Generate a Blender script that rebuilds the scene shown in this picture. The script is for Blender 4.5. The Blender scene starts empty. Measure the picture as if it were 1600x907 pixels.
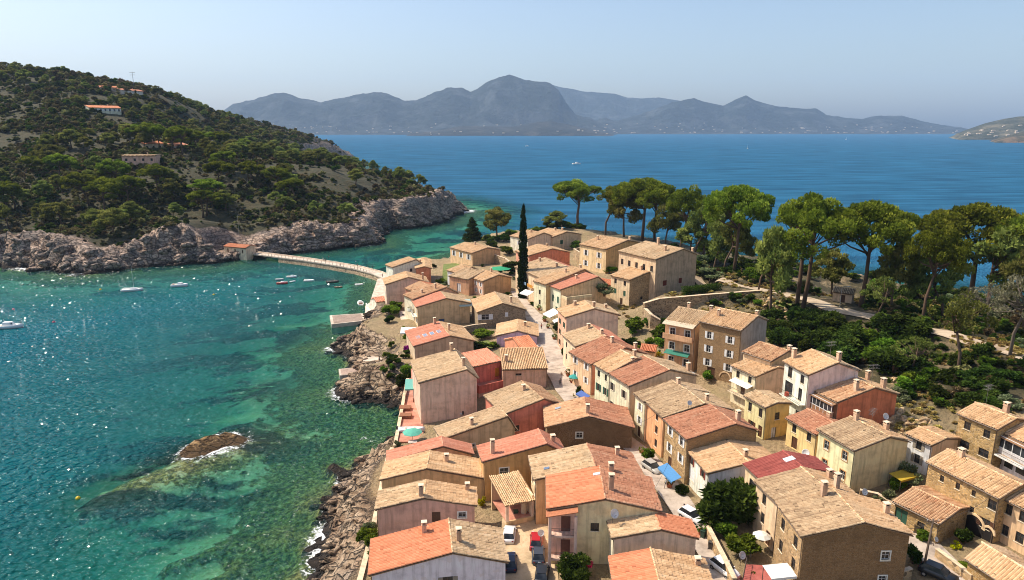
import bpy, math, random
import numpy as np
from math import radians, sin, cos, pi
from mathutils import Vector, Matrix

# ------------------------------------------------------------------ camera, sky, sun, exposure
SC = bpy.context.scene
COL = SC.collection
CAM_Z, LENS, PITCH = 64.0, 24.0075, radians(13.3)
cam_data = bpy.data.cameras.new('camera')
cam = bpy.data.objects.new('camera', cam_data); COL.objects.link(cam)
cam.location = (0, 0, CAM_Z); cam.rotation_euler = (radians(90) - PITCH, 0, 0)
cam_data.lens = LENS; cam_data.sensor_width = 36; cam_data.clip_start = 1; cam_data.clip_end = 60000
SC.camera = cam

SUN_EL = radians(52); SUN_AZ = math.atan2(-0.955, 0.30)      # azimuth from +Y towards +X
world = bpy.data.worlds.new('World'); SC.world = world; world.use_nodes = True
wn = world.node_tree
sky = wn.nodes.new('ShaderNodeTexSky'); sky.sky_type = 'NISHITA'; sky.sun_disc = False
sky.sun_elevation = SUN_EL; sky.sun_rotation = SUN_AZ
sky.altitude = 60; sky.air_density = 1.0; sky.dust_density = 2.6; sky.ozone_density = 1.4
wn.links.new(sky.outputs[0], wn.nodes['Background'].inputs[0])
wn.nodes['Background'].inputs[1].default_value = 0.145

sd = bpy.data.lights.new('sun', 'SUN'); sd.energy = 4.6; sd.angle = radians(0.53); sd.color = (1, .90, .75)
sun = bpy.data.objects.new('sun', sd); COL.objects.link(sun)
sdir = Vector((sin(SUN_AZ) * cos(SUN_EL), cos(SUN_AZ) * cos(SUN_EL), sin(SUN_EL)))
sun.rotation_euler = sdir.to_track_quat('Z', 'Y').to_euler(); sun.location = (-200, 100, 300)

vs = SC.view_settings
vs.view_transform = 'Standard'; vs.look = 'None'; vs.gamma = 1; vs.exposure = 0.33; vs.use_curve_mapping = False
cy = SC.cycles
cy.max_bounces = 8; cy.diffuse_bounces = 4; cy.glossy_bounces = 2; cy.transmission_bounces = 2
cy.transparent_max_bounces = 12; cy.volume_bounces = 1; cy.use_denoising = True; cy.filter_width = 1.0
cy.sample_clamp_indirect = 4; cy.caustics_reflective = False; cy.caustics_refractive = False

# ------------------------------------------------------------------ survey: photograph pixel + known height (or distance) -> metres
FPX = 1600 * LENS / 36; _c, _s = cos(PITCH), sin(PITCH)
def at(px, py, z):
    u = (px - 800) / FPX; v = (py - 453.5) / FPX
    t = (CAM_Z - z) / (_s + v * _c)
    return Vector((u * t, (_c - v * _s) * t, z))
def at_y(px, py, Y):
    u = (px - 800) / FPX; v = (py - 453.5) / FPX
    t = Y / (_c - v * _s)
    return Vector((u * t, Y, CAM_Z - (_s + v * _c) * t))

# ------------------------------------------------------------------ small helpers
RNG = random.Random(7)
def lin(c):
    return c / 12.92 if c <= .04045 else ((c + .055) / 1.055) ** 2.4
def hexc(s, k=1.0):
    s = s.lstrip('#'); return tuple(min(1, lin(int(s[i:i + 2], 16) / 255) * k) for i in (0, 2, 4)) + (1,)

def tag(o, label=None, cat=None, group=None, kind=None):
    if label: o['label'] = label
    if cat: o['category'] = cat
    if group: o['group'] = group
    if kind: o['kind'] = kind
    return o
def empty(name, loc=(0, 0, 0), rz=0.0):
    o = bpy.data.objects.new(name, None); COL.objects.link(o)
    o.location = loc; o.rotation_euler = (0, 0, rz); o.empty_display_size = .2
    return o
def link(name, mesh, parent=None, loc=None, rot=None, scale=None):
    o = bpy.data.objects.new(name, mesh); COL.objects.link(o)
    if parent is not None: o.parent = parent
    if loc is not None: o.location = loc
    if rot is not None: o.rotation_euler = rot
    if scale is not None: o.scale = scale
    return o
def np_mesh(name, V, Fs, mats, smooth=False, tint=None, midx=None):
    """V (n,3); Fs (m,k) faces of one size; tint: per-face float"""
    me = bpy.data.meshes.new(name)
    V = np.asarray(V, np.float32); Fs = np.asarray(Fs, np.int32); m, k = Fs.shape
    me.vertices.add(len(V)); me.vertices.foreach_set('co', V.ravel())
    me.loops.add(m * k); me.loops.foreach_set('vertex_index', Fs.ravel())
    me.polygons.add(m); me.polygons.foreach_set('loop_start', np.arange(0, m * k, k, dtype=np.int32))
    if smooth: me.polygons.foreach_set('use_smooth', np.ones(m, bool))
    for mt in (mats if isinstance(mats, (list, tuple)) else [mats]): me.materials.append(mt)
    if midx is not None: me.polygons.foreach_set('material_index', np.asarray(midx, np.int32))
    if tint is not None:
        a = me.attributes.new('tint', 'FLOAT', 'FACE'); a.data.foreach_set('value', np.asarray(tint, np.float32))
    me.update(calc_edges=True)
    return me
class MB:
    """collects boxes, quads and tubes into one mesh"""
    def __init__(s): s.v = []; s.f = []
    def box(s, a, b):
        x0, y0, z0 = (min(a[i], b[i]) for i in range(3)); x1, y1, z1 = (max(a[i], b[i]) for i in range(3)); n = len(s.v)
        s.v += [(x0, y0, z0), (x1, y0, z0), (x1, y1, z0), (x0, y1, z0), (x0, y0, z1), (x1, y0, z1), (x1, y1, z1), (x0, y1, z1)]
        s.f += [tuple(n + i for i in q) for q in ((0, 3, 2, 1), (4, 5, 6, 7), (0, 1, 5, 4), (1, 2, 6, 5), (2, 3, 7, 6), (3, 0, 4, 7))]
        return s
    def poly(s, pts):
        n = len(s.v); s.v += [tuple(p) for p in pts]; s.f.append(tuple(range(n, n + len(pts)))); return s
    def slab(s, pts, th):
        """closed plate: polygon pts (top, counter-clockwise) and its copy th below"""
        n = len(s.v); k = len(pts); s.v += [tuple(p) for p in pts] + [(p[0], p[1], p[2] - th) for p in pts]
        s.f.append(tuple(range(n, n + k))); s.f.append(tuple(n + k + i for i in reversed(range(k))))
        for i in range(k):
            j = (i + 1) % k; s.f.append((n + i, n + k + i, n + k + j, n + j))
        return s
    def tube(s, pts, rads, k=6, cap=True):
        n0 = len(s.v); m = len(pts)
        for i, p in enumerate(pts):
            p = Vector(p); d = (Vector(pts[min(i + 1, m - 1)]) - Vector(pts[max(i - 1, 0)])).normalized()
            a = d.orthogonal().normalized() if abs(d.z) < .95 else Vector((1, 0, 0)); a = (a - d * a.dot(d)).normalized(); b = d.cross(a)
            r = rads[i] if hasattr(rads, '__len__') else rads
            for j in range(k):
                t = 2 * pi * j / k; s.v.append(tuple(p + (a * cos(t) + b * sin(t)) * r))
        for i in range(m - 1):
            for j in range(k):
                q = (j + 1) % k; s.f.append((n0 + i * k + j, n0 + i * k + q, n0 + (i + 1) * k + q, n0 + (i + 1) * k + j))
        if cap:
            s.f.append(tuple(n0 + j for j in reversed(range(k)))); s.f.append(tuple(n0 + (m - 1) * k + j for j in range(k)))
        return s
    def lathe(s, prof, k=12, c=(0, 0, 0)):
        n0 = len(s.v); m = len(prof)
        for r, z in prof:
            for j in range(k): t = 2 * pi * j / k; s.v.append((c[0] + r * cos(t), c[1] + r * sin(t), c[2] + z))
        for i in range(m - 1):
            for j in range(k):
                q = (j + 1) % k; s.f.append((n0 + i * k + j, n0 + i * k + q, n0 + (i + 1) * k + q, n0 + (i + 1) * k + j))
        return s
    def loft(s, rings, cap=True):
        """rings: lists of equal length, closed"""
        n0 = len(s.v); k = len(rings[0])
        for r in rings: s.v += [tuple(p) for p in r]
        for i in range(len(rings) - 1):
            for j in range(k):
                q = (j + 1) % k; s.f.append((n0 + i * k + j, n0 + i * k + q, n0 + (i + 1) * k + q, n0 + (i + 1) * k + j))
        if cap:
            s.f.append(tuple(n0 + j for j in reversed(range(k)))); s.f.append(tuple(n0 + (len(rings) - 1) * k + j for j in range(k)))
        return s
    def mesh(s, name, mat, smooth=False):
        me = bpy.data.meshes.new(name); me.from_pydata(s.v, [], s.f)
        if mat: me.materials.append(mat)
        if smooth:
            for p in me.polygons: p.use_smooth = True
        me.update(); return me
    def build(s, name, mat, parent=None, smooth=False, loc=None, rot=None):
        return link(name, s.mesh(name, mat, smooth), parent, loc, rot)

# ------------------------------------------------------------------ procedural materials
def nodes(name):
    m = bpy.data.materials.new(name); m.use_nodes = True; nt = m.node_tree
    return m, nt, nt.nodes['Principled BSDF'], nt.links.new
def nd(nt, typ, **kw):
    n = nt.nodes.new('ShaderNode' + typ)
    for k, v in kw.items():
        if k in n.inputs and not hasattr(n, k): n.inputs[k].default_value = v
        elif hasattr(n, k): setattr(n, k, v)
        else: n.inputs[k.replace('_', ' ')].default_value = v
    return n
def ramp(nt, fac, stops, interp='LINEAR'):
    r = nt.nodes.new('ShaderNodeValToRGB'); r.color_ramp.interpolation = interp; e = r.color_ramp.elements
    while len(e) < len(stops): e.new(.5)
    for i, (p, c) in enumerate(stops): e[i].position = p; e[i].color = c if hasattr(c, '__len__') else (c, c, c, 1)
    if fac is not None: nt.links.new(fac, r.inputs[0])
    return r.outputs[0]
def mixc(nt, a, b, fac, mode='MIX'):
    m = nt.nodes.new('ShaderNodeMix'); m.data_type = 'RGBA'; m.blend_type = mode
    for s_, v in ((m.inputs[6], a), (m.inputs[7], b), (m.inputs[0], fac)):
        if isinstance(v, bpy.types.NodeSocket): nt.links.new(v, s_)
        else: s_.default_value = v
    return m.outputs[2]
def noise(nt, scale, detail=4, rough=.55, vec=None, dist=0.0):
    n = nd(nt, 'TexNoise'); n.inputs['Scale'].default_value = scale; n.inputs['Detail'].default_value = detail
    n.inputs['Roughness'].default_value = rough; n.inputs['Distortion'].default_value = dist
    if vec is not None: nt.links.new(vec, n.inputs['Vector'])
    return n.outputs['Fac']
def coord(nt, kind='Object', scale=(1, 1, 1), rot=(0, 0, 0)):
    t = nd(nt, 'TexCoord'); mp = nd(nt, 'Mapping'); mp.inputs['Scale'].default_value = scale; mp.inputs['Rotation'].default_value = rot
    nt.links.new(t.outputs[kind], mp.inputs['Vector']); return mp.outputs[0]
def bump(nt, h, strength=.4, dist=.05, normal=None):
    b = nd(nt, 'Bump'); b.inputs['Strength'].default_value = strength; b.inputs['Distance'].default_value = dist
    nt.links.new(h, b.inputs['Height'])
    if normal is not None: nt.links.new(normal, b.inputs['Normal'])
    return b.outputs[0]
def math_(nt, op, a, b=None, c=None):
    m = nd(nt, 'Math'); m.operation = op
    for i, v in enumerate((a, b, c)):
        if v is None: continue
        if isinstance(v, bpy.types.NodeSocket): nt.links.new(v, m.inputs[i])
        else: m.inputs[i].default_value = v
    return m.outputs[0]
def attr(nt, name):
    a = nd(nt, 'Attribute'); a.attribute_name = name; return a.outputs['Fac']

_M = {}
def plain(c, rough=.6, metal=0.0, var=.12, key=None):
    k = ('plain', c, rough, metal)
    if k in _M: return _M[k]
    m, nt, b, L = nodes(key or 'paint')
    n = noise(nt, 3.0, 5, vec=coord(nt)); base = hexc(c) if isinstance(c, str) else c
    dark = tuple(x * (1 - var * 2.2) for x in base[:3]) + (1,)
    L(ramp(nt, n, [(.3, dark), (.6, base)]), b.inputs['Base Color'])
    b.inputs['Roughness'].default_value = rough; b.inputs['Metallic'].default_value = metal
    _M[k] = m; return m
def plaster(c):
    k = ('plaster', c)
    if k in _M: return _M[k]
    m, nt, b, L = nodes('plaster'); base = hexc(c); lum = sum(base[:3]) / 3; base = tuple(min(.80, (x * .92 + lum * .08) * 1.34 * q) for x, q in zip(base[:3], (1.03, 1.0, .95))) + (1,); base = tuple(.92 * x + .08 * w_ for x, w_ in zip(base[:3], (.74, .64, .54))) + (1,)
    g = tuple(x * .66 for x in base[:3]) + (1,); w = tuple(min(.85, x * 1.12 + .015) for x in base[:3]) + (1,)
    n1 = noise(nt, .55, 6, .6, coord(nt)); col = ramp(nt, n1, [(.30, g), (.5, base), (.72, w)])
    n2 = noise(nt, 1.0, 6, .65, coord(nt, scale=(1.7, 1.7, .14)))                       # rain streaks
    st = ramp(nt, n2, [(.47, 0.0), (.72, .65)]); col = mixc(nt, col, (base[0] * .42, base[1] * .40, base[2] * .38, 1), st)
    n3 = noise(nt, .9, 3, .5, coord(nt, scale=(1, 1, .8))); pt = ramp(nt, n3, [(.60, 0.0), (.64, .5)])
    col = mixc(nt, col, (base[0] * .8 + .05, base[1] * .74 + .04, base[2] * .66 + .03, 1), pt)   # patched render
    L(col, b.inputs['Base Color']); b.inputs['Roughness'].default_value = .92
    L(bump(nt, noise(nt, 14, 4, .6, coord(nt)), .35, .03), b.inputs['Normal'])
    _M[k] = m; return m
def stone(c='#b09468', scale=2.6, mortar='#b9a384', con=1.0, zs=1.5):
    k = ('stone', c, scale, mortar, con)
    if k in _M: return _M[k]
    m, nt, b, L = nodes('rubble_stone'); base = hexc(c)
    co = coord(nt, scale=(1, 1, zs))
    wn_ = nd(nt, 'TexNoise'); wn_.inputs['Scale'].default_value = 1.6; L(co, wn_.inputs['Vector'])
    vm = nd(nt, 'VectorMath', operation='MULTIPLY_ADD'); L(wn_.outputs['Color'], vm.inputs[0]); vm.inputs[1].default_value = (.35, .35, .35); L(co, vm.inputs[2])
    v = nd(nt, 'TexVoronoi'); v.inputs['Scale'].default_value = scale; L(vm.outputs[0], v.inputs['Vector'])
    e = nd(nt, 'TexVoronoi'); e.feature = 'DISTANCE_TO_EDGE'; e.inputs['Scale'].default_value = scale; L(vm.outputs[0], e.inputs['Vector'])
    sep = nd(nt, 'SeparateColor'); L(v.outputs['Color'], sep.inputs[0])
    def f(q, r_=1, b_=1): q = 1 + (q - 1) * con; return (base[0] * q, base[1] * q * r_, base[2] * q * b_, 1)
    cell = ramp(nt, sep.outputs[0], [(0, f(.42)), (.3, f(.75, .95, .85)), (.6, f(1.0)), (.85, f(1.3, .97, .9)), (1, f(1.5, 1, 1))])
    mo = hexc(mortar); mo = tuple(a * con + b_ * .9 * (1 - con) for a, b_ in zip(mo, base)); col = mixc(nt, mo, cell, ramp(nt, e.outputs['Distance'], [(.02, 0.0), (.09, 1.0)]))
    n1 = noise(nt, .35, 5, .6, coord(nt)); col = mixc(nt, col, (base[0] * .45, base[1] * .42, base[2] * .38, 1), ramp(nt, n1, [(.5, 0.0), (.75, .55)]))
    L(col, b.inputs['Base Color']); b.inputs['Roughness'].default_value = .95
    L(bump(nt, ramp(nt, e.outputs['Distance'], [(0, 0.0), (.15, 1.0)]), .6, .06), b.inputs['Normal'])
    _M[k] = m; return m
TILE = {  # colours of single canal tiles, darkest (lichen, and shade painted into the channels) to lightest
    'pale':   ['#584a3a', '#9f8463', '#c4a37c', '#d6b891', '#e4caa6', '#c79d76'],
    'buff':   ['#614d3a', '#b08a63', '#cfa67a', '#dcb78c', '#e8c9a1', '#cf9d70'],
    'mixed':  ['#533f31', '#a17450', '#c3946d', '#d0a880', '#dcba93', '#ba7a55'],
    'red':    ['#523c30', '#9a674b', '#b87d5d', '#c68f6e', '#d3a786', '#b06b4d'],
    'orange': ['#8a553b', '#b96f4c', '#ce825b', '#d9926a', '#e2a37d', '#c4734d'],
    'salmon': ['#8c5b49', '#bd785c', '#cf886a', '#d89779', '#e0a68a', '#c57e62'],
    'grey':   ['#40372d', '#7a6b56', '#9d8b71', '#b39e80', '#c7b191', '#957c5f'],
    'old':    ['#4c3e30', '#8f7558', '#b39573', '#c8ab86', '#d8bd98', '#ad8861'],
    'maroon': ['#642d28', '#8d453d', '#9c4e44', '#a8584d', '#b46458', '#843c35'],
}
def _warm(c, k=1.0):
    r, g, b, a = hexc(c, k); return (r, g, b * 1.0, a)
def tiles(pal):
    k = ('tiles', pal)
    if k in _M: return _M[k]
    m, nt, b, L = nodes('canal_tiles_' + pal); P = TILE[pal]; hexc = (lambda c, k=1.0: _warm(c, k)) if pal not in ('maroon',) else globals()['hexc']
    t = attr(nt, 'tint')
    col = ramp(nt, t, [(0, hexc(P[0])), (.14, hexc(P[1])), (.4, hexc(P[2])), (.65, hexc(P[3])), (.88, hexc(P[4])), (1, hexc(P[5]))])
    n1 = noise(nt, .45, 6, .65, coord(nt)); p1 = hexc(P[1], .72); p4 = hexc(P[4])
    col = mixc(nt, col, p1, ramp(nt, n1, [(.5, 0.0), (.72, .6 if pal not in ('orange', 'salmon') else .3)]))
    n2 = noise(nt, 7, 3, .6, coord(nt)); col = mixc(nt, col, hexc(P[0]), ramp(nt, n2, [(.58, 0.0), (.72, .5 if pal not in ('orange', 'salmon', 'maroon') else .15)]))
    n3 = noise(nt, .22, 3, .5, coord(nt)); col = mixc(nt, col, p4, ramp(nt, n3, [(.5, 0.0), (.7, .35)]))
    L(col, b.inputs['Base Color']); b.inputs['Roughness'].default_value = .9
    L(bump(nt, noise(nt, 20, 3, .6, coord(nt)), .3, .02), b.inputs['Normal'])
    _M[k] = m; return m
def leaf(c1, c2, c3, key, trans=.3, hue=.05):
    k = ('leaf', key)
    if k in _M: return _M[k]
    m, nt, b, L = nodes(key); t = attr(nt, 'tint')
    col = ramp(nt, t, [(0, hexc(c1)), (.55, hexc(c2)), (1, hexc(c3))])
    oi = nd(nt, 'ObjectInfo'); hs = nd(nt, 'HueSaturation'); L(col, hs.inputs['Color'])
    L(math_(nt, 'MULTIPLY_ADD', oi.outputs['Random'], hue, .5 - hue / 2), hs.inputs['Hue'])
    L(math_(nt, 'MULTIPLY_ADD', oi.outputs['Random'], .6, .75), hs.inputs['Value'])
    d = nd(nt, 'BsdfDiffuse'); tr = nd(nt, 'BsdfTranslucent'); mx = nd(nt, 'MixShader'); mx.inputs[0].default_value = trans
    L(hs.outputs[0], d.inputs[0]); L(hs.outputs[0], tr.inputs[0]); L(d.outputs[0], mx.inputs[1]); L(tr.outputs[0], mx.inputs[2])
    L(mx.outputs[0], nt.nodes['Material Output'].inputs[0]); nt.nodes.remove(b)
    _M[k] = m; return m
def glass():
    if 'glass' in _M: return _M['glass']
    m, nt, b, L = nodes('window_glass'); n = noise(nt, .7, 2, vec=coord(nt, 'Object'))
    L(ramp(nt, n, [(.35, (.012, .014, .017, 1)), (.65, (.05, .055, .06, 1))]), b.inputs['Base Color'])
    b.inputs['Roughness'].default_value = .12; _M['glass'] = m; return m

# ------------------------------------------------------------------ noise in numpy (terrain relief)
def _hash(ix, iy, seed):
    h = (ix.astype(np.int64) * 374761393 + iy.astype(np.int64) * 668265263 + seed * 974711) & 0x7fffffff
    h = ((h ^ (h >> 13)) * 1274126177) & 0x7fffffff
    return ((h ^ (h >> 16)) & 0xffff) / 65535.0
def vnoise(x, y, seed=0):
    ix, iy = np.floor(x), np.floor(y); fx, fy = x - ix, y - iy
    fx = fx * fx * fx * (fx * (fx * 6 - 15) + 10); fy = fy * fy * fy * (fy * (fy * 6 - 15) + 10)
    a, b = _hash(ix, iy, seed), _hash(ix + 1, iy, seed); c, d = _hash(ix, iy + 1, seed), _hash(ix + 1, iy + 1, seed)
    return (a + (b - a) * fx) * (1 - fy) + (c + (d - c) * fx) * fy
def fbm(x, y, oct=4, seed=0, ridged=False):
    t = np.zeros_like(x); amp = .5; f = 1.0
    for o in range(oct):
        n = vnoise(x * f, y * f, seed + o * 17)
        t += amp * ((1 - np.abs(2 * n - 1)) if ridged else n); amp *= .5; f *= 2.03
    return t
def sstep(a, b, x):
    t = np.clip((x - a) / (b - a), 0, 1); return t * t * (3 - 2 * t)
def sdist(poly, X, Y):
    """signed distance to a closed polygon, positive inside"""
    d2 = np.full(X.shape, 1e12); inside = np.zeros(X.shape, bool); n = len(poly)
    for i in range(n):
        x0, y0 = poly[i][:2]; x1, y1 = poly[(i + 1) % n][:2]; dx, dy = x1 - x0, y1 - y0
        t = np.clip(((X - x0) * dx + (Y - y0) * dy) / (dx * dx + dy * dy + 1e-9), 0, 1)
        d2 = np.minimum(d2, (X - x0 - t * dx) ** 2 + (Y - y0 - t * dy) ** 2)
        if dy != 0:
            c = ((y0 > Y) != (y1 > Y)) & (X < x0 + (Y - y0) * dx / dy); inside ^= c
    return np.where(inside, 1, -1) * np.sqrt(d2)
def seg_d(x0, y0, x1, y1, X, Y):
    dx, dy = x1 - x0, y1 - y0; t = np.clip(((X - x0) * dx + (Y - y0) * dy) / (dx * dx + dy * dy + 1e-9), 0, 1)
    return np.hypot(X - x0 - t * dx, Y - y0 - t * dy)

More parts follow.
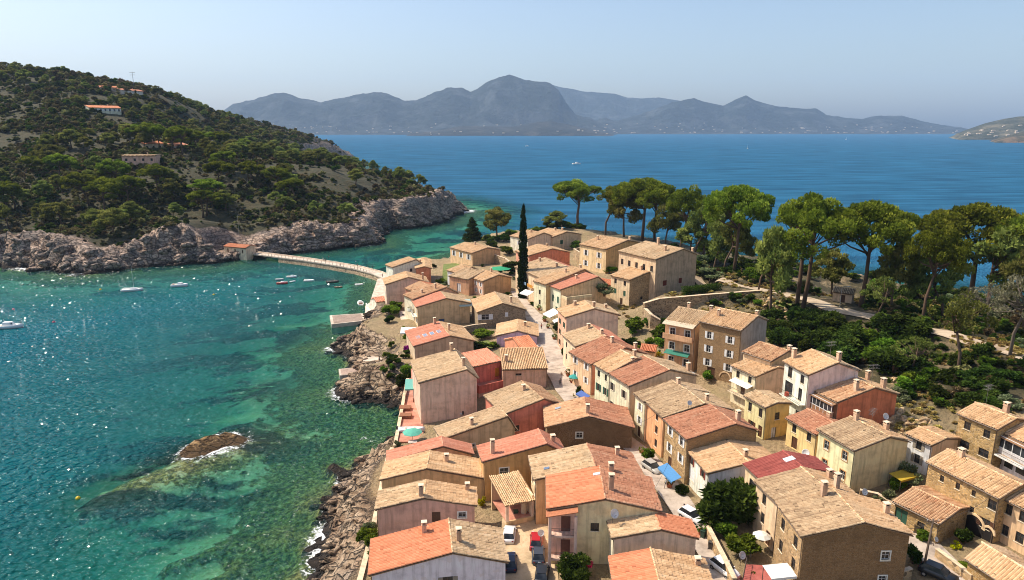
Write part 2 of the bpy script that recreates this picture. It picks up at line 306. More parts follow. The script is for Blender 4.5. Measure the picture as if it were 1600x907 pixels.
# ================================================================== HOUSES: survey table
# key, A (eave corner nearest), R (ridge over that gable), B (other eave of that gable), F (far end of A's eave),
# base row under A (or ('z', eave height)), ground height, wall gable, wall facade, tiles A-side, tiles B-side, label
HT = [
 ('h1', (581,897),(707,866),(788,871),(594,843),('z',12.5),6,'p#c9c3cf','p#c9c3cf','orange','pale','large white-walled house with half orange, half buff roof at the bottom edge by the sea'),
 ('h2', (590,795),(663,780),(741,785),(603,768),('z',12.2),6,'p#b98c78','p#b98c78','pale','buff','mauve-pink rendered house just behind the white-walled house by the sea'),
 ('h3', (597,749),(667,738),(756,747),(606,722),('z',10.5),6,'p#c2a06a','p#c2a06a','buff','buff','low ochre house with ribbed buff roof on the sea wall behind the mauve house'),
 ('h4', (608,720),(692,700),(735,705),(617,705),('z',9.5),6,'p#c99a7a','p#c99a7a','salmon','salmon','low waterfront house with a plain salmon roof beside the beige lean-to house'),
 ('h5', (692,686),(789,661),(800,664),(692,667),713,7,'p#b39c78','p#c9b08a','pale','pale','long beige house with a single pale roof slope climbing to the red wall'),
 ('h6', (789,647),(854,629),(885,640),(740,622),687,7.5,'p#b8644c','p#b8644c','pale','mixed','brick-red gabled house with pale roof beside the beige lean-to house'),
 ('h7', (757,721),(852,698),(880,705),(757,697),779,7.3,'p#b08748','p#b08748','salmon','salmon','ochre house with salmon roof, big chimney and arched door in the small court'),
 ('h10',(838,749),(931,729),(1000,741),(833,714),('z',15.3),8,'p#b08a58','p#c9b08a','pale','red','tall house with pale left slope and weathered red right slope behind the orange-roofed house'),
 ('h9', (859,794),(946,781),(1030,801),(852,744),('z',16.2),8,'p#d8b98f','p#d8a797','orange','red','tall cream house with bright orange roof and stacked pink balconies'),
 ('h11',(960,840),(1033,829),(1088,841),(951,813),('z',14.5),8.2,'p#d0ae94','p#d9c2a8','pale','orange','pinkish beige gabled house with half pale, half orange roof beside the lower street'),
 ('h12',(966,930),(1032,918),(1118,935),(955,871),('z',13.5),8.5,'p#d3b79a','p#d3b79a','orange','buff','house cut by the bottom edge with orange left slope and buff right slope'),
 ('h13',(855,667),(920,651),(988,668),(852,637),705,8,'q#75593c','p#b9a07c','mixed','red','dark brown stone gabled house with weathered roof at the street bend'),
 ('h14',(1075,686),(1150,663),(1183,674),(1039,655),('z',17.3),9.3,'q#a3845a','s#b29163','red','red','stone street house with weathered red roof above the blue awning'),
 ('h15',(1038,652),(1101,631),(1145,642),(1010,628),717,9,'p#bb9668','p#c98f5c','old','pale','orange-ochre street house with grey lichened roof'),
 ('h15a',(1009,627),(1070,608),(1110,616),(987,616),690,9,'p#cdb391','p#d7c2a2','old','pale','narrow cream street house between the orange-ochre and pale terraces'),
 ('h16',(985,603),(1044,577),(1085,585),(953,579),668,9,'p#b7a287','p#d8c4a6','red','pale','pale cream terrace house with broad weathered red roof on the street'),
 ('h17',(953,582),(996,561),(1040,570),(925,570),645,9,'p#c3ab89','p#dbc7a8','buff','pale','pale terrace house with buff roof and green shutters on the street'),
 ('h18',(925,569),(973,542),(1005,551),(901,549),618,9,'p#b8785a','p#d3a57e','red','red','peach street house with weathered red roof above the shop awning'),
 ('h19',(901,541),(944,524),(968,532),(891,522),590,9,'p#b8a180','p#cdb798','pale','salmon','small street house with dull pale roof below the mauve-grey gable'),
 ('h20',(885,496),(928,482),(965,491),(875,483),555,9,'p#c8b29e','p#cf977a','buff','pale','big street house with blank mauve-grey gable and salmon facade'),
 ('h21',(876,453),(928,439),(940,442),(864,443),493,9.5,'p#c9ab80','p#dccbb0','salmon','salmon','cream street house with green shutters and walled roof terrace'),
 ('h22',(853,445),(906,428),(922,431),(847,438),487,9.5,'p#c3a06b','p#dac5a3','buff','pale','narrow cream street house with ochre side wall up the street'),
 ('h23',(845,435),(885,420),(905,424),(827,416),478,9.5,'p#c5a884','p#cfae8c','pale','salmon','street house with pale roof and yellow balcony beside the cypress'),
 ('h24',(827,400),(860,390),(885,393),(815,392),('z',16),9.5,'p#b8694c','p#c7886a','buff','buff','red-orange house with buff roof right behind the cypress'),
 ('h25',(864,371),(882,363),(901,365),(844,364),392,10,'p#c3a987','p#d0b28d','buff','pale','farthest beige house with a green shutter below the seaside hedge'),
 ('h25b',(825,374),(845,366),(855,368),(806,368),397,10,'p#cdb096','p#d6c3ae','buff','buff','small pinkish house behind the cypress at the top of the village'),
 ('h26',(947,390),(975,377),(1000,379),(917,381),428,12,'p#c79c5c','p#cfae80','buff','pale','square ochre house with white-framed windows below the umbrella pines'),
 ('h27',(1025,406),(1062,391),(1080,396),(976,392),472,12,'p#b49b7d','p#c5a985','pale','pale','tallest grey-beige stone block with big blank side wall above the retaining wall'),
 ('h27w',(984,438),(1012,428),(1030,430),(957,430),480,11,'s#ad9470','p#cbb18d','buff','buff','stone wing with green shutters in front of the tallest stone block'),
 ('h28',(747,488),(786,475),(822,486),(731,470),513,8,'s#8d7c66','s#a08d73','buff','pale','long grey rubble-stone house with pale roof in the middle of the village'),
 ('h29',(648,541),(701,528),(736,529),(646,517),567,7,'p#a48f74','p#b9a283','salmon','buff','stone-grey seafront house with four skylights in its salmon slope'),
 ('h30',(657,598),(727,581),(742,586),(654,564),662,6.5,'p#c9a993','p#c9a993','pale','pale','big seafront house with a blank pinkish wall and pale roof'),
 ('h32',(855,575),None,(9.0,1.0,1.7),(786,577),('z',13.0),8.5,'p#c7a284','p#c9a184','buff','buff','beige house with steep ribbed buff roof facing down to the street corner'),
 ('h31',(783,563),None,(6.5,1.0,.9),(737,573),('z',13.6),7.5,'p#bd6450','p#bd6450','salmon','salmon','red terrace house with a yellow door and walled balcony'),
 ('h33',(841,546),(806,532),(776,541),(846,538),('z',12.0),8.5,'p#c07a55','p#c07a55','orange','orange','low house with orange gable roof squeezed below the lilac house'),
 ('h34',(776,525),(808,518),(839,527),(774,507),542,8,'p#b9a6c4','p#b9a6c4','buff','buff','small lilac-walled gabled house beside the street'),
 ('h36',(603,445),(638,433),(668,441),(602,436),475,6,'p#bba794','p#c9b7a0','buff','buff','tall blank beige house at the end of the causeway'),
 ('h37',(614,418),(646,409),(655,411),(613,413),('z',14),7,'p#d9cabb','p#d9cabb','buff','buff','small white house behind the blank beige house near the causeway'),
 ('h38',(650,420),(664,417),(673,419),(652,406),('z',13.5),7,'p#b0663f','p#b0663f','buff','buff','small rust-brown house facing the strait beside the white one'),
 ('h39',(650,457),(672,446),(690,450),(637,450),('z',12.4),7,'p#bf7b58','p#bf7b58','mixed','orange','low house with half buff, half orange roof behind the balcony house'),
 ('h40',(646,468),(694,453),(710,456),(642,460),('z',13.8),7,'p#c99f7f','p#d7bfa5','mixed','pale','narrow house with peach roof strip behind the salmon-roofed house'),
 ('h41',(652,480),(697,466),(733,473),(648,469),512,7,'p#b79a72','p#cbb089','salmon','pale','beige house with salmon left slope and round balcony above the terraces'),
 ('h42',(755,440),(779,430),(799,434),(732,432),463,9,'p#b78f62','p#dba48b','buff','buff','pink-fronted house with brown side wall in the far village'),
 ('h43',(717,427),(735,419),(742,421),(704,422),453,8,'p#b58f6a','p#e0dcd8','buff','buff','white-fronted house with dark blue shutters near the strait'),
 ('h44',(732,437),(745,426),(750,427),(718,429),('z',14.0),8.2,'p#b98d66','p#b4855f','pale','pale','brown house with a white door joined to the white-fronted house'),
 ('h45',(738,396),(757,389),(774,389),(714,386),416,9,'p#b99465','p#c7a479','buff','buff','lone tan house at the far point of the village by the water'),
 ('h46',(1087,510),(1106,488),(1118,492),(1041,501),582,12,'p#b78c60','p#c39468','pale','pale','tan house with top-floor balcony and green awning beside the tall stone house'),
 ('h47',(1159,516),(1183,494),(1197,500),(1095,501),602,12.5,'p#9a8d80','q#8f7250','buff','buff','tall brown rubble-stone house with white shutters and arched doorway'),
 ('h48u',(1206,564),(1230,548),(1243,552),(1164,549),('z',22.2),13,'p#b99d6f','p#c9b08c','mixed','mixed','upper cream house with brown roof behind its lower lean-to'),
 ('h48',(1182,588),(1215,577),(1235,578),(1146,571),645,13,'p#c4a886','p#d6bf9f','buff','buff','cream house with white balcony awning between stone house and yellow house'),
 ('h49',(1198,636),(1212,628),(1227,627),(1173,617),688,12.5,'p#d4a954','p#dcbf88','pale','pale','small bright yellow house with dark windows'),
 ('h50',(1265,585),(1310,567),(1342,579),(1226,564),('z',23.9),13,'p#c9b6b0','p#d9cbbd','buff','pale','tallest white house with recessed balconies on the right'),
 ('h51',(1310,628),(1367,606),(1403,616),(1265,606),662,17,'p#bd6432','p#b98d6a','mixed','buff','terracotta-orange house with long glazed veranda'),
 ('h52',(1277,679),(1310,665),(1330,670),(1231,653),722,13,'p#d6ae74','p#dcb070','red','red','apricot house with red tile roof below the terracotta one'),
 ('h53',(1337,703),(1391,684),(1421,690),(1278,671),772,12,'p#d2b784','p#dfc698','old','buff','cream yellow house with lichen-grey roof and brown-framed windows'),
 ('h54',(1457,695),(1475,686),(1494,684),(1421,677),742,14,'p#c9a680','p#d8d2d2','buff','buff','small white house with buff roof by the courtyard'),
 ('h55',(1560,670),(1590,655),(1615,662),(1496,646),735,16,'s#b0925f','s#b0925f','buff','buff','large stone house with ribbed roof at the right edge'),
 ('h56',(1622,700),(1648,684),(1668,690),(1561,667),('z',21.6),15.5,'p#c9bfc6','p#cfc6cc','buff','buff','white house with glazed upper veranda cut by the right edge'),
 ('h57',(1563,777),(1597,758),(1622,765),(1450,721),850,12.5,'s#b0905c','s#bb9a66','buff','buff','long rubble-stone barn house with red and buff roof'),
 ('h57b',(1640,812),(1672,792),(1690,798),(1566,776),('z',18.6),12.5,'p#b5946a','p#c2a077','buff','buff','plastered end of the stone row with barred windows at the right edge'),
 ('h58',(1469,817),(1494,796),(1512,790),(1404,781),852,12,'s#a5834f','s#b99a66','mixed','mixed','small stone outbuilding with dark green doors by the road'),
 ('h59',(1612,935),(1634,908),(1660,915),(1521,870),('z',15.0),12,'s#a5834f','s#a5834f','buff','buff','low carport with bright buff roof in the bottom right corner'),
 ('h60',(1192,750),(1253,729),(1300,738),(1168,725),820,10.5,'p#c9ac88','p#cfae84','maroon','maroon','house with dark red ribbed metal roof and white skylight'),
 ('h61',(1217,785),(1287,762),(1328,768),(1192,751),865,10,'p#b4956e','p#c6a985','old','buff','beige stone house with twin chimneys between red metal roof and big stone gable'),
 ('h62',(1256,837),(1349,815),(1420,833),(1219,785),930,10,'q#8a6a44','s#b09066','old','buff','big brown stone gable house with two white-framed windows in the foreground'),
 ('h63',(1108,739),(1170,724),(1222,730),(1075,700),790,9.8,'p#cfc6cb','p#dccfc0','buff','buff','white-gabled house with buff roof beside the dark fig tree'),
 ('a2',(1023,549),None,(4.0,.5,.7),(1004,547),('z',13.6),11,'p#cdb391','p#cdb391','orange','orange','tiny orange-roofed shed in the yard below the retaining wall'),
 ('a3',(1356,662),None,(4.5,.96,.7),(1300,668),('z',17.2),14,'p#b98d6a','p#b98d6a','red','red','low red lean-to roof in front of the terracotta house'),
 ('a6',(603,470),None,(5.0,.5,.9),(588,472),('z',5.2),2.2,'p#d8c8b8','p#d8c8b8','salmon','salmon','tiny white hut with red roof on the quay'),
 ('a9',(958,446),None,(6.0,.5,.9),(934,443),('z',14.4),11,'p#d3b9a2','p#d3b9a2','orange','orange','small orange-roofed annex behind the bougainvillea'),
 ('h64',(384,388),None,(6.5,.5,.9),(350,385),('z',6.2),3.2,'p#cda98c','p#d3b79c','orange','orange','small boathouse with orange roof at the foot of the headland'),
]
HS = {}
for key, A, R, B, Fp, by, zb, mw, mf, t1, t2, label in HT:
    ze = by[1] if isinstance(by, tuple) else at_y(A[0], A[1], at(A[0], by, zb).y).z
    a = at(*A, ze); f = at(*Fp, ze); v = (f - a); Ln = v.xy.length
    if R is None:
        W, t, rise = B; yv = math.atan2(v.y, v.x); yu = yv - pi / 2
    else:
        b = at(*B, ze); u = (b - a); W = u.xy.length
        r0 = at_y(*R, 1.0); d = (r0 - Vector((0, 0, CAM_Z))); nx, ny = -u.y, u.x
        k = (a.x * nx + a.y * ny) / (d.x * nx + d.y * ny); r = Vector((0, 0, CAM_Z)) + d * k
        t = max(.3, min(.9, ((r.x - a.x) * u.x + (r.y - a.y) * u.y) / W / W)); rise = r.z - ze
        yu, yv = math.atan2(u.y, u.x), math.atan2(v.y, v.x)
        dev = (yv - yu - pi / 2 + pi) % (2 * pi) - pi; wu = Ln / (Ln + W); yu += dev * wu
        rise = max(.2 * W * max(t, 1 - t), min(.42 * W * max(t, 1 - t), rise))
    HS[key] = dict(a=a, yaw=yu, W=W, L=max(Ln, 3.2), ze=ze, zb=zb, t=t, rise=rise, mw=mw, mf=mf, t1=t1, t2=t2, label=label)

# ================================================================== TERRAIN
VP = [(-33,30),(-30,70),(-28,87),(-29,91),(-29,96),(-31,100),(-32,108),(-31,113),(-31,119),(-29,125),(-26,128),(-26,132),(-22.5,139),(-22.5,149),(-30,152),(-37,154),
      (-43,158),(-44,163),(-40,170),(-46,186),(-54,195),(-52,204),(-49,213),(-51,224),(-46,236),(-47,248),(-50,262),(-53,275),(-55,293),(-48,306),(-34,313),(-30,330),(-27,350),
      (-18,372),(20,384),(60,362),(85,335),(110,300),(140,272),(159,250),(172,233),(220,222),(320,222),(520,240),(520,-60),(-40,-60)]
LP = [(-700,330),(-420,322),(-300,320),(-243,318),(-222,315),(-197,303),(-185,307),(-180,315),(-166,322),(-147,327),(-134,338),(-120,351),(-103,363),(-90,374),(-76,384),
      (-79,405),(-83,430),(-80,446),(-66,447),(-49,476),(-42,524),(-37,545),(-55,590),(-90,650),(-160,720),(-235,820),(-256,920),(-262,1050),(-250,1157),(-300,1320),(-560,1560),(-1700,1900),(-1700,330)]
VC = []
def vc(px, py, z): p = at(px, py, z); VC.append((p.x, p.y, z))
for k_, h_ in HS.items():
    if k_ == 'h64': continue
    cu, su = cos(h_['yaw']), sin(h_['yaw'])
    for fu, fv in ((.5, .5), (0, 0), (0, 1), (1, 0)):
        VC.append((h_['a'].x + cu * h_['W'] * fu - su * h_['L'] * fv, h_['a'].y + su * h_['W'] * fu + cu * h_['L'] * fv, h_['zb']))
for q in [(1210,460,19),(1280,470,19.5),(1350,490,20),(1420,505,20),(1500,525,20.5),(1600,548,21),(1150,430,19),(1100,425,17),
          (1050,400,15),(950,372,14),(900,360,13),(870,352,12),(780,378,9),(1230,510,15.5),(1300,540,15.5),(1380,560,15),(1440,580,17),(1500,600,17.5),(1430,650,17),(1560,600,19),(1480,620,17.5),(1600,640,20),
          (1090,455,17),(1160,455,18),(1010,505,11),(1060,500,12),(1130,490,14.5),(815,450,9.5),(835,490,9),(850,540,8.8),(870,585,8.6),(1010,735,8.8),(1060,800,9),(1095,870,9.5),(825,870,7.5),(810,840,7.5),
          (1140,850,9.5),(1190,890,10.2),(1440,870,12),(1500,905,12),(1430,830,12.2),(1390,740,13),(620,690,6),(640,620,6.3),(650,600,6.5),(635,500,5.5),(625,470,5),(600,440,3.2),(650,490,6.5),(760,510,8),(755,545,8),
          (1130,905,9.8),(1480,905,12),(1340,900,10.5),(600,860,5.5),(612,800,5.5),(700,420,5),(690,440,7),(780,420,9.5),(640,430,5)]: vc(*q)
VC += [(120, 60, 16), (200, 100, 22), (200, 160, 22), (300, 100, 25), (40, 40, 10), (0, 40, 8), (-20, 45, 6), (150, 200, 8), (120, 205, 9), (180, 190, 10), (95, 222, 9), (60, 275, 10), (30, 330, 10), (260, 180, 12), (150, 180, 15), (110, 186, 16), (125, 225, 3), (180, 212, 3), (200, 175, 14), (80, 250, 7)]
VC += [(45, 190, 17.0), (52, 191, 17.6), (60, 192, 18), (68, 194, 18.4), (48, 196, 16.5), (56, 198, 17.4), (64, 201, 17.6)]
VC = np.array(VC)
def vill(X, Y):
    out = np.zeros(X.size); x, y = X.ravel(), Y.ravel()
    for i in range(0, x.size, 20000):
        d2 = (x[i:i + 20000, None] - VC[None, :, 0]) ** 2 + (y[i:i + 20000, None] - VC[None, :, 1]) ** 2 + 6.0
        w = d2 ** -2.0; out[i:i + 20000] = (w * VC[None, :, 2]).sum(1) / w.sum(1)
    return out.reshape(X.shape)
HC = [(0,116,760),(60,119,760),(110,129,750),(200,147,740),(250,162,760),(300,176,800),(350,190,850),(400,203,950),(450,213,1000),(500,218,1080),(530,229,1110),(550,243,1130),
      (0,165,640),(100,165,620),(160,178,610),(240,186,680),(320,206,780),(0,225,520),(100,225,500),(200,230,510),(300,228,600),(380,240,650),(0,285,440),(80,285,430),(215,262,450),(300,246,490),(370,250,515),
      (0,335,385),(100,335,380),(200,335,390),(300,325,400),(350,305,420),(420,305,425),(430,266,470),(500,264,490),(560,277,500),(600,288,510),(640,299,525),(690,318,535),(20,375,338),(100,372,330),(200,380,345),
      (520,286,455),(548,300,458),(590,303,472),(640,312,502),(480,300,432),(450,330,402),(440,225,800),(420,240,720),(470,250,600)]
HC = np.array([tuple(at_y(*q)) for q in HC] + [(-700, 500, 70), (-700, 900, 140), (-1200, 1000, 150), (-600, 1200, 90), (-1200, 500, 90), (-420, 1250, 60), (-420, 350, 22), (-700, 350, 25)])
def tps(P, X, Y):
    n = len(P); S = 100.0; x, y = P[:, 0] / S, P[:, 1] / S
    def U(d2): return np.where(d2 > 0, d2 * np.log(d2 + 1e-12), 0)
    A_ = np.zeros((n + 3, n + 3)); A_[:n, :n] = U((x[:, None] - x) ** 2 + (y[:, None] - y) ** 2) + np.eye(n) * .05
    A_[:n, n] = 1; A_[:n, n + 1] = x; A_[:n, n + 2] = y; A_[n:, :n] = A_[:n, n:].T
    w = np.linalg.solve(A_, np.concatenate([P[:, 2], [0, 0, 0]])); out = np.zeros(X.size); xr, yr = X.ravel() / S, Y.ravel() / S
    for i in range(0, xr.size, 30000):
        a, b = xr[i:i + 30000], yr[i:i + 30000]
        out[i:i + 30000] = U((a[:, None] - x) ** 2 + (b[:, None] - y) ** 2) @ w[:n] + w[n] + w[n + 1] * a + w[n + 2] * b
    return out.reshape(X.shape)
# reefs: segment in the water (pixels on the surface), half width, crest height relative to the surface
REEF = [(150,775,300,722,6.0,-.8),(235,750,408,690,8.0,-.3),(296,706,368,688,3.4,.75),(312,702,350,684,2.6,1.5),(375,765,425,750,1.2,-1.2),(270,870,360,838,2.2,-1.0),(330,900,372,880,2.0,-.6),(352,658,400,650,2.4,-1.3),(405,672,452,664,2.2,-1.0),
        (450,688,510,678,2.2,-.8),(440,512,520,508,2.4,-1.0),(470,545,500,540,4.0,-.8),(420,560,470,540,3.0,-1.6),(380,615,430,600,2.5,-1.8),(470,790,510,770,2.2,-.4),(400,840,450,826,1.5,-.5),(480,860,500,850,1.6,.4),(455,900,490,880,2,-.2),
        (575,392,612,386,2.0,-.3),(570,398,620,396,1.6,-.5),(20,420,60,424,2.5,.3),(100,432,150,428,2.5,.2),(520,730,540,745,1.6,.5)]
_RF = []
for a0, b0, a1, b1, w_, h_ in REEF:
    p, q = at(a0, b0, 0), at(a1, b1, 0); _RF.append((p.x, p.y, q.x, q.y, w_, h_))
P_BEACH = at(585, 566, 2); P_BOAT = at(378, 390, 3.2)
def height(X, Y):
    """ground or sea-bed height; also how far inside the shore of either land"""
    wob = (fbm(X / 9, Y / 9, 3, 5) - .45) * 6.0 + (fbm(X / 3.1, Y / 3.1, 2, 9) - .38) * 2.4
    dv0 = sdist(VP, X, Y); dl0 = sdist(LP, X, Y)
    built = np.exp(-((X + 52) ** 2 + (Y - 285) ** 2) / 300)
    dv = dv0 + wob * .55 * (1 - built); dl = dl0 + wob * np.clip(1 + np.abs(Y - 380) / 300, 1, 2.2)
    Z = np.full(X.shape, -14.0)
    # sea bed
    dmin = -np.maximum(dv, dl); bed = -.25 - np.clip(dmin, 0, 400) * (.075 + .05 * sstep(-30, -90, X)) - .9 * sstep(0, 4, dmin)
    bed = np.maximum(bed, -15) + (fbm(X / 7, Y / 7, 4, 31, True) - .55) * 1.5 * sstep(0, 6, dmin) * sstep(70, 20, dmin) + (fbm(X / 2.2, Y / 2.2, 2, 33, True) - .5) * .5 * sstep(60, 10, dmin)
    bed = np.minimum(bed, -.12 + .05 * fbm(X, Y, 2, 3))
    rr = fbm(X / 2.4, Y / 2.4, 3, 41, True)
    for x0, y0, x1, y1, w_, h_ in _RF:
        d = seg_d(x0, y0, x1, y1, X, Y) / w_ + (rr - .5) * .8; m = d < 2.2
        k = np.exp(-(d[m].clip(0) ** 2.2)); bed[m] = np.maximum(bed[m], bed[m] * (1 - k) + (h_ - .4 + (rr[m] - .45) * (1.6 if h_ < .5 else 3.6)) * k)
    Z = bed
    crag = fbm((X * .8 + Y * .6) / 4.0, (Y * .8 - X * .6) / 11.0, 4, 51, True); fine = fbm(X / 2.3, Y / 2.3, 3, 57, True)
    # village
    m = dv > -.5
    xv, yv, d = X[m], Y[m], dv[m]; hv = vill(xv, yv)
    prof = .1 + d.clip(0) * .75 + (crag[m] - .52) * 6.5 * sstep(0, 5, d) + (fine[m] - .5) * 3.0 * sstep(-.5, 3, d)
    bz = np.exp(-((xv - P_BEACH.x) ** 2 / 45 + (yv - P_BEACH.y) ** 2 / 110)); prof = prof * (1 - bz) + 2.0 * bz; hv = hv * (1 - bz) + 2.0 * bz
    rough_right = sstep(60, 90, xv) * sstep(215, 160, yv) * 0 + sstep(12, 22, d) * 0
    hv = hv + (fbm(xv / 6, yv / 6, 3, 61) - .45) * .5 + rough_right
    k = .6; z = np.minimum(hv, prof) ; Z[m] = np.maximum(Z[m], z)
    # headland
    m = dl > -.5
    xl, yl, d = X[m], Y[m], dl[m]; hl = tps(HC, xl, yl) + (fbm(xl / 45, yl / 45, 3, 71) - .45) * 7 + (fbm(xl / 9, yl / 9, 3, 73) - .45) * 2.2
    steep = 1.25 + 1.0 * vnoise(xl / 26, yl / 26, 77) + .8 * np.exp(-((xl + 70) ** 2 + (yl - 455) ** 2) / 2200)
    prof = .1 + d.clip(0) * steep + (crag[m] - .5) * 8 * sstep(0, 6, d) + (fine[m] - .5) * 5.0 * sstep(-.5, 3, d)
    tt = sstep(8, 30, d); hl = np.maximum(hl, (8 + 11 * vnoise(xl / 32, yl / 32, 79)) * sstep(-1, 9, d) * sstep(700, 560, yl))
    z = np.minimum(hl, prof); z = np.where(prof < hl + 14, z + ((crag[m] - .5) * 5 + (fine[m] - .5) * 3.0) * sstep(1, 6, d) * (1 - tt), z)
    bb = np.clip(1.9 * np.exp(-((xl - P_BOAT.x + 4) ** 2 / 130 + (yl - P_BOAT.y + 3) ** 2 / 130)), 0, 1); z = z * (1 - bb) + 3.0 * bb
    Z[m] = np.maximum(Z[m], z)
    return Z, dv, dl
def grow(a, b, n, p=1.5):
    t = np.linspace(0, 1, n + 1)[1:] ** p; return a + (b - a) * t
XS = np.concatenate([grow(-700, -1700, 24, 1.3)[::-1], np.arange(-700, -250, 6), np.arange(-250, -60, 1.25), np.arange(-60, -15, .62), np.arange(-15, 205, 1.4), grow(205, 520, 26)])
YS = np.concatenate([np.arange(-60, 50, 8), np.arange(50, 76, 1.5), np.arange(76, 262, .75), np.arange(262, 480, 1.25), np.arange(480, 640, 2.5), np.arange(640, 900, 5), grow(900, 1900, 50, 1.2)])
GX, GY = np.meshgrid(XS, YS); GZ, GDV, GDL = height(GX, GY)
def ground(x, y):
    """bilinear height on the terrain grid"""
    i = int(np.clip(np.searchsorted(XS, x) - 1, 0, len(XS) - 2)); j = int(np.clip(np.searchsorted(YS, y) - 1, 0, len(YS) - 2))
    fx = (x - XS[i]) / (XS[i + 1] - XS[i]); fy = (y - YS[j]) / (YS[j + 1] - YS[j])
    return float((GZ[j, i] * (1 - fx) + GZ[j, i + 1] * fx) * (1 - fy) + (GZ[j + 1, i] * (1 - fx) + GZ[j + 1, i + 1] * fx) * fy)
def on(px, py, z=None):
    """where the sight line through a photograph pixel meets the ground"""
    u = (px - 800) / FPX; v = (py - 453.5) / FPX; d = np.array([u, _c - v * _s, -(_s + v * _c)])
    t = np.concatenate([np.arange(45, 400, .5), np.arange(400, 1500, 2.0)]); X, Y, Z = d[0] * t, d[1] * t, CAM_Z + d[2] * t
    i = np.clip(np.searchsorted(XS, X) - 1, 0, len(XS) - 2); j = np.clip(np.searchsorted(YS, Y) - 1, 0, len(YS) - 2); hit = np.nonzero(np.maximum(GZ[j, i], 0) >= Z)[0]
    k = t[hit[0]] if len(hit) else 750.0
    x, y = d[0] * k, d[1] * k; return Vector((x, y, ground(x, y)))

def rock_mat(name, dark, mid, light, soil, wetc='#2b2118'):
    m, nt, b, L = nodes(name); g = nd(nt, 'NewGeometry'); sp = nd(nt, 'SeparateXYZ'); L(g.outputs['Position'], sp.inputs[0])
    co = coord(nt, 'Object'); st = coord(nt, 'Object', (.35, .35, 1.2), (.35, .25, .6))
    n1 = noise(nt, .16, 8, .65, co); n2 = noise(nt, .5, 8, .7, st, .6); n3 = noise(nt, 1.6, 6, .65, co)
    rock = ramp(nt, n2, [(.28, hexc(dark)), (.43, hexc(mid)), (.56, hexc(light)), (.72, hexc(mid, 1.1))])
    rock = mixc(nt, rock, hexc('#b08a6c'), ramp(nt, n1, [(.48, 0.0), (.68, .7)]))
    rock = mixc(nt, rock, hexc('#6f6a66'), ramp(nt, noise(nt, .09, 5, .6, co), [(.5, 0.0), (.64, .65)]))
    vo = nd(nt, 'TexVoronoi'); vo.feature = 'DISTANCE_TO_EDGE'; vo.inputs['Scale'].default_value = .55; dv_ = nd(nt, 'VectorMath', operation='MULTIPLY_ADD'); nn = nd(nt, 'TexNoise'); nn.inputs['Scale'].default_value = .5; nn.inputs['Detail'].default_value = 5; L(co, nn.inputs['Vector'])
    L(nn.outputs['Color'], dv_.inputs[0]); dv_.inputs[1].default_value = (2.6, 2.6, 2.6); L(coord(nt, 'Object', (.6, 1.3, 1.1), (.3, .2, .5)), dv_.inputs[2]); L(dv_.outputs[0], vo.inputs['Vector'])
    crack = ramp(nt, vo.outputs['Distance'], [(0.0, 0.0), (.10, 1.0)])
    rock = mixc(nt, hexc(dark, .6), rock, ramp(nt, crack, [(0, .25), (1, 1.0)]))
    wet = math_(nt, 'ADD', sp.outputs[2], math_(nt, 'MULTIPLY_ADD', n3, -4.2, 1.3))
    rock = mixc(nt, hexc(wetc), rock, ramp(nt, wet, [(.15, 0.0), (1.0, 1.0)]))
    gs = ramp(nt, n3, [(.3, hexc(soil[0])), (.5, hexc(soil[1])), (.7, hexc(soil[2]))])
    gs = mixc(nt, gs, hexc(soil[3]), ramp(nt, n1, [(.42, 0.0), (.62, 1.0)]))
    gs = mixc(nt, gs, hexc('#3f3a1f'), math_(nt, 'MULTIPLY', attr(nt, 'weed'), ramp(nt, n2, [(.36, .25), (.5, .95)])))
    k = attr(nt, 'rock'); k = math_(nt, 'ADD', k, math_(nt, 'MULTIPLY_ADD', n3, .8, -.4)); k = ramp(nt, k, [(.35, 0.0), (.6, 1.0)])
    L(mixc(nt, gs, rock, k), b.inputs['Base Color']); b.inputs['Roughness'].default_value = .95
    hb = math_(nt, 'ADD', math_(nt, 'MULTIPLY', n2, 1.6), math_(nt, 'MULTIPLY', n3, .7))
    hb = math_(nt, 'ADD', hb, math_(nt, 'MULTIPLY', crack, math_(nt, 'MULTIPLY', k, 1.0)))
    L(bump(nt, hb, 1.0, 1.0), b.inputs['Normal']); return m
def bed_mat():
    m, nt, b, L = nodes('sea_bed'); co = coord(nt, 'Object'); k = attr(nt, 'rock')
    n1 = noise(nt, .33, 7, .65, co); n2 = noise(nt, 1.3, 6, .7, co); n3 = noise(nt, .03, 5, .6, coord(nt, 'Object', (.75, 1.8, 1), (0, 0, .35)))
    rock = ramp(nt, n2, [(.34, hexc('#1a170c')), (.46, hexc('#544d28')), (.56, hexc('#92814a')), (.68, hexc('#bca972'))])
    sand = ramp(nt, n1, [(.3, hexc('#b3b58a')), (.7, hexc('#e2dcc0'))])
    kk = ramp(nt, math_(nt, 'ADD', k, math_(nt, 'MULTIPLY_ADD', n1, 2.2, -1.1)), [(.32, 0.0), (.55, 1.0)])
    col = mixc(nt, sand, rock, kk)
    weed = ramp(nt, math_(nt, 'ADD', n3, math_(nt, 'MULTIPLY', n1, .16)), [(.565, 0.0), (.615, 1.0)])
    col = mixc(nt, col, hexc('#10160c'), math_(nt, 'MULTIPLY', weed, attr(nt, 'weed')))
    L(col, b.inputs['Base Color']); b.inputs['Roughness'].default_value = 1
    L(bump(nt, n2, 1.0, .6), b.inputs['Normal']); return m
M_ROCK = rock_mat('limestone', '#463829', '#94795f', '#cdb395', ('#7d6a4e', '#a38a68', '#bda37d', '#96845f'))
M_HILL = rock_mat('headland_rock', '#3f3833', '#948072', '#d0b5a0', ('#2a2817', '#453e25', '#62563a', '#34361d'))
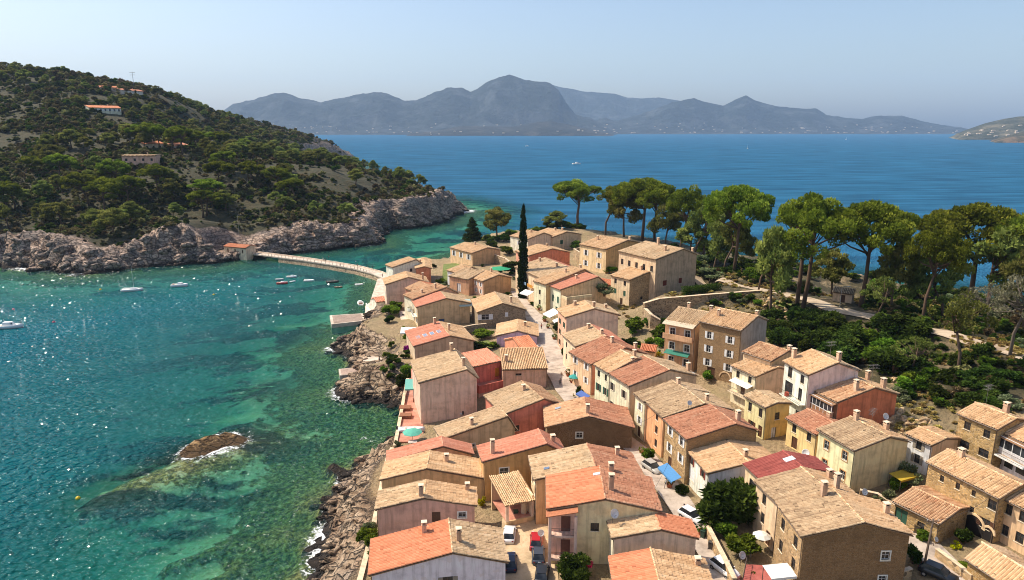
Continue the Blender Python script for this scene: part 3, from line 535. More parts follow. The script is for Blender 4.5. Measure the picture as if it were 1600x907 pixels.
M_ISLET = rock_mat('islet_rock', '#4f3b22', '#8f6f44', '#bb9a66', ('#8f6f44', '#8f6f44', '#8f6f44', '#8f6f44'), '#5e4628')
M_BED = bed_mat()
def terrain():
    ny, nx = GX.shape; idx = np.arange(nx * ny).reshape(ny, nx)
    gy, gx = np.gradient(GZ, YS, XS); slope = np.hypot(gx, gy)
    rock_v = np.clip(sstep(11, 3, GDV), 0, 1); rock_v = np.where(GX > 60, sstep(18, 4, GDV), np.maximum(rock_v, sstep(.42, .8, slope) * sstep(40, 20, GDV) * (GX < -20)))
    rock_l = np.clip(sstep(.7, 1.3, slope) * .9 * sstep(80, 30, GDL) + sstep(26, 9, GDL) + .9 * sstep(1.0, 1.5, slope) * sstep(120, 60, GDL), 0, 1)
    rock_s = np.clip(sstep(24, 6, -np.maximum(GDV, GDL)) * .75 + sstep(-3.5, -1.0, GZ) * .6 + sstep(.5, 1.2, slope) * .4, 0, 1)
    weed = sstep(8, 25, -np.maximum(GDV, GDL))
    litter = np.maximum(sstep(56, 64, GX) * sstep(104, 114, GY), sstep(38, 50, GX) * sstep(188, 198, GY)) * (GZ > 0); weed = np.maximum(weed * (GZ < 0), litter)
    q = np.stack([idx[:-1, :-1], idx[:-1, 1:], idx[1:, 1:], idx[1:, :-1]], -1).reshape(-1, 4)
    zq = GZ.ravel()[q].mean(1); zmax = GZ.ravel()[q].max(1); lq = GDL.ravel()[q].max(1) > GDV.ravel()[q].max(1)
    P = np.stack([GX.ravel(), GY.ravel(), GZ.ravel()], 1)
    isl = (np.hypot(P[q][:, 0, 0] + 63, P[q][:, 0, 1] - 132) < 14) & (zmax >= 0)
    for name, mask, mat, rk in (('sea_bed', zmax < -.0, M_BED, rock_s), ('rock_islet', isl, M_ISLET, np.ones_like(rock_v)), ('village_ground', (zmax >= 0) & ~lq & ~isl, M_ROCK, rock_v), ('headland_ground', (zmax >= 0) & lq & ~isl, M_HILL, rock_l)):
        f = q[mask]
        if name == 'sea_bed': f = f[(P[f][:, :, 0].max(1) > -420) & (P[f][:, :, 1].max(1) < 700)]
        u, inv = np.unique(f, return_inverse=True); me = np_mesh(name, P[u], inv.reshape(-1, 4), mat, smooth=name == 'sea_bed')
        for an, av in (('rock', rk), ('weed', weed)):
            a = me.attributes.new(an, 'FLOAT', 'POINT'); a.data.foreach_set('value', av.ravel()[u].astype(np.float32))
        tag(link(name, me), kind='structure')
terrain()

# ------------------------------------------------------------------ sea
def sea_mat():
    m, nt, b, L = nodes('sea_water'); nt.nodes.remove(b); out = nt.nodes['Material Output']
    g = nd(nt, 'NewGeometry'); dep = attr(nt, 'depth'); fo = attr(nt, 'foam')
    pos = g.outputs['Position']
    def mp(sc, rz=0):
        n = nd(nt, 'Mapping'); L(pos, n.inputs[0]); n.inputs['Scale'].default_value = sc; n.inputs['Rotation'].default_value = (0, 0, rz); return n.outputs[0]
    w1 = noise(nt, .55, 3, .6, mp((.8, 1.6, 1), .25), .3); w2 = noise(nt, .75, 1, .5, mp((.9, 1.1, 1), -.2), .6)
    w3 = noise(nt, .03, 4, .6, mp((.35, 1.6, 1), .1)); w4 = noise(nt, .12, 3, .6, mp((.5, 1.4, 1), .15))
    h = math_(nt, 'ADD', math_(nt, 'MULTIPLY', w1, .75), math_(nt, 'MULTIPLY', w2, 1.7)); h = math_(nt, 'ADD', h, math_(nt, 'MULTIPLY', w4, 2.2))
    nrm = bump(nt, h, 1.0, 1.0)
    # body colour by depth: sea-green in the shallows, blue in deep water
    dn = math_(nt, 'MULTIPLY', dep, 1 / 14.0)
    big = math_(nt, 'MULTIPLY_ADD', w3, .5, -.25)
    body = ramp(nt, math_(nt, 'ADD', dn, math_(nt, 'MULTIPLY', big, .5)), [(0, hexc('#22685a')), (.25, hexc('#0c6264')), (.6, hexc('#066872')), (1.0, hexc('#066476'))])
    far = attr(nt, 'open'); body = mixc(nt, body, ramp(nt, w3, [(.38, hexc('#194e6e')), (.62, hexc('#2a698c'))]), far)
    veil = math_(nt, 'SUBTRACT', 1.0, math_(nt, 'POWER', 2.718, math_(nt, 'MULTIPLY', dep, -.11)))
    veil = math_(nt, 'MULTIPLY_ADD', veil, .94, .03); veil = math_(nt, 'MAXIMUM', veil, far)
    tint = ramp(nt, dn, [(0, (.95, 1, .97, 1)), (.1, (.50, .84, .74, 1)), (.3, (.16, .58, .54, 1)), (.6, (.05, .40, .44, 1)), (1, (.02, .25, .34, 1))])
    tr = nd(nt, 'BsdfTransparent'); L(tint, tr.inputs[0]); df = nd(nt, 'BsdfDiffuse'); L(body, df.inputs[0]); L(nrm, df.inputs['Normal'])
    m1 = nd(nt, 'MixShader'); L(veil, m1.inputs[0]); L(tr.outputs[0], m1.inputs[1]); L(df.outputs[0], m1.inputs[2])
    gl = nd(nt, 'BsdfGlossy'); gl.inputs['Roughness'].default_value = .11; L(nrm, gl.inputs['Normal'])
    fr = nd(nt, 'Fresnel'); fr.inputs['IOR'].default_value = 1.33; L(nrm, fr.inputs['Normal'])
    ff = math_(nt, 'MINIMUM', math_(nt, 'MULTIPLY', fr.outputs[0], .55), .17)
    m2 = nd(nt, 'MixShader'); L(ff, m2.inputs[0]); L(m1.outputs[0], m2.inputs[1]); L(gl.outputs[0], m2.inputs[2])
    # foam round the rocks
    fn = noise(nt, .9, 6, .75, mp((1, 1, 1)), 1.2); fm = math_(nt, 'ADD', fo, math_(nt, 'MULTIPLY_ADD', fn, 2.6, -1.55)); fm = ramp(nt, fm, [(.35, 0.0), (.62, .95)])
    fd = nd(nt, 'BsdfDiffuse'); fd.inputs[0].default_value = (.82, .84, .84, 1)
    m3 = nd(nt, 'MixShader'); L(fm, m3.inputs[0]); L(m2.outputs[0], m3.inputs[1]); L(fd.outputs[0], m3.inputs[2])
    L(m3.outputs[0], out.inputs[0]); return m
FOAM = [(345,690,7,1.2),(300,705,4,.6),(505,850,3,.7),(515,868,3.5,.5),(500,885,3,.4),(520,790,2.5,.7),(533,752,3,.8),(480,900,3,.25),(505,830,2.5,.8),(522,615,5,.8),(512,548,5,.8),(540,632,4,.6),(575,690,4,.7),(700,342,14,.9),(722,330,14,1.0),(645,360,10,.5),(592,372,8,.8),(575,385,8,.6),
        (60,422,10,.8),(30,418,10,.7),(110,430,8,.8),(270,412,8,.4),(735,330,10,.7)]
def sea():
    xs = np.concatenate([grow(-420, -14000, 46, 2.6)[::-1], np.arange(-420, -130, 6), np.arange(-130, -15, 1.2), grow(-15, 260, 40, 1.0), grow(260, 14000, 44, 2.6)])
    ys = np.concatenate([[-300, -100, 0], np.arange(40, 340, 1.6), np.arange(340, 600, 5), grow(600, 14500, 60, 2.2)])
    X, Y = np.meshgrid(xs, ys); Z, dv, dl = height(X, Y)
    dep = np.clip(-Z, 0, 40); dep = np.maximum(dep, 0)
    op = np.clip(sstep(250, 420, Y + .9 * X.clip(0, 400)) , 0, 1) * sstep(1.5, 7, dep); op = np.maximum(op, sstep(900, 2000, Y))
    # the strait between causeway and headland stays turquoise longer
    op *= 1 - np.exp(-((X + 55) ** 2 / 2500 + (Y - 350) ** 2 / 6000)) * .9
    op *= np.where((X < -20) & (Y < 330), 0, 1)
    dd = -np.maximum(dv, dl); fo = sstep(3.0, .3, dd) * .16 * (dd > -4)
    fo = fo + .10 * sstep(.45, .05, dep) * (Z < 0)
    for px, py, r, s in FOAM:
        p = at(px, py, 0); k = np.exp(-((X - p.x) ** 2 + ((Y - p.y) / 1.3) ** 2) / (r * r)); fo = fo + s * .72 * k * sstep(3.6, .5, dep)
    ny, nx = X.shape; idx = np.arange(nx * ny).reshape(ny, nx)
    q = np.stack([idx[:-1, :-1], idx[:-1, 1:], idx[1:, 1:], idx[1:, :-1]], -1).reshape(-1, 4)
    q = q[Z.ravel()[q].min(1) < .6]
    P = np.stack([X.ravel(), Y.ravel(), np.zeros(X.size)], 1); u, inv = np.unique(q, return_inverse=True)
    me = np_mesh('sea', P[u], inv.reshape(-1, 4), sea_mat(), smooth=True)
    for an, av in (('depth', dep), ('foam', fo), ('open', op)):
        a = me.attributes.new(an, 'FLOAT', 'POINT'); a.data.foreach_set('value', av.ravel()[u].astype(np.float32))
    tag(link('sea', me), kind='structure')
sea()
def glint_facets():
    """small tilted wave facets added over the cove to throw sun glints, otherwise nearly invisible"""
    rng = np.random.default_rng(8); n = 34000; x = rng.uniform(-330, -35, n); y = rng.uniform(85, 330, n)
    k = rng.random(n) < np.clip((-x / 220) ** .8, .12, 1); x, y = x[k], y[k]; Z, dv, dl = height(x[None], y[None]); k = (Z[0] < -.9); x, y = x[k], y[k]; n = len(x)
    az = rng.normal(-1.57, .55, n); tl = np.radians(rng.normal(27, 11, n)); nx, ny, nz = np.sin(tl) * np.cos(az), np.sin(tl) * np.sin(az), np.cos(tl)  # tilts lean towards the camera so the added facets catch the sun
    N = np.stack([nx, ny, nz], 1); A_ = np.stack([-np.sin(az), np.cos(az), 0 * az], 1); B_ = np.cross(N, A_); c = np.stack([x, y, 0 * x + .10], 1)
    w = rng.uniform(.08, .22, n)[:, None] * np.clip(y / 170, .7, 1.6)[:, None]; l = w * rng.uniform(.5, .9, n)[:, None]
    V = np.stack([c - A_ * w - B_ * l * .7, c + A_ * w - B_ * l * .7, c + A_ * w * .6 + B_ * l, c - A_ * w * .6 + B_ * l], 1).reshape(-1, 3); V[:, 2] = np.maximum(V[:, 2], .02)
    m, nt, b, L = nodes('glint_face'); nt.nodes.remove(b); g = nd(nt, 'BsdfGlossy'); g.inputs['Roughness'].default_value = .16; t = nd(nt, 'BsdfTransparent'); mx = nd(nt, 'MixShader'); mx.inputs[0].default_value = .05
    L(t.outputs[0], mx.inputs[1]); L(g.outputs[0], mx.inputs[2]); L(mx.outputs[0], nt.nodes['Material Output'].inputs[0])
    o = link('glint_facets', np_mesh('glint_facets', V, np.arange(n * 4).reshape(-1, 4), m)); tag(o, 'small tilted wave facets added for sun glints across the cove', None, None, 'stuff')
glint_facets()

# ================================================================== HOUSE BUILDER
SHUT = {'w': '#e6e4e0', 'g': '#2f5a48', 'b': '#5b3a26', 'l': '#3c4f7a', 'r': '#7c3626', 't': '#a8c2b8', 'y': '#c08a2c', 'a': '#9a8f80'}
def wallm(s):
    return plaster(s[1:]) if s[0] == 'p' else (stone(s[1:], 3.4, con=.45, zs=2.2) if s[0] == 'q' else stone(s[1:], 2.6, con=.8))
_WM = {}
def win_meshes(w, h, door):
    k = (round(w, 2), round(h, 2), door)
    if k in _WM: return _WM[k]
    f = MB(); t = .06; d0, d1 = .10, .17
    f.box((-w / 2, d0, 0), (-w / 2 + t, d1, h)).box((w / 2 - t, d0, 0), (w / 2, d1, h)).box((-w / 2 + t, d0, h - t), (w / 2 - t, d1, h)).box((-w / 2 + t, d0, 0), (w / 2 - t, d1, t))
    f.box((-.025, d0 + .01, t), (.025, d1 - .01, h - t))
    if not door: f.box((-w / 2 + t, d0 + .012, h * .55), (-.025, d1 - .012, h * .55 + .035)).box((.025, d0 + .012, h * .55), (w / 2 - t, d1 - .012, h * .55 + .035))
    p = MB().box((-w / 2 + .01, .14, .01), (w / 2 - .01, .155, h - .01))
    s = MB(); sw = w / 2
    s.box((0, -.05, 0), (sw, -.012, h))
    for i in range(5): s.box((.05, -.062, .08 + i * (h - .1) / 5), (sw - .05, -.049, .08 + (i + .72) * (h - .1) / 5))
    sill = MB().box((-w / 2 - .1, -.09, -.07), (w / 2 + .1, .1, 0))
    r = (f, p, s, sill); _WM[k] = r; _WM[k] = {n: m.mesh(n, None) for n, m in zip(('window', 'pane', 'shutter', 'sill'), r)}
    return _WM[k]
_WV = {}
def colored(me, mat):
    k = (me.name, mat.name)
    if k not in _WV:
        c = me.copy(); c.materials.clear(); c.materials.append(mat); _WV[k] = c
    return _WV[k]
def side_xf(h, side, s, z, d=0):
    W, L = h['W'], h['L']
    return {'N': (Vector((s, d, z)), 0), 'R': (Vector((W - d, s, z)), pi / 2), 'F': (Vector((W - s, L - d, z)), pi), 'L': (Vector((d, L - s, z)), -pi / 2)}[side]
def tile_slope(e0, e1, r0, r1, sp, tl, rng, up=.02, wear=1.0):
    """e0,e1 eave ends, r0,r1 ridge ends -> vertices, quads, tint of rows of round canal tiles"""
    e0, e1, r0, r1 = (np.array(p, float) for p in (e0, e1, r0, r1))
    ln = np.linalg.norm(e1 - e0); S = np.linalg.norm(r0 - e0); n = max(3, round(ln / sp)); m = max(2, math.ceil(S / tl))
    ax = (e1 - e0) / ln; sl = (r0 - e0) / S; nz = np.cross(ax, sl); nz *= np.sign(nz[2]); nz /= np.linalg.norm(nz)
    prof = np.array([0, .16, .44, .60]); hp = np.array([.02, .48, .48, .02]) * sp
    u = (np.arange(n)[:, None] + prof[None]).ravel() / n; u = np.append(u, 1.0); hh = np.append(np.tile(hp, n), 0)
    ph = rng.uniform(0, 6.28, 3); am = .05 * wear + .02
    def und(u_, s_): return -am * np.sin(pi * u_) * (.4 + .6 * np.sin(pi * s_)) + am * .5 * np.sin(u_ * 7 + ph[0] + s_ * 3) + am * .35 * np.sin(u_ * 13 + ph[1]) * np.cos(s_ * 6 + ph[2])
    V = []; F = []; T = []; base = 0; k = len(u)
    colj = rng.normal(0, .012 * wear, n); colt = rng.normal(0, .08, n)
    for r in range(m):
        lo = r / m; hi = min(1, (r + 1.18) / m)
        jz = np.append(np.repeat(rng.normal(0, .013 * wear, n) + colj, 4), 0); js = np.append(np.repeat(rng.normal(0, .04 * wear, n), 4), 0)
        for s, zz in ((lo, up + .05), (hi, up)):
            uu = u[:, None]; top = e0 + (e1 - e0) * uu + ((r0 - e0) * (1 - uu) + (r1 - e1) * uu) * (s + (js / S)[:, None])
            V.append(top + nz * (hh + zz + jz + und(u, s))[:, None])
        i = np.arange(k - 1); F.append(np.stack([base + i, base + i + 1, base + k + i + 1, base + k + i], 1))
        tt = np.clip(.30 + .42 * rng.beta(2.2, 2.2, n) + colt, 0, 1); wild = rng.random(n) < .06 * wear; tt[wild] = rng.choice([.12, .2, .97], wild.sum())
        t4 = np.repeat(tt, 4).reshape(n, 4); t4[:, 3] = np.clip(.02 + .10 * rng.random(n), 0, 1); T.append(t4.ravel()); base += 2 * k  # channel faces tinted dark: painted shade that makes the ribs read
    return np.concatenate(V), np.concatenate(F), np.concatenate(T)
def ridge_caps(p, q, rng, r=.15):
    p, q = np.array(p, float), np.array(q, float); ln = np.linalg.norm(q - p); n = max(2, round(ln / .45)); d = (q - p) / ln
    sd = np.cross(d, (0, 0, 1)); sd /= np.linalg.norm(sd); a = np.linspace(0, pi, 5); V = []; F = []; T = []
    for i in range(n):
        for k, rr in ((i / n, r * 1.08), ((i + 1.1) / n, r * .92)):
            V.append(p + (q - p) * k + np.outer(np.cos(a), sd) * rr + np.outer(np.sin(a), (0, 0, 1)) * rr)
        j = np.arange(4); b = i * 10; F.append(np.stack([b + j, b + j + 1, b + 5 + j + 1, b + 5 + j], 1)); T.append(np.full(4, rng.beta(2, 2)))
    return np.concatenate(V), np.concatenate(F), np.concatenate(T)
HOUSE = {}
def roof_parts(root, W, L, h, t, rise, t1, t2, rng, sp, gov=.18, ov=.38, name='roof'):
    m1 = rise / (t * W); two = t < .985; rx = t * W; rz = h + rise
    m2 = rise / ((1 - t) * W) if two else 0
    sides = [((-ov, h - ov * m1), (rx, rz), t1, 1)]
    if two: sides.append(((W + ov, h - ov * m2), (rx, rz), t2, -1))
    slab = MB(); th = .13
    for (ex, ez), (qx, qz), pal, sg in sides:
        pts = [(ex, -gov, ez - .08), (qx, -gov, qz - .08), (qx, L + gov, qz - .08), (ex, L + gov, ez - .08)]
        slab.slab(pts if sg > 0 else pts[::-1], th)
    ro = slab.build(name, plain('#8a7156', .95), root)
    V = []; F = []; T = []; I = []; base = 0
    for n_, ((ex, ez), (qx, qz), pal, sg) in enumerate(sides):
        v, f, t_ = tile_slope((ex - .06 * sg, -gov - .05, ez + .02), (ex - .06 * sg, L + gov + .05, ez + .02), (qx, -gov - .05, qz + .02), (qx, L + gov + .05, qz + .02), sp, .46 if sp < .4 else .7, rng, wear=.45 if pal in ('orange', 'salmon', 'maroon') else 1.0)
        if sg > 0: f = f[:, ::-1]
        V.append(v); F.append(f + base); T.append(t_); I.append(np.full(len(f), n_)); base += len(v)
    v, f, t_ = ridge_caps((rx, -gov - .06, rz + .05), (rx, L + gov + .06, rz + .05), rng); V.append(v); F.append(f + base); T.append(t_); I.append(np.full(len(f), len(sides) - 1)); base += len(v)
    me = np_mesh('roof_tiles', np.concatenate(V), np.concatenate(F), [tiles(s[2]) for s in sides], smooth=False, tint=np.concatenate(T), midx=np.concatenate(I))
    tag(link('roof_tiles', me, ro), kind='stuff')
    return ro
def chimney(root, x, y, z, hgt=1.5, w=.6, mat='#b99c7e'):
    b = MB().box((-w / 2, -w / 2, -1.2), (w / 2, w / 2, hgt)).box((-w / 2 - .05, -w / 2 - .05, hgt - .22), (w / 2 + .05, w / 2 + .05, hgt - .12))
    c = b.build('chimney', plaster(mat), root, loc=(x, y, z))
    k = MB(); q = w / 2 - .06
    for sx in (-1, 1):
        for sy in (-1, 1): k.box((sx * q - .05, sy * q - .05, hgt), (sx * q + .05, sy * q + .05, hgt + .22))
    k.box((-w / 2 - .08, -w / 2 - .08, hgt + .22), (w / 2 + .08, w / 2 + .08, hgt + .3))
    k.build('chimney_cap', plaster('#c9b59a'), c)
    MB().box((-q + .02, -q + .02, hgt), (q - .02, q - .02, hgt + .06)).build('flue', plain('#1d1815', .9), c)
def house(key, wins, chims=(), sp=None):
    h = HS[key]; W, L, t, rise = h['W'], h['L'], h['t'], h['rise']; H_ = h['ze'] - h['zb']; rng = np.random.default_rng(sum(map(ord, key)) * 7 + len(key))
    root = empty('house', (h['a'].x, h['a'].y, h['zb']), h['yaw']); tag(root, h['label'], 'house', 'houses of the village' if key != 'h64' else None)
    h['root'] = root; h['H'] = H_; HOUSE[key] = root
    dist = h['a'].y
    if sp is None: sp = (.36 if h['a'].x > 40 else .31) if dist < 135 else (.38 if dist < 200 else .55)
    holes = {'N': [], 'L': [], 'R': [], 'F': []}; place = []
    for side, fr, z, w, hh, ty in wins:
        ln = W if side in 'NF' else L
        s = fr * ln; s = max(w / 2 + .12, min(ln - w / 2 - .12, s))
        if z + hh > H_ + (0 if side in 'LR' else .0) - .12: z = H_ - .15 - hh
        if z < .0: continue
        if any(abs(s - (a + b) / 2) < (b - a) / 2 + w / 2 + .1 and z < d + .1 and z + hh > c - .1 for a, b, c, d in holes[side]): continue
        holes[side].append((s - w / 2, s + w / 2, z, z + hh)); place.append((side, s, z, w, hh, ty))
    walls = MB(); wi = []
    for side in 'NRFL':
        ln = W if side in 'NF' else L; mb = walls; n0 = len(mb.f)
        ss = sorted({0.0, ln} | {x for o in holes[side] for x in o[:2]}); zs = sorted({-4.0, H_} | {x for o in holes[side] for x in o[2:]})
        P = lambda s, z, d=0: side_xf(h, side, s, z, d)[0]
        for i in range(len(ss) - 1):
            for j in range(len(zs) - 1):
                cs, cz = (ss[i] + ss[i + 1]) / 2, (zs[j] + zs[j + 1]) / 2
                if any(o[0] < cs < o[1] and o[2] < cz < o[3] for o in holes[side]): continue
                mb.poly([P(ss[i], zs[j]), P(ss[i + 1], zs[j]), P(ss[i + 1], zs[j + 1]), P(ss[i], zs[j + 1])])
        for a, b, c, d in holes[side]:
            D = .24
            mb.poly([P(a, c), P(a, d), P(a, d, D), P(a, c, D)]).poly([P(b, c), P(b, c, D), P(b, d, D), P(b, d)]).poly([P(a, d), P(b, d), P(b, d, D), P(a, d, D)]).poly([P(a, c), P(a, c, D), P(b, c, D), P(b, c)])
        if side in 'NF':
            tr = t if side == 'N' else 1 - t
            mb.poly([P(0, H_), P(W, H_), P(tr * W, H_ + rise)])
        if side == 'R' and t >= .985: mb.poly([P(0, H_), P(L, H_), P(L, H_ + rise), P(0, H_ + rise)])
        wi += [1 if side in 'LR' else 0] * (len(mb.f) - n0)
    seen = {}; vv = []; ix = []
    for p in walls.v:
        q = (round(p[0], 3), round(p[1], 3), round(p[2], 3))
        if q not in seen: seen[q] = len(vv); vv.append(q)
        ix.append(seen[q])
    me = bpy.data.meshes.new('wall'); me.from_pydata(vv, [], [tuple(ix[i] for i in f) for f in walls.f])
    me.materials.append(wallm(h['mw'])); me.materials.append(wallm(h['mf'])); me.polygons.foreach_set('material_index', wi); me.update()
    link('wall', me, root)
    roof_parts(root, W, L, H_, t, rise, h['t1'], h['t2'], rng, sp)
    for side, s, z, w, hh, ty in place:
        loc, rz = side_xf(h, side, s, z)
        door = 'd' in ty; ms = win_meshes(w, hh, door)
        dark = plain('#4b3a2c', .6) if 'f' not in ty and 'w' not in ty else plain('#dcd8d2', .5)
        if door:
            wo = link('door', colored(ms['window'], plain('#5a4330', .6)), root, loc, (0, 0, rz))
            link('panel', colored(ms['pane'], plain(SHUT.get(ty[-1], '#6b4a30'), .6)), wo)
        else:
            wo = link('window', colored(ms['window'], dark), root, loc, (0, 0, rz))
            closed = 'c' in ty
            link('pane', colored(ms['pane'], glass()), wo)
            link('sill', colored(ms['sill'], plaster('#cdbfa9')), wo)
            sc = [c for c in ty if c in SHUT]
            if sc:
                sm = colored(ms['shutter'], plain(SHUT[sc[0]], .65))
                if closed:
                    link('shutter', sm, wo, (-w / 2, .09, 0)); link('shutter', sm, wo, (0, .09, 0))
                else:
                    link('shutter', sm, wo, (-w, 0, 0)); link('shutter', sm, wo, (w / 2, 0, 0))
            if 'f' in ty:
                k = .16; MB().box((-w / 2 - k, -.03, -.02), (-w / 2, .02, hh)).box((w / 2, -.03, -.02), (w / 2 + k, .02, hh)).box((-w / 2 - k, -.03, hh), (w / 2 + k, .02, hh + k)).box((-w / 2 - k, -.06, -.2), (w / 2 + k, .02, -.02)).build('surround', plaster('#d8cfc6' if 'k' not in ty else '#a8793f'), wo)
    for fx, fy, hg in chims:
        x, y = fx * W, fy * L; z = H_ + (rise * x / (t * W) if x <= t * W else rise * (W - x) / ((1 - t) * W))
        chimney(root, x, y, z, hg, .55 + .12 * rng.random(), rng.choice(['#b3967a', '#c0a387', '#a88a70']))
    if dist < 150:      # gutter and downpipe along the facade eave
        m1 = rise / (t * W); g = MB().tube([(-.46, -.15, H_ - .38 * m1 - .02), (-.46, L + .15, H_ - .38 * m1 - .02)], .07, 6)
        g.tube([(-.46, .12, H_ - .38 * m1 - .05), (-.08, .12, H_ - .5), (-.08, .12, -1.5)], .05, 6)
        g.build('gutter', plain('#6e5a48', .5), root)
    return root
def G(side, cols, rows, ty, w=.95, hh=1.35, z0=1.1, dz=2.75, f0=0.0, f1=1.0):
    return [(side, f0 + (f1 - f0) * (i + .5) / cols, z0 + dz * j, w, hh, ty) for i in range(cols) for j in range(rows)]
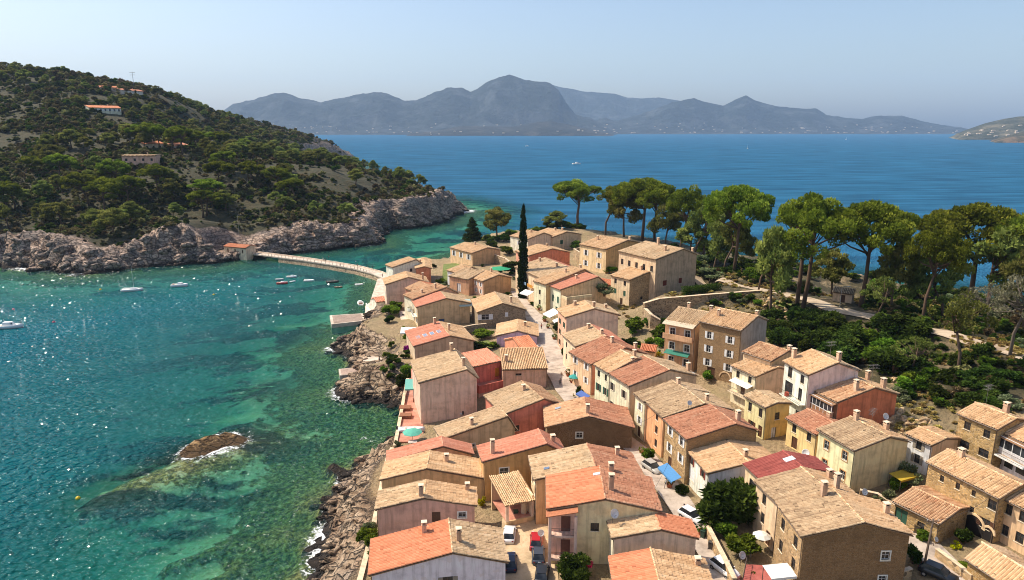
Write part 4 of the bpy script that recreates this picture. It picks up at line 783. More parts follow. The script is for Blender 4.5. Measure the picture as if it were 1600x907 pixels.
WIN = {
 'h1': ([('N', .56, 3.6, 1.2, 1.5, 'a'), ('R', .3, 3.3, 1, 1.3, 'w'), ('R', .7, 3.3, 1, 1.3, 'w')], [(.66, .35, 1.6), (.4, .8, 1.3)]),
 'h2': ([('N', .60, 3.4, 1.2, 1.9, 'dcb'), ('N', .87, 4.3, 1.1, .8, 'f')], [(.45, .1, 1.6), (.93, .8, .9)]),
 'h3': ([], [(.62, .6, 1.0)]), 'h4': ([], []), 'h5': ([('N', .4, .9, .9, .55, 'f')], [(.42, .25, 1.2)]),
 'h6': ([('N', .2, 1.3, 1.1, 1.1, 'n'), ('N', .8, 3.7, .6, .5, 'n')], [(.55, .6, 1.0)]),
 'h7': ([('N', .24, 3.4, 1.4, 1.5, 'f'), ('N', .2, .05, 1.6, 2.2, 'dab'), ('N', .8, 3.0, .9, 1.2, 'f')], [(.12, .3, 2.2), (.9, .5, 1.0)]),
 'h10': (G('L', 2, 3, 'n'), [(.85, .75, 1.1)]),
 'h9': ([('N', .42, 5.0, 1.1, 1.15, 'n')], [(.58, .3, 2.1), (.62, .95, 1.0)]),
 'h11': ([('R', .5, 2.6, .9, 1.2, 'b')], []), 'h12': ([('R', .5, 1.5, .9, 1.2, 'b')], [(.93, .8, .8)]),
 'h13': ([('N', .38, 2.6, 1.1, 1.0, 'f'), ('R', .5, 1.5, .9, 1.2, 'n')], [(.48, .15, 1.5)]),
 'h14': (G('L', 2, 2, 'w', .95, 1.5, 3.0, 2.9) + [('L', .3, .05, 1.2, 2.2, 'dab')], [(.85, .35, 1.5)]),
 'h15': (G('L', 1, 3, 'n', 1, 1.4, .9, 2.5, .3, .9), [(.7, .3, 1.0)]),
 'h15a': (G('L', 1, 2, 'w', .9, 1.4, 2.6, 2.6) + [('L', .5, .05, 1.1, 2.1, 'dab')], [(.6, .5, 1.0)]),
 'h16': (G('L', 2, 2, 'a', .95, 1.5, 1.2, 3.9) + [('L', .5, .05, 1.0, 2.1, 'dab')], [(.95, .2, 1.6), (.35, .9, .9)]),
 'h17': (G('L', 2, 1, 'g', .95, 1.5, 3.2) + G('L', 2, 1, 'n', .95, 1.3, 6.2), [(.5, .2, 1.2)]),
 'h18': (G('L', 2, 2, 'w', .95, 1.4, 1.9, 3.1), [(.55, .5, 1.2), (.9, .3, 1.3)]),
 'h19': (G('L', 2, 2, 'n', .9, 1.3, 2.0, 2.9), [(.5, .8, 1.1), (.6, .2, 1.0)]),
 'h20': (G('L', 2, 3, 'g', .9, 1.35, .9, 2.8), [(.55, .15, 1.2), (.3, .8, 1.0), (.85, .5, .9)]),
 'h21': (G('L', 3, 1, 'cg', 1.0, 2.0, 3.4) + G('L', 2, 1, 'dag', 1.2, 2.1, .05), [(.5, .5, 1.0)]),
 'h22': (G('L', 1, 2, 'n', 1.0, 1.5, 1.5, 3.2), [(.5, .5, 1.2), (.8, .5, 1.2)]),
 'h23': (G('L', 3, 2, 'n', 1.0, 1.5, 2.2, 3.1), [(.5, .3, 1.2), (.45, .85, 1.2)]),
 'h24': (G('L', 1, 1, 'w', 1.2, 1.5, 2.6), [(.6, .5, 1.2)]), 'h25': (G('L', 3, 1, 'b', 1, 1.5, 3.4) + [('N', .3, 2.6, 1.6, 1.8, 'cg')], [(.4, .5, 1.2), (.8, .7, 1.2)]),
 'h25b': (G('L', 1, 1, 'w', 1.2, 1.7, 3.2), [(.5, .5, 1.1)]),
 'h26': (G('L', 2, 2, 'w', 1.3, 2.0, 1.4, 4.0), [(.3, .8, 1.5), (.9, .5, 1.2)]),
 'h27': (G('L', 5, 1, 'n', 1.2, 1.8, 9.2) + [('N', .24, 4.6, 1.6, 1.7, 'cr'), ('N', .62, 4.6, 1.4, 1.7, 'cr')], [(.4, .2, 1.6), (.6, .6, 2.2), (.99, .1, 1.6)]),
 'h27w': (G('L', 2, 1, 'cg', 1.1, 1.6, 3.0) + G('L', 2, 1, 'n', 1.1, 1.5, 6.2) + [('N', .75, 5.6, .9, 1.2, 'n'), ('N', .4, 1.6, .9, 1.0, 'n'), ('L', .6, .05, 1.1, 2.0, 'dab')], [(.6, .4, 1.4)]),
 'h28': ([('N', .6, 3.0, .9, 1.3, 'cw'), ('N', .15, 2.4, 2.2, 1.6, 'w')], [(.75, .3, 1.6)]), 'h29': ([], [(.5, .9, 1.7), (.66, .4, 1.6)]), 'h30': ([], [(.8, .15, 1.6), (.75, .95, 1.6)]),
 'h31': ([('L', .62, .9, .9, .9, 'w'), ('L', .86, 2.4, 1.2, 2.1, 'dny')], []), 'h32': ([('L', .35, 2.9, 1.3, .5, 'n')], [(.35, .9, 1.3)]),
 'h33': ([], []), 'h34': ([], [(.7, .6, .9)]), 'h36': ([('L', .5, 2, 1, 1.4, 'w')], [(.9, .2, 2.4)]), 'h37': ([('N', .6, 4.5, 1, 1.2, 'n')], []), 'h38': ([('N', .5, 2, 1, 1.2, 'n')], [(.3, .5, 1.2)]),
 'h39': ([], []), 'h40': ([], [(.55, .3, 1.6), (.25, .3, 1.2)]), 'h41': (G('L', 2, 2, 'w', .9, 1.3, .9, 2.8) + [('N', .45, .2, 1.8, 1.8, 'dal')], []),
 'h42': (G('L', 3, 2, 'w', .9, 1.4, .6, 2.4), [(.55, .5, 1.3)]), 'h43': (G('L', 1, 2, 'l', 1.1, 1.6, .8, 2.7), []), 'h44': (G('L', 1, 1, 'dnw', 1.8, 3.0, .8), []),
 'h45': (G('L', 3, 1, 'w', 1.5, 2.2, 2.2), [(.5, .5, 1.2)]),
 'h46': (G('L', 2, 3, 'f', 1.2, 1.6, 1.0, 3.3), [(.85, .1, 1.6), (.9, .9, 1.5)]),
 'h47': (G('L', 2, 3, 'w', 1.0, 1.5, 2.4, 3.0) + [('L', .35, .05, 1.8, 2.2, 'dab')], [(.3, .75, 1.2), (.9, .2, 1.2)]),
 'h48u': (G('L', 2, 1, 'n', 1.5, 1.2, 6.8), [(.9, .2, .9)]), 'h48': (G('L', 2, 1, 'n', .9, 1.3, 5.2) + [('L', .5, 2.4, 1.1, 2.0, 'dab'), ('L', .8, .05, 1.1, 2.1, 'dab')], []),
 'h49': (G('L', 2, 1, 'n', .9, 1.6, 3.6) + [('N', .5, 3.4, .95, 1.3, 'n'), ('L', .4, .9, .9, 1.2, 'b'), ('L', .8, .05, 1.0, 2.1, 'dab'), ('N', .4, .05, 1, 2, 'dnw')], []),
 'h50': ([('L', .25, 8.4, 1.2, 1.9, 'n'), ('L', .75, 8.6, 1.0, 1.5, 'n'), ('L', .72, 5.4, 1.0, 2.2, 'n'), ('L', .25, 5.4, 2.2, 2.2, 'n'), ('L', .2, 2.0, 1, 1.4, 'n'), ('L', .7, 2.0, 1.2, 1.4, 'n')], [(.15, .95, 1.6), (.62, .1, 1.6)]),
 'h51': ([], [(.35, .15, 1.7), (.85, .2, 1.6), (.95, .9, 1.6)]), 'h52': (G('L', 2, 1, 'n', .95, 1.4, 2.8) + [('L', .3, .1, 1.3, 2, 'dab')], [(.9, .6, .8)]),
 'h53': (G('L', 2, 2, 'fk', 1.0, 1.4, 1.4, 3.1), [(.6, .85, 1.3), (.95, .5, 1.1)]), 'h54': (G('L', 1, 2, 'a', .95, 1.4, .9, 2.2), []),
 'h55': (G('L', 2, 1, 'n', 1.0, 1.2, 4.4) + G('L', 2, 1, 'n', 1.5, 1.2, 1.4), [(.7, .4, 1.5)]), 'h56': ([], [(.6, .6, 1.2)]),
 'h57': ([('L', .22, 4.6, .6, .9, 'n'), ('L', .45, 4.7, .6, .9, 'n'), ('L', .67, 4.9, .55, .8, 'n'), ('L', .92, 4.4, 1.1, 1.3, 'n'), ('L', .88, 1.5, 1.2, 1.3, 'b'), ('L', .68, 2.6, .6, .8, 'n'), ('L', .7, .05, 1.4, 1.9, 'dab')], [(.5, .8, 1.0)]),
 'h57b': (G('L', 3, 2, 'n', 1.0, 1.4, 1.2, 2.9), []), 'h58': ([('L', .17, .5, 1.7, 2.0, 'dag'), ('L', .62, .9, .95, 1.1, 'n')], []), 'h59': ([], []),
 'h60': ([('L', .55, 3.9, 2.4, 1.5, 'n')], []), 'h61': (G('L', 1, 2, 'n', .9, 1.5, 2.4, 2.7, 0, .8) + [('L', .7, .05, 1.0, 2.1, 'dab')], [(.78, .1, 2.0), (.9, .7, 1.1)]),
 'h62': (G('L', 2, 2, 'n', 1.0, 1.5, 2.2, 3.0) + [('N', .80, 4.6, .95, 1.05, 'f'), ('N', .80, 1.4, .9, 1.0, 'f')], [(.42, .9, 1.7), (.95, .55, 1.2)]),
 'h63': (G('L', 2, 1, 'r', .9, 1.3, 3.4) + [('L', .3, .9, 1.6, 1.9, 'cw')], [(.55, .2, 1.0)]), 'h64': (G('L', 3, 1, 'dab', .9, 1.9, .1), []),
}
for k_ in HS: house(k_, *WIN.get(k_, ([], [])))

# ================================================================== STREETS, WALLS, QUAYS
def paving(name, c1, c2, c3, sc=.5, bmp=.3):
    m, nt, b, L = nodes(name); co = coord(nt); n1 = noise(nt, sc, 6, .65, co); n2 = noise(nt, 3.5, 5, .6, co)
    col = ramp(nt, n1, [(.32, hexc(c1)), (.5, hexc(c2)), (.68, hexc(c3))]); col = mixc(nt, col, hexc(c1), ramp(nt, n2, [(.55, 0.0), (.75, .5)]))
    L(col, b.inputs['Base Color']); b.inputs['Roughness'].default_value = .9; L(bump(nt, n2, bmp, .05), b.inputs['Normal']); return m
M_STREET = paving('street_concrete', '#8f8073', '#b3a393', '#c3b4a4'); M_TRACK = paving('gravel_track', '#8a7660', '#b39f86', '#c7b59b', .3); M_YARD = paving('yard_gravel', '#8a7456', '#b89f7c', '#cdb592', .35)
M_CONC = paving('quay_concrete', '#a3907e', '#c7b5a2', '#d8c8b6'); M_PINKFL = paving('terrace_tiles', '#9a6552', '#bd8069', '#cb9580', .6); M_STONEW = stone('#b59770', 1.7); M_STONEG = stone('#a0886a', 1.5)
def drape(name, pts, widths, mat, lift=.12, step=1.0, across=5):
    P = [Vector((p.x, p.y)) for p in pts]; out = []
    for i in range(len(P) - 1):
        n = max(1, int((P[i + 1] - P[i]).length / step))
        for k in range(n): f = k / n; out.append((P[i].lerp(P[i + 1], f), widths[i] + (widths[i + 1] - widths[i]) * f))
    out.append((P[-1], widths[-1])); V = []; F = []
    for i, (p, w) in enumerate(out):
        d = (out[min(i + 2, len(out) - 1)][0] - out[max(i - 2, 0)][0]).normalized(); nrm = Vector((-d.y, d.x))
        c = [p + nrm * w * (j / (across - 1) - .5) for j in range(across)]; zs = [ground(q.x, q.y) for q in c]
        for q, z in zip(c, zs): V.append((q.x, q.y, .6 * max(zs) + .4 * z + lift))
    for i in range(len(out) - 1):
        for j in range(across - 1): a = i * across + j; F.append((a, a + 1, a + across + 1, a + across))
    me = bpy.data.meshes.new(name); me.from_pydata(V, [], [f[::-1] for f in F]); me.materials.append(mat); me.update()
    return tag(link(name, me), kind='structure')
drape('street', [on(*q) for q in [(806,456,9.5),(818,478,9.2),(836,500,9),(848,525,9),(858,550,8.8),(872,580,8.6),(888,612,8.6),(915,650,8.6)]], [3.5, 4.5, 5.5, 6.0, 6.0, 6.0, 5.5, 4.5], M_STREET)
drape('lower_street', [on(*q) for q in [(975,690,8.7),(1003,712,8.8),(1030,748,8.9),(1058,788,9),(1085,828,9.2),(1112,872,9.5),(1138,920,9.8)]], [3.6, 3.8, 4.2, 4.0, 3.6, 3.4, 3.4], M_STREET)
drape('parking_yard', [on(*q) for q in [(822,806,7.4),(824,850,7.5),(826,900,7.5),(826,950,7.5)]], [7.0, 7.6, 7.6, 7.6], M_YARD, .10)
drape('road', [on(*q) for q in [(1385,792,12.4),(1412,822,12.2),(1445,858,12),(1490,902,12),(1540,950,12)]], [3.2, 4.0, 4.6, 4.6, 4.6], M_STREET)
drape('gravel_track', [on(*q) for q in [(1085,440,17.5),(1150,447,18.5),(1195,455,19),(1260,468,19.5),(1330,490,20),(1420,510,20),(1500,530,20.5),(1610,562,21)]], [2.5, 3.2, 4.0, 4.5, 5.0, 5.0, 5.0, 5.0], M_TRACK)
def wall_run(name, pts, th, mat, label, depth=4.0, cat='wall', cope=True):
    """masonry wall along (px, py of its top, top height)"""
    P = [at(*q) for q in pts]; root = empty(name, tuple(P[0])); o0 = P[0]; mb = MB(); cp = MB(); L_, R_ = [], []
    for i, p in enumerate(P):
        d = (P[min(i + 1, len(P) - 1)] - P[max(i - 1, 0)]).xy.normalized(); n = Vector((-d.y, d.x, 0)) * th / 2; L_.append(p + n - o0); R_.append(p - n - o0)
    rings = [[(l.x, l.y, l.z), (r.x, r.y, r.z), (r.x, r.y, r.z - depth), (l.x, l.y, l.z - depth)] for l, r in zip(L_, R_)]
    mb.loft(rings); mb.build('masonry', mat, root)
    if cope:
        e = Vector((0, 0, .1)); k = 1.18
        cp.loft([[tuple((l - r) * (k - 1) + l + e), tuple((r - l) * (k - 1) + r + e), tuple((r - l) * (k - 1) + r + e * .03), tuple((l - r) * (k - 1) + l + e * .03)] for l, r in zip(L_, R_)]); cp.build('coping', plaster('#bfa88a'), root)
    return tag(root, label, cat)
wall_run('sea_wall', [(560,915,6.3),(572,870,6.2),(584,820,6.2),(592,780,6.2),(599,745,6.2),(606,716,6.2),(613,700,6.1)], .55, plaster('#b89a6c'), 'tan sea wall running along the rocks below the nearest houses')
wall_run('sea_wall', [(617,697,6.6),(624,660,6.8),(631,622,7),(637,592,7.2)], .5, plaster('#b5987a'), 'tan sea wall holding the waterfront patio with the green shade')
wall_run('sea_wall', [(652,575,6.8),(646,548,6.6),(637,520,6.4),(628,498,6.2),(622,478,6)], .5, stone('#b39878', 1.8), 'stone sea wall with white rail above the rocky beach', 5)
wall_run('retaining_wall', [(1006,474,17.2),(1030,467,17.8),(1100,461,18.4),(1190,454,19)], .7, M_STONEG, 'long rubble retaining wall below the hedge terrace', 8)
wall_run('retaining_wall', [(1008,482,15.8),(1018,492,15.2),(1032,500,14.0)], .7, M_STONEG, 'short sloping stone wall beside the stone wing', 6)
wall_run('garden_wall', [(1106,822,11.2),(1118,845,11.2),(1132,872,11.3),(1148,905,11.4)], .45, M_STONEW, 'low stone garden wall beside the lower street', 3)
wall_run('garden_wall', [(1344,766,14.0),(1372,772,13.8),(1400,790,13.2)], .4, M_STONEW, 'stone courtyard wall beyond the big stone gable', 3)
wall_run('garden_wall', [(1464,858,13.2),(1494,880,13.2),(1520,900,13.1)], .4, M_STONEW, 'low stone wall by the road in front of the arch', 2)
wall_run('garden_wall', [(1338,908,11.6),(1390,899,12.0),(1424,888,12.4)], .4, M_STONEW, 'stone wall at the foot of the big brown gable', 3)
wall_run('garden_wall', [(915,400,14.5),(897,389,14.5),(916,386,14.5)], .5, stone('#a89070', 1.6), 'small stone terrace wall beside the square ochre house', 5)
wall_run('garden_wall', [(772,398,12.5),(790,404,12.2),(800,412,12)], .5, stone('#a89070', 1.6), 'stone garden wall behind the tan house at the point', 4)
wall_run('garden_wall', [(715,513,10.2),(740,508,10.4),(760,506,10.2)], .4, stone('#8d7c66', 1.8), 'grey stone wall in front of the rubble-stone house', 3)
# quays and the beach
def platform(name, px, z, th, mat, label, rim=None, cat='jetty'):
    P = [at(x, y, z) for x, y in px]; c = sum(P, Vector()) / len(P); root = empty(name, (c.x, c.y, 0))
    pts = [(p.x - c.x, p.y - c.y, z) for p in P]; area = sum(pts[i][0] * pts[(i + 1) % len(pts)][1] - pts[(i + 1) % len(pts)][0] * pts[i][1] for i in range(len(pts)))
    if area < 0: pts = pts[::-1]
    MB().slab(pts, th).build('slab', M_CONC if rim else mat, root)
    if rim: k = .86; MB().slab([(x * k, y * k, z + .06) for x, y, _ in pts], .04).build('deck', mat, root)
    return tag(root, label, cat)
platform('jetty', [(515,493),(567,490),(572,501),(518,507)], 1.3, 3.5, plaster('#7d6a5e'), 'brown concrete jetty with pale rim jutting into the cove', rim=True)
platform('jetty', [(529,577),(567,573),(570,583),(531,587)], 1.2, 3.5, plaster('#917a6c'), 'dull brown bathing jetty below the paved beach', rim=True)
platform('bathing_terrace', [(567,560),(580,545),(608,548),(614,575),(604,592),(570,592)], 2.35, 1.5, M_CONC, 'pale paved bathing terrace among the rocks', cat='terrace')
platform('quay', [(590,436),(606,433),(616,452),(606,476),(584,486),(576,478)], 2.2, 4, M_CONC, 'pale quay where the causeway reaches the village', cat='quay')
platform('slipway', [(571,478),(582,470),(584,500),(570,502)], 1.6, 3, plaster('#c9b9a8'), 'white boat slip beside the brown jetty', cat='slipway')
platform('sea_terrace', [(641,566),(655,562),(660,592),(644,600)], 6.9, 3.5, M_PINKFL, 'paved terrace above the beach cliff beside the big pinkish house', cat='terrace')
platform('sea_terrace', [(622,482),(646,479),(650,500),(628,506)], 6.6, 3.5, M_CONC, 'pale walled terrace below the salmon-roofed balcony house', cat='terrace')
platform('sea_terrace', [(637,512),(648,510),(648,542),(642,546)], 6.8, 3.5, M_CONC, 'narrow pale terrace beside the skylight house', cat='terrace')
M_LAWN = paving('lawn_grass', '#4a5426', '#66702f', '#7d8540', .8)
drape('garden_lawn', [on(742, 546), on(772, 538)], [7, 7], M_LAWN, .1); drape('point_lawn', [on(702, 446), on(706, 414)], [6, 7], M_LAWN, .1); drape('bank_lawn', [on(1205, 474), on(1262, 492)], [3, 3], M_LAWN, .1)
def causeway():
    C = [at(x, y, 2.6) for x, y in [(372,392),(400,396),(440,401),(480,406),(520,412),(560,419),(590,427),(610,436)]]; o0 = C[0].copy(); root = empty('causeway', (o0.x, o0.y, 0)); n = len(C); w = 2.3
    N = []
    for i in range(n): d = (C[min(i + 1, n - 1)] - C[max(0, i - 1)]).xy.normalized(); N.append(Vector((-d.y, d.x, 0)))
    Q = lambda i, off, z: (C[i].x - o0.x + N[i].x * off, C[i].y - o0.y + N[i].y * off, z)
    MB().loft([[Q(i, w, 2.6), Q(i, -w, 2.6), Q(i, -w, 2.1), Q(i, w, 2.1)] for i in range(n)]).build('deck', M_CONC, root)
    MB().loft([[Q(i, w - .3, 2.1), Q(i, -w + .3, 2.1), Q(i, -w - .7, -4), Q(i, w + .7, -4)] for i in range(2, n)]).build('embankment', stone('#a08a72', .9), root)
    MB().loft([[Q(i, w - .3, 2.1), Q(i, -w + .3, 2.1), Q(i, -w - .5, -4), Q(i, w + .5, -4)] for i in range(0, 2)]).build('abutment', stone('#a08a72', .9), root)
    MB().loft([[Q(i, w, 3.15), Q(i, w - .35, 3.15), Q(i, w - .35, 2.6), Q(i, w, 2.6)] for i in range(n)]).build('parapet', plaster('#bfae9c'), root)
    post = MB().box((-.07, -.07, 0), (.07, .07, 1.0)).mesh('railing_post', plain('#8a7d70', .7)); rail = MB()
    for i in range(n - 2):
        a, b = Vector(Q(i, -w + .15, 2.6)), Vector(Q(i + 1, -w + .15, 2.6)); m = max(2, int((b - a).length / 2.2))
        for k in range(m): link('railing_post', post, root, tuple(a.lerp(b, k / m)))
        rail.tube([tuple(a + Vector((0, 0, .95))), tuple(b + Vector((0, 0, .95)))], .04, 5)
    rail.build('handrail', plain('#8a7d70', .7), root)
    tag(root, 'long low stone causeway linking the headland to the village', 'causeway')
causeway()
# ---- villas on the headland (eave pixels of the camera-side front, distance read from the terrain)
def villa(key, pl, pr, ztop, depth, rise, mw, t1, label, wins, gz):
    p, q = on(*pl, gz), on(*pr, gz); v = (p - q).xy; ang = math.atan2(v.y, v.x)
    zb = min(p.z, q.z); HS[key] = dict(a=Vector((q.x, q.y, zb + ztop)), yaw=ang - pi / 2, W=depth, L=v.length, ze=zb + ztop, zb=zb, t=.5, rise=rise, mw=mw, mf=mw, t1=t1, t2=t1, label=label)
    house(key, wins, [(.5, .3, 1.2)], .8); HOUSE[key].pop('group', None)
villa('v1', (140,177), (190,178), 6.0, 11, 1.8, 'p#d9c3a8', 'orange', 'long two-storey villa with orange roof high on the headland', G('L', 7, 1, 'w', 1.6, 2.0, 3.2), 80)
villa('v2', (192,262), (245,263), 7.5, 11, .4, 'p#c99a82', 'pale', 'boxy pink villa half hidden by pines on the headland', G('L', 4, 1, 'n', 1.4, 1.6, 4.2), 35)
villa('v3', (225,234), (256,234), 4.5, 10, 1.5, 'p#d0b094', 'orange', 'low villa with orange roof behind the umbrella pines on the headland', G('L', 3, 1, 'n', 1.4, 1.6, 1.4), 45)
villa('v4', (262,232), (294,233), 4.0, 10, 1.5, 'p#c9a890', 'salmon', 'low villa with salmon roof right of the one behind the umbrella pines', G('L', 3, 1, 'n', 1.4, 1.6, 1.4), 45)
villa('v5', (157,143), (184,143), 4.2, 10, 1.5, 'p#cfae98', 'orange', 'orange-roofed house on the skyline left of the mast', [], 100)
villa('v6', (190,146), (224,147), 4.5, 10, 1.5, 'p#d5b8a6', 'salmon', 'pink house on the skyline beside the mast', [], 100)
villa('v7', (0,120), (13,120), 4.2, 10, 1.5, 'p#cfae98', 'salmon', 'house on the skyline at the left edge of the headland', [], 110)
# ---- hut by the path
p_ = on(1300, 471, 20); q_ = on(1330, 475, 20); v_ = (p_ - q_).xy
HS['hut'] = dict(a=Vector((q_.x, q_.y, q_.z + 2.7)), yaw=math.atan2(v_.y, v_.x) - pi / 2, W=4.6, L=v_.length, ze=q_.z + 2.7, zb=q_.z, t=.5, rise=.8, mw='s#8f7558', mf='p#b79a7c', t1='grey', t2='grey', label='small stone hut with dark doorway under the pines beside the path')
house('hut', [('L', .55, .05, 1.0, 2.0, 'dab')], [], .4); HOUSE['hut'].pop('group', None)

# ================================================================== PARTS ADDED TO SINGLE HOUSES
M_IRON = plain('#5c5148', .6); M_WHITE = plain('#dcdad6', .5); M_PINK = plaster('#d3a08f')
def railing(root, pts, z, h=1.0, name='railing', mat=None, step=.16):
    mb = MB()
    for a, b in zip(pts, pts[1:]):
        a, b = Vector(a), Vector(b); n = max(2, int((b - a).length / step)); mb.tube([(a.x, a.y, z + h), (b.x, b.y, z + h)], .035, 5); mb.tube([(a.x, a.y, z + .1), (b.x, b.y, z + .1)], .025, 5)
        for k in range(n + 1): q = a.lerp(b, k / n); mb.tube([(q.x, q.y, z + .1), (q.x, q.y, z + h)], .016, 4)
    return mb.build(name, mat or M_IRON, root)
# stacked balconies at the left of the tall cream house
r = HOUSE['h9']; h9 = HS['h9']; W9 = 3.5
for i, z in enumerate((1.5, 4.9)):
    MB().box((-.15, -1.2, z - .22), (W9, -.0, z)).build('balcony_slab', plaster('#cba796'), r); railing(r, [(-.05, -1.1), (W9 - .1, -1.1)], z, 1.0)
    MB().box((.1, -.05, z + .02), (W9 - .1, -.02, z + 2.7)).build('balcony_back', M_PINK, r); MB().box((1.5, -.10, z + .04), (2.7, -.052, z + 2.2)).build('balcony_door', plain('#6a3f36', .5), r)
for x in (-.15, W9 - .35): MB().box((x, -1.3, -1), (x + .38, -.92, 7.7)).build('balcony_pillar', plaster('#d2ab9c'), r)
MB().slab([(-.5, -1.45, 7.75), (W9 + .1, -1.45, 7.75 + .8), (W9 + .1, .1, 8.55), (-.5, .1, 7.75)], .12).build('balcony_roof', plain('#b06f4c', .9), r)
# skylights
for k, x in enumerate((.12, .24, .36, .48)):
    h = HS['h29']; W = h['W']; m = h['rise'] / (h['t'] * W); X = x * W; z = h['H'] + X * m
    o = MB().slab([(X - .55, 4.0, z + .18 - .55 * m), (X + .55, 4.0, z + .18 + .55 * m), (X + .55, 6.6, z + .18 + .55 * m), (X - .55, 6.6, z + .18 - .55 * m)], .12).build('skylight', M_WHITE, HOUSE['h29'])
    MB().slab([(X - .45, 4.15, z + .2 - .45 * m), (X + .45, 4.15, z + .2 + .45 * m), (X + .45, 6.45, z + .2 + .45 * m), (X - .45, 6.45, z + .2 - .45 * m)], .02).build('skylight_pane', plain('#7f93a8', .15), o)
for key, fx, fy, s, c in (('h60', .55, .5, .7, '#e8e8ea'), ('h13', .3, .75, .5, '#9fa8b2'), ('h9', .84, .75, .45, '#e0e0e0'), ('h10', .2, .3, .4, '#6f7f96')):
    h = HS[key]; m = h['rise'] / (h['t'] * h['W']); X = fx * h['W'] * h['t'] * 1.0 if fx < h['t'] else fx * h['W']; X = min(X, h['t'] * h['W'] - .6); z = h['H'] + X * m; Yc = fy * h['L']
    MB().slab([(X - s, Yc - s * .7, z + .26 - s * m), (X + s, Yc - s * .7, z + .26 + s * m), (X + s, Yc + s * .7, z + .26 + s * m), (X - s, Yc + s * .7, z + .26 - s * m)], .16).build('skylight', plain(c, .25), HOUSE[key])
# balcony houses on the right
r = HOUSE['h46']; h = HS['h46']; z = h['H'] - 3.4
MB().box((-1.3, .2, z - .2), (0, h['L'] - .2, z)).build('balcony_slab', plaster('#b98b60'), r); MB().box((-1.4, .1, z - .2), (-1.25, h['L'] - .1, z + 1.0)).build('balcony_wall', plaster('#c39468'), r)
MB().slab([(-1.5, .8, 3.6), (0.02, .8, 4.1), (0.02, h['L'] - .6, 4.1), (-1.5, h['L'] - .6, 3.6)], .06).build('awning', plain('#2f7a66', .7), r)
MB().slab([(-1.6, -.1, h['H'] - .25), (.0, -.1, h['H'] + .25), (.0, h['L'] + .1, h['H'] + .25), (-1.6, h['L'] + .1, h['H'] - .25)], .1).build('balcony_roof', plain('#c9b79c', .9), r)
r = HOUSE['h50']; h = HS['h50']
for z, y0, y1 in ((5.2, .4, 6.2), (1.8, .4, 6.2)):
    MB().box((-1.1, y0, z - .18), (0, min(y1, h['L'] - .1), z)).build('balcony_slab', plaster('#d9cbbd'), r); railing(r, [(-1.05, y0), (-1.05, min(y1, h['L'] - .1))], z, .95)
MB().box((-.9, 4.4, 5.21), (-.4, 5.0, 5.9)).build('laundry', plain('#c04a32', .9), r)
r = HOUSE['h48']; h = HS['h48']
MB().box((-1.1, .3, 2.2), (0, h['L'] - .3, 2.4)).build('balcony_slab', plaster('#c9b598'), r); railing(r, [(-1.05, .3), (-1.05, h['L'] - .3)], 2.4, .95)
MB().slab([(-1.4, .6, 4.6), (.02, .6, 5.0), (.02, h['L'] - .8, 5.0), (-1.4, h['L'] - .8, 4.6)], .05).build('awning', plain('#e3ddd2', .8), r)
def veranda(key, x0, z0, hgt, n, white=True):
    r = HOUSE[key]; h = HS[key]; L_ = h['L']; mb = MB(); t = .09; m = M_WHITE
    MB().box((-x0, .15, z0 - .25), (0, L_ - .15, z0)).build('veranda_floor', plaster('#b5946e'), r)
    for k in range(n + 1): y = .2 + (L_ - .4) * k / n; mb.box((-x0 - .04, y - t / 2, z0), (-x0 + .06, y + t / 2, z0 + hgt))
    mb.box((-x0 - .03, .2, z0 + hgt - .12), (-x0 + .05, L_ - .2, z0 + hgt + .02)); mb.box((-x0 - .03, .2, z0 + .85), (-x0 + .05, L_ - .2, z0 + .95)); mb.build('veranda_frame', m, r)
    for k in range(n):
        y0 = .2 + (L_ - .4) * k / n + .05; y1 = .2 + (L_ - .4) * (k + 1) / n - .05
        MB().box((-x0 + .0, y0, z0 + .96), (-x0 + .02, y1, z0 + hgt - .13)).build('veranda_pane', glass(), r); MB().box((-x0, y0, z0 + .02), (-x0 + .03, y1, z0 + .84)).build('veranda_panel', plain('#8f6a4a' if not white else '#cfc9c6', .7), r)
    MB().slab([(-x0 - .3, -.1, z0 + hgt - .12), (-.0, -.1, z0 + hgt + .18), (-.0, L_ + .1, z0 + hgt + .18), (-x0 - .3, L_ + .1, z0 + hgt - .12)], .1).build('veranda_roof', plain('#8d6a4c', .9), r)
veranda('h51', 1.0, HS['h51']['H'] - 2.9, 2.5, 7, False); veranda('h56', .9, HS['h56']['H'] - 2.9, 2.6, 5)
r = HOUSE['h56']; h = HS['h56']; railing(r, [(-1.6, .2), (-1.6, h['L'] - .2)], h['H'] - 3.0, .95); MB().box((-1.7, .2, h['H'] - 3.2), (-.9, h['L'] - .2, h['H'] - 3.0)).build('balcony_slab', plaster('#cfc6c4'), r)
for y in (1.2, 3.0, 4.8): MB().box((-.04, y, 1.2), (.03, y + 1.3, 2.9)).build('barred_window', glass(), r)
# red terrace
r = HOUSE['h31']; h = HS['h31']; L_ = h['L']
MB().box((-3.4, -1.2, 1.6), (0, L_ + .3, 1.85)).build('terrace_floor', M_PINKFL, r); MB().box((-3.4, -1.2, -3), (-.02, L_ + .3, 1.6)).build('terrace_base', plaster('#b0917c'), r)
for a, b in (((-3.55, -1.2, 1.0), (-3.35, L_ + .3, 2.75)), ((-3.35, L_ + .12, 1.0), (0, L_ + .32, 2.75)), ((-3.35, -1.22, 1.0), (0, -1.02, 2.75))): MB().box(a, b).build('terrace_parapet', plaster('#b8543f'), r)
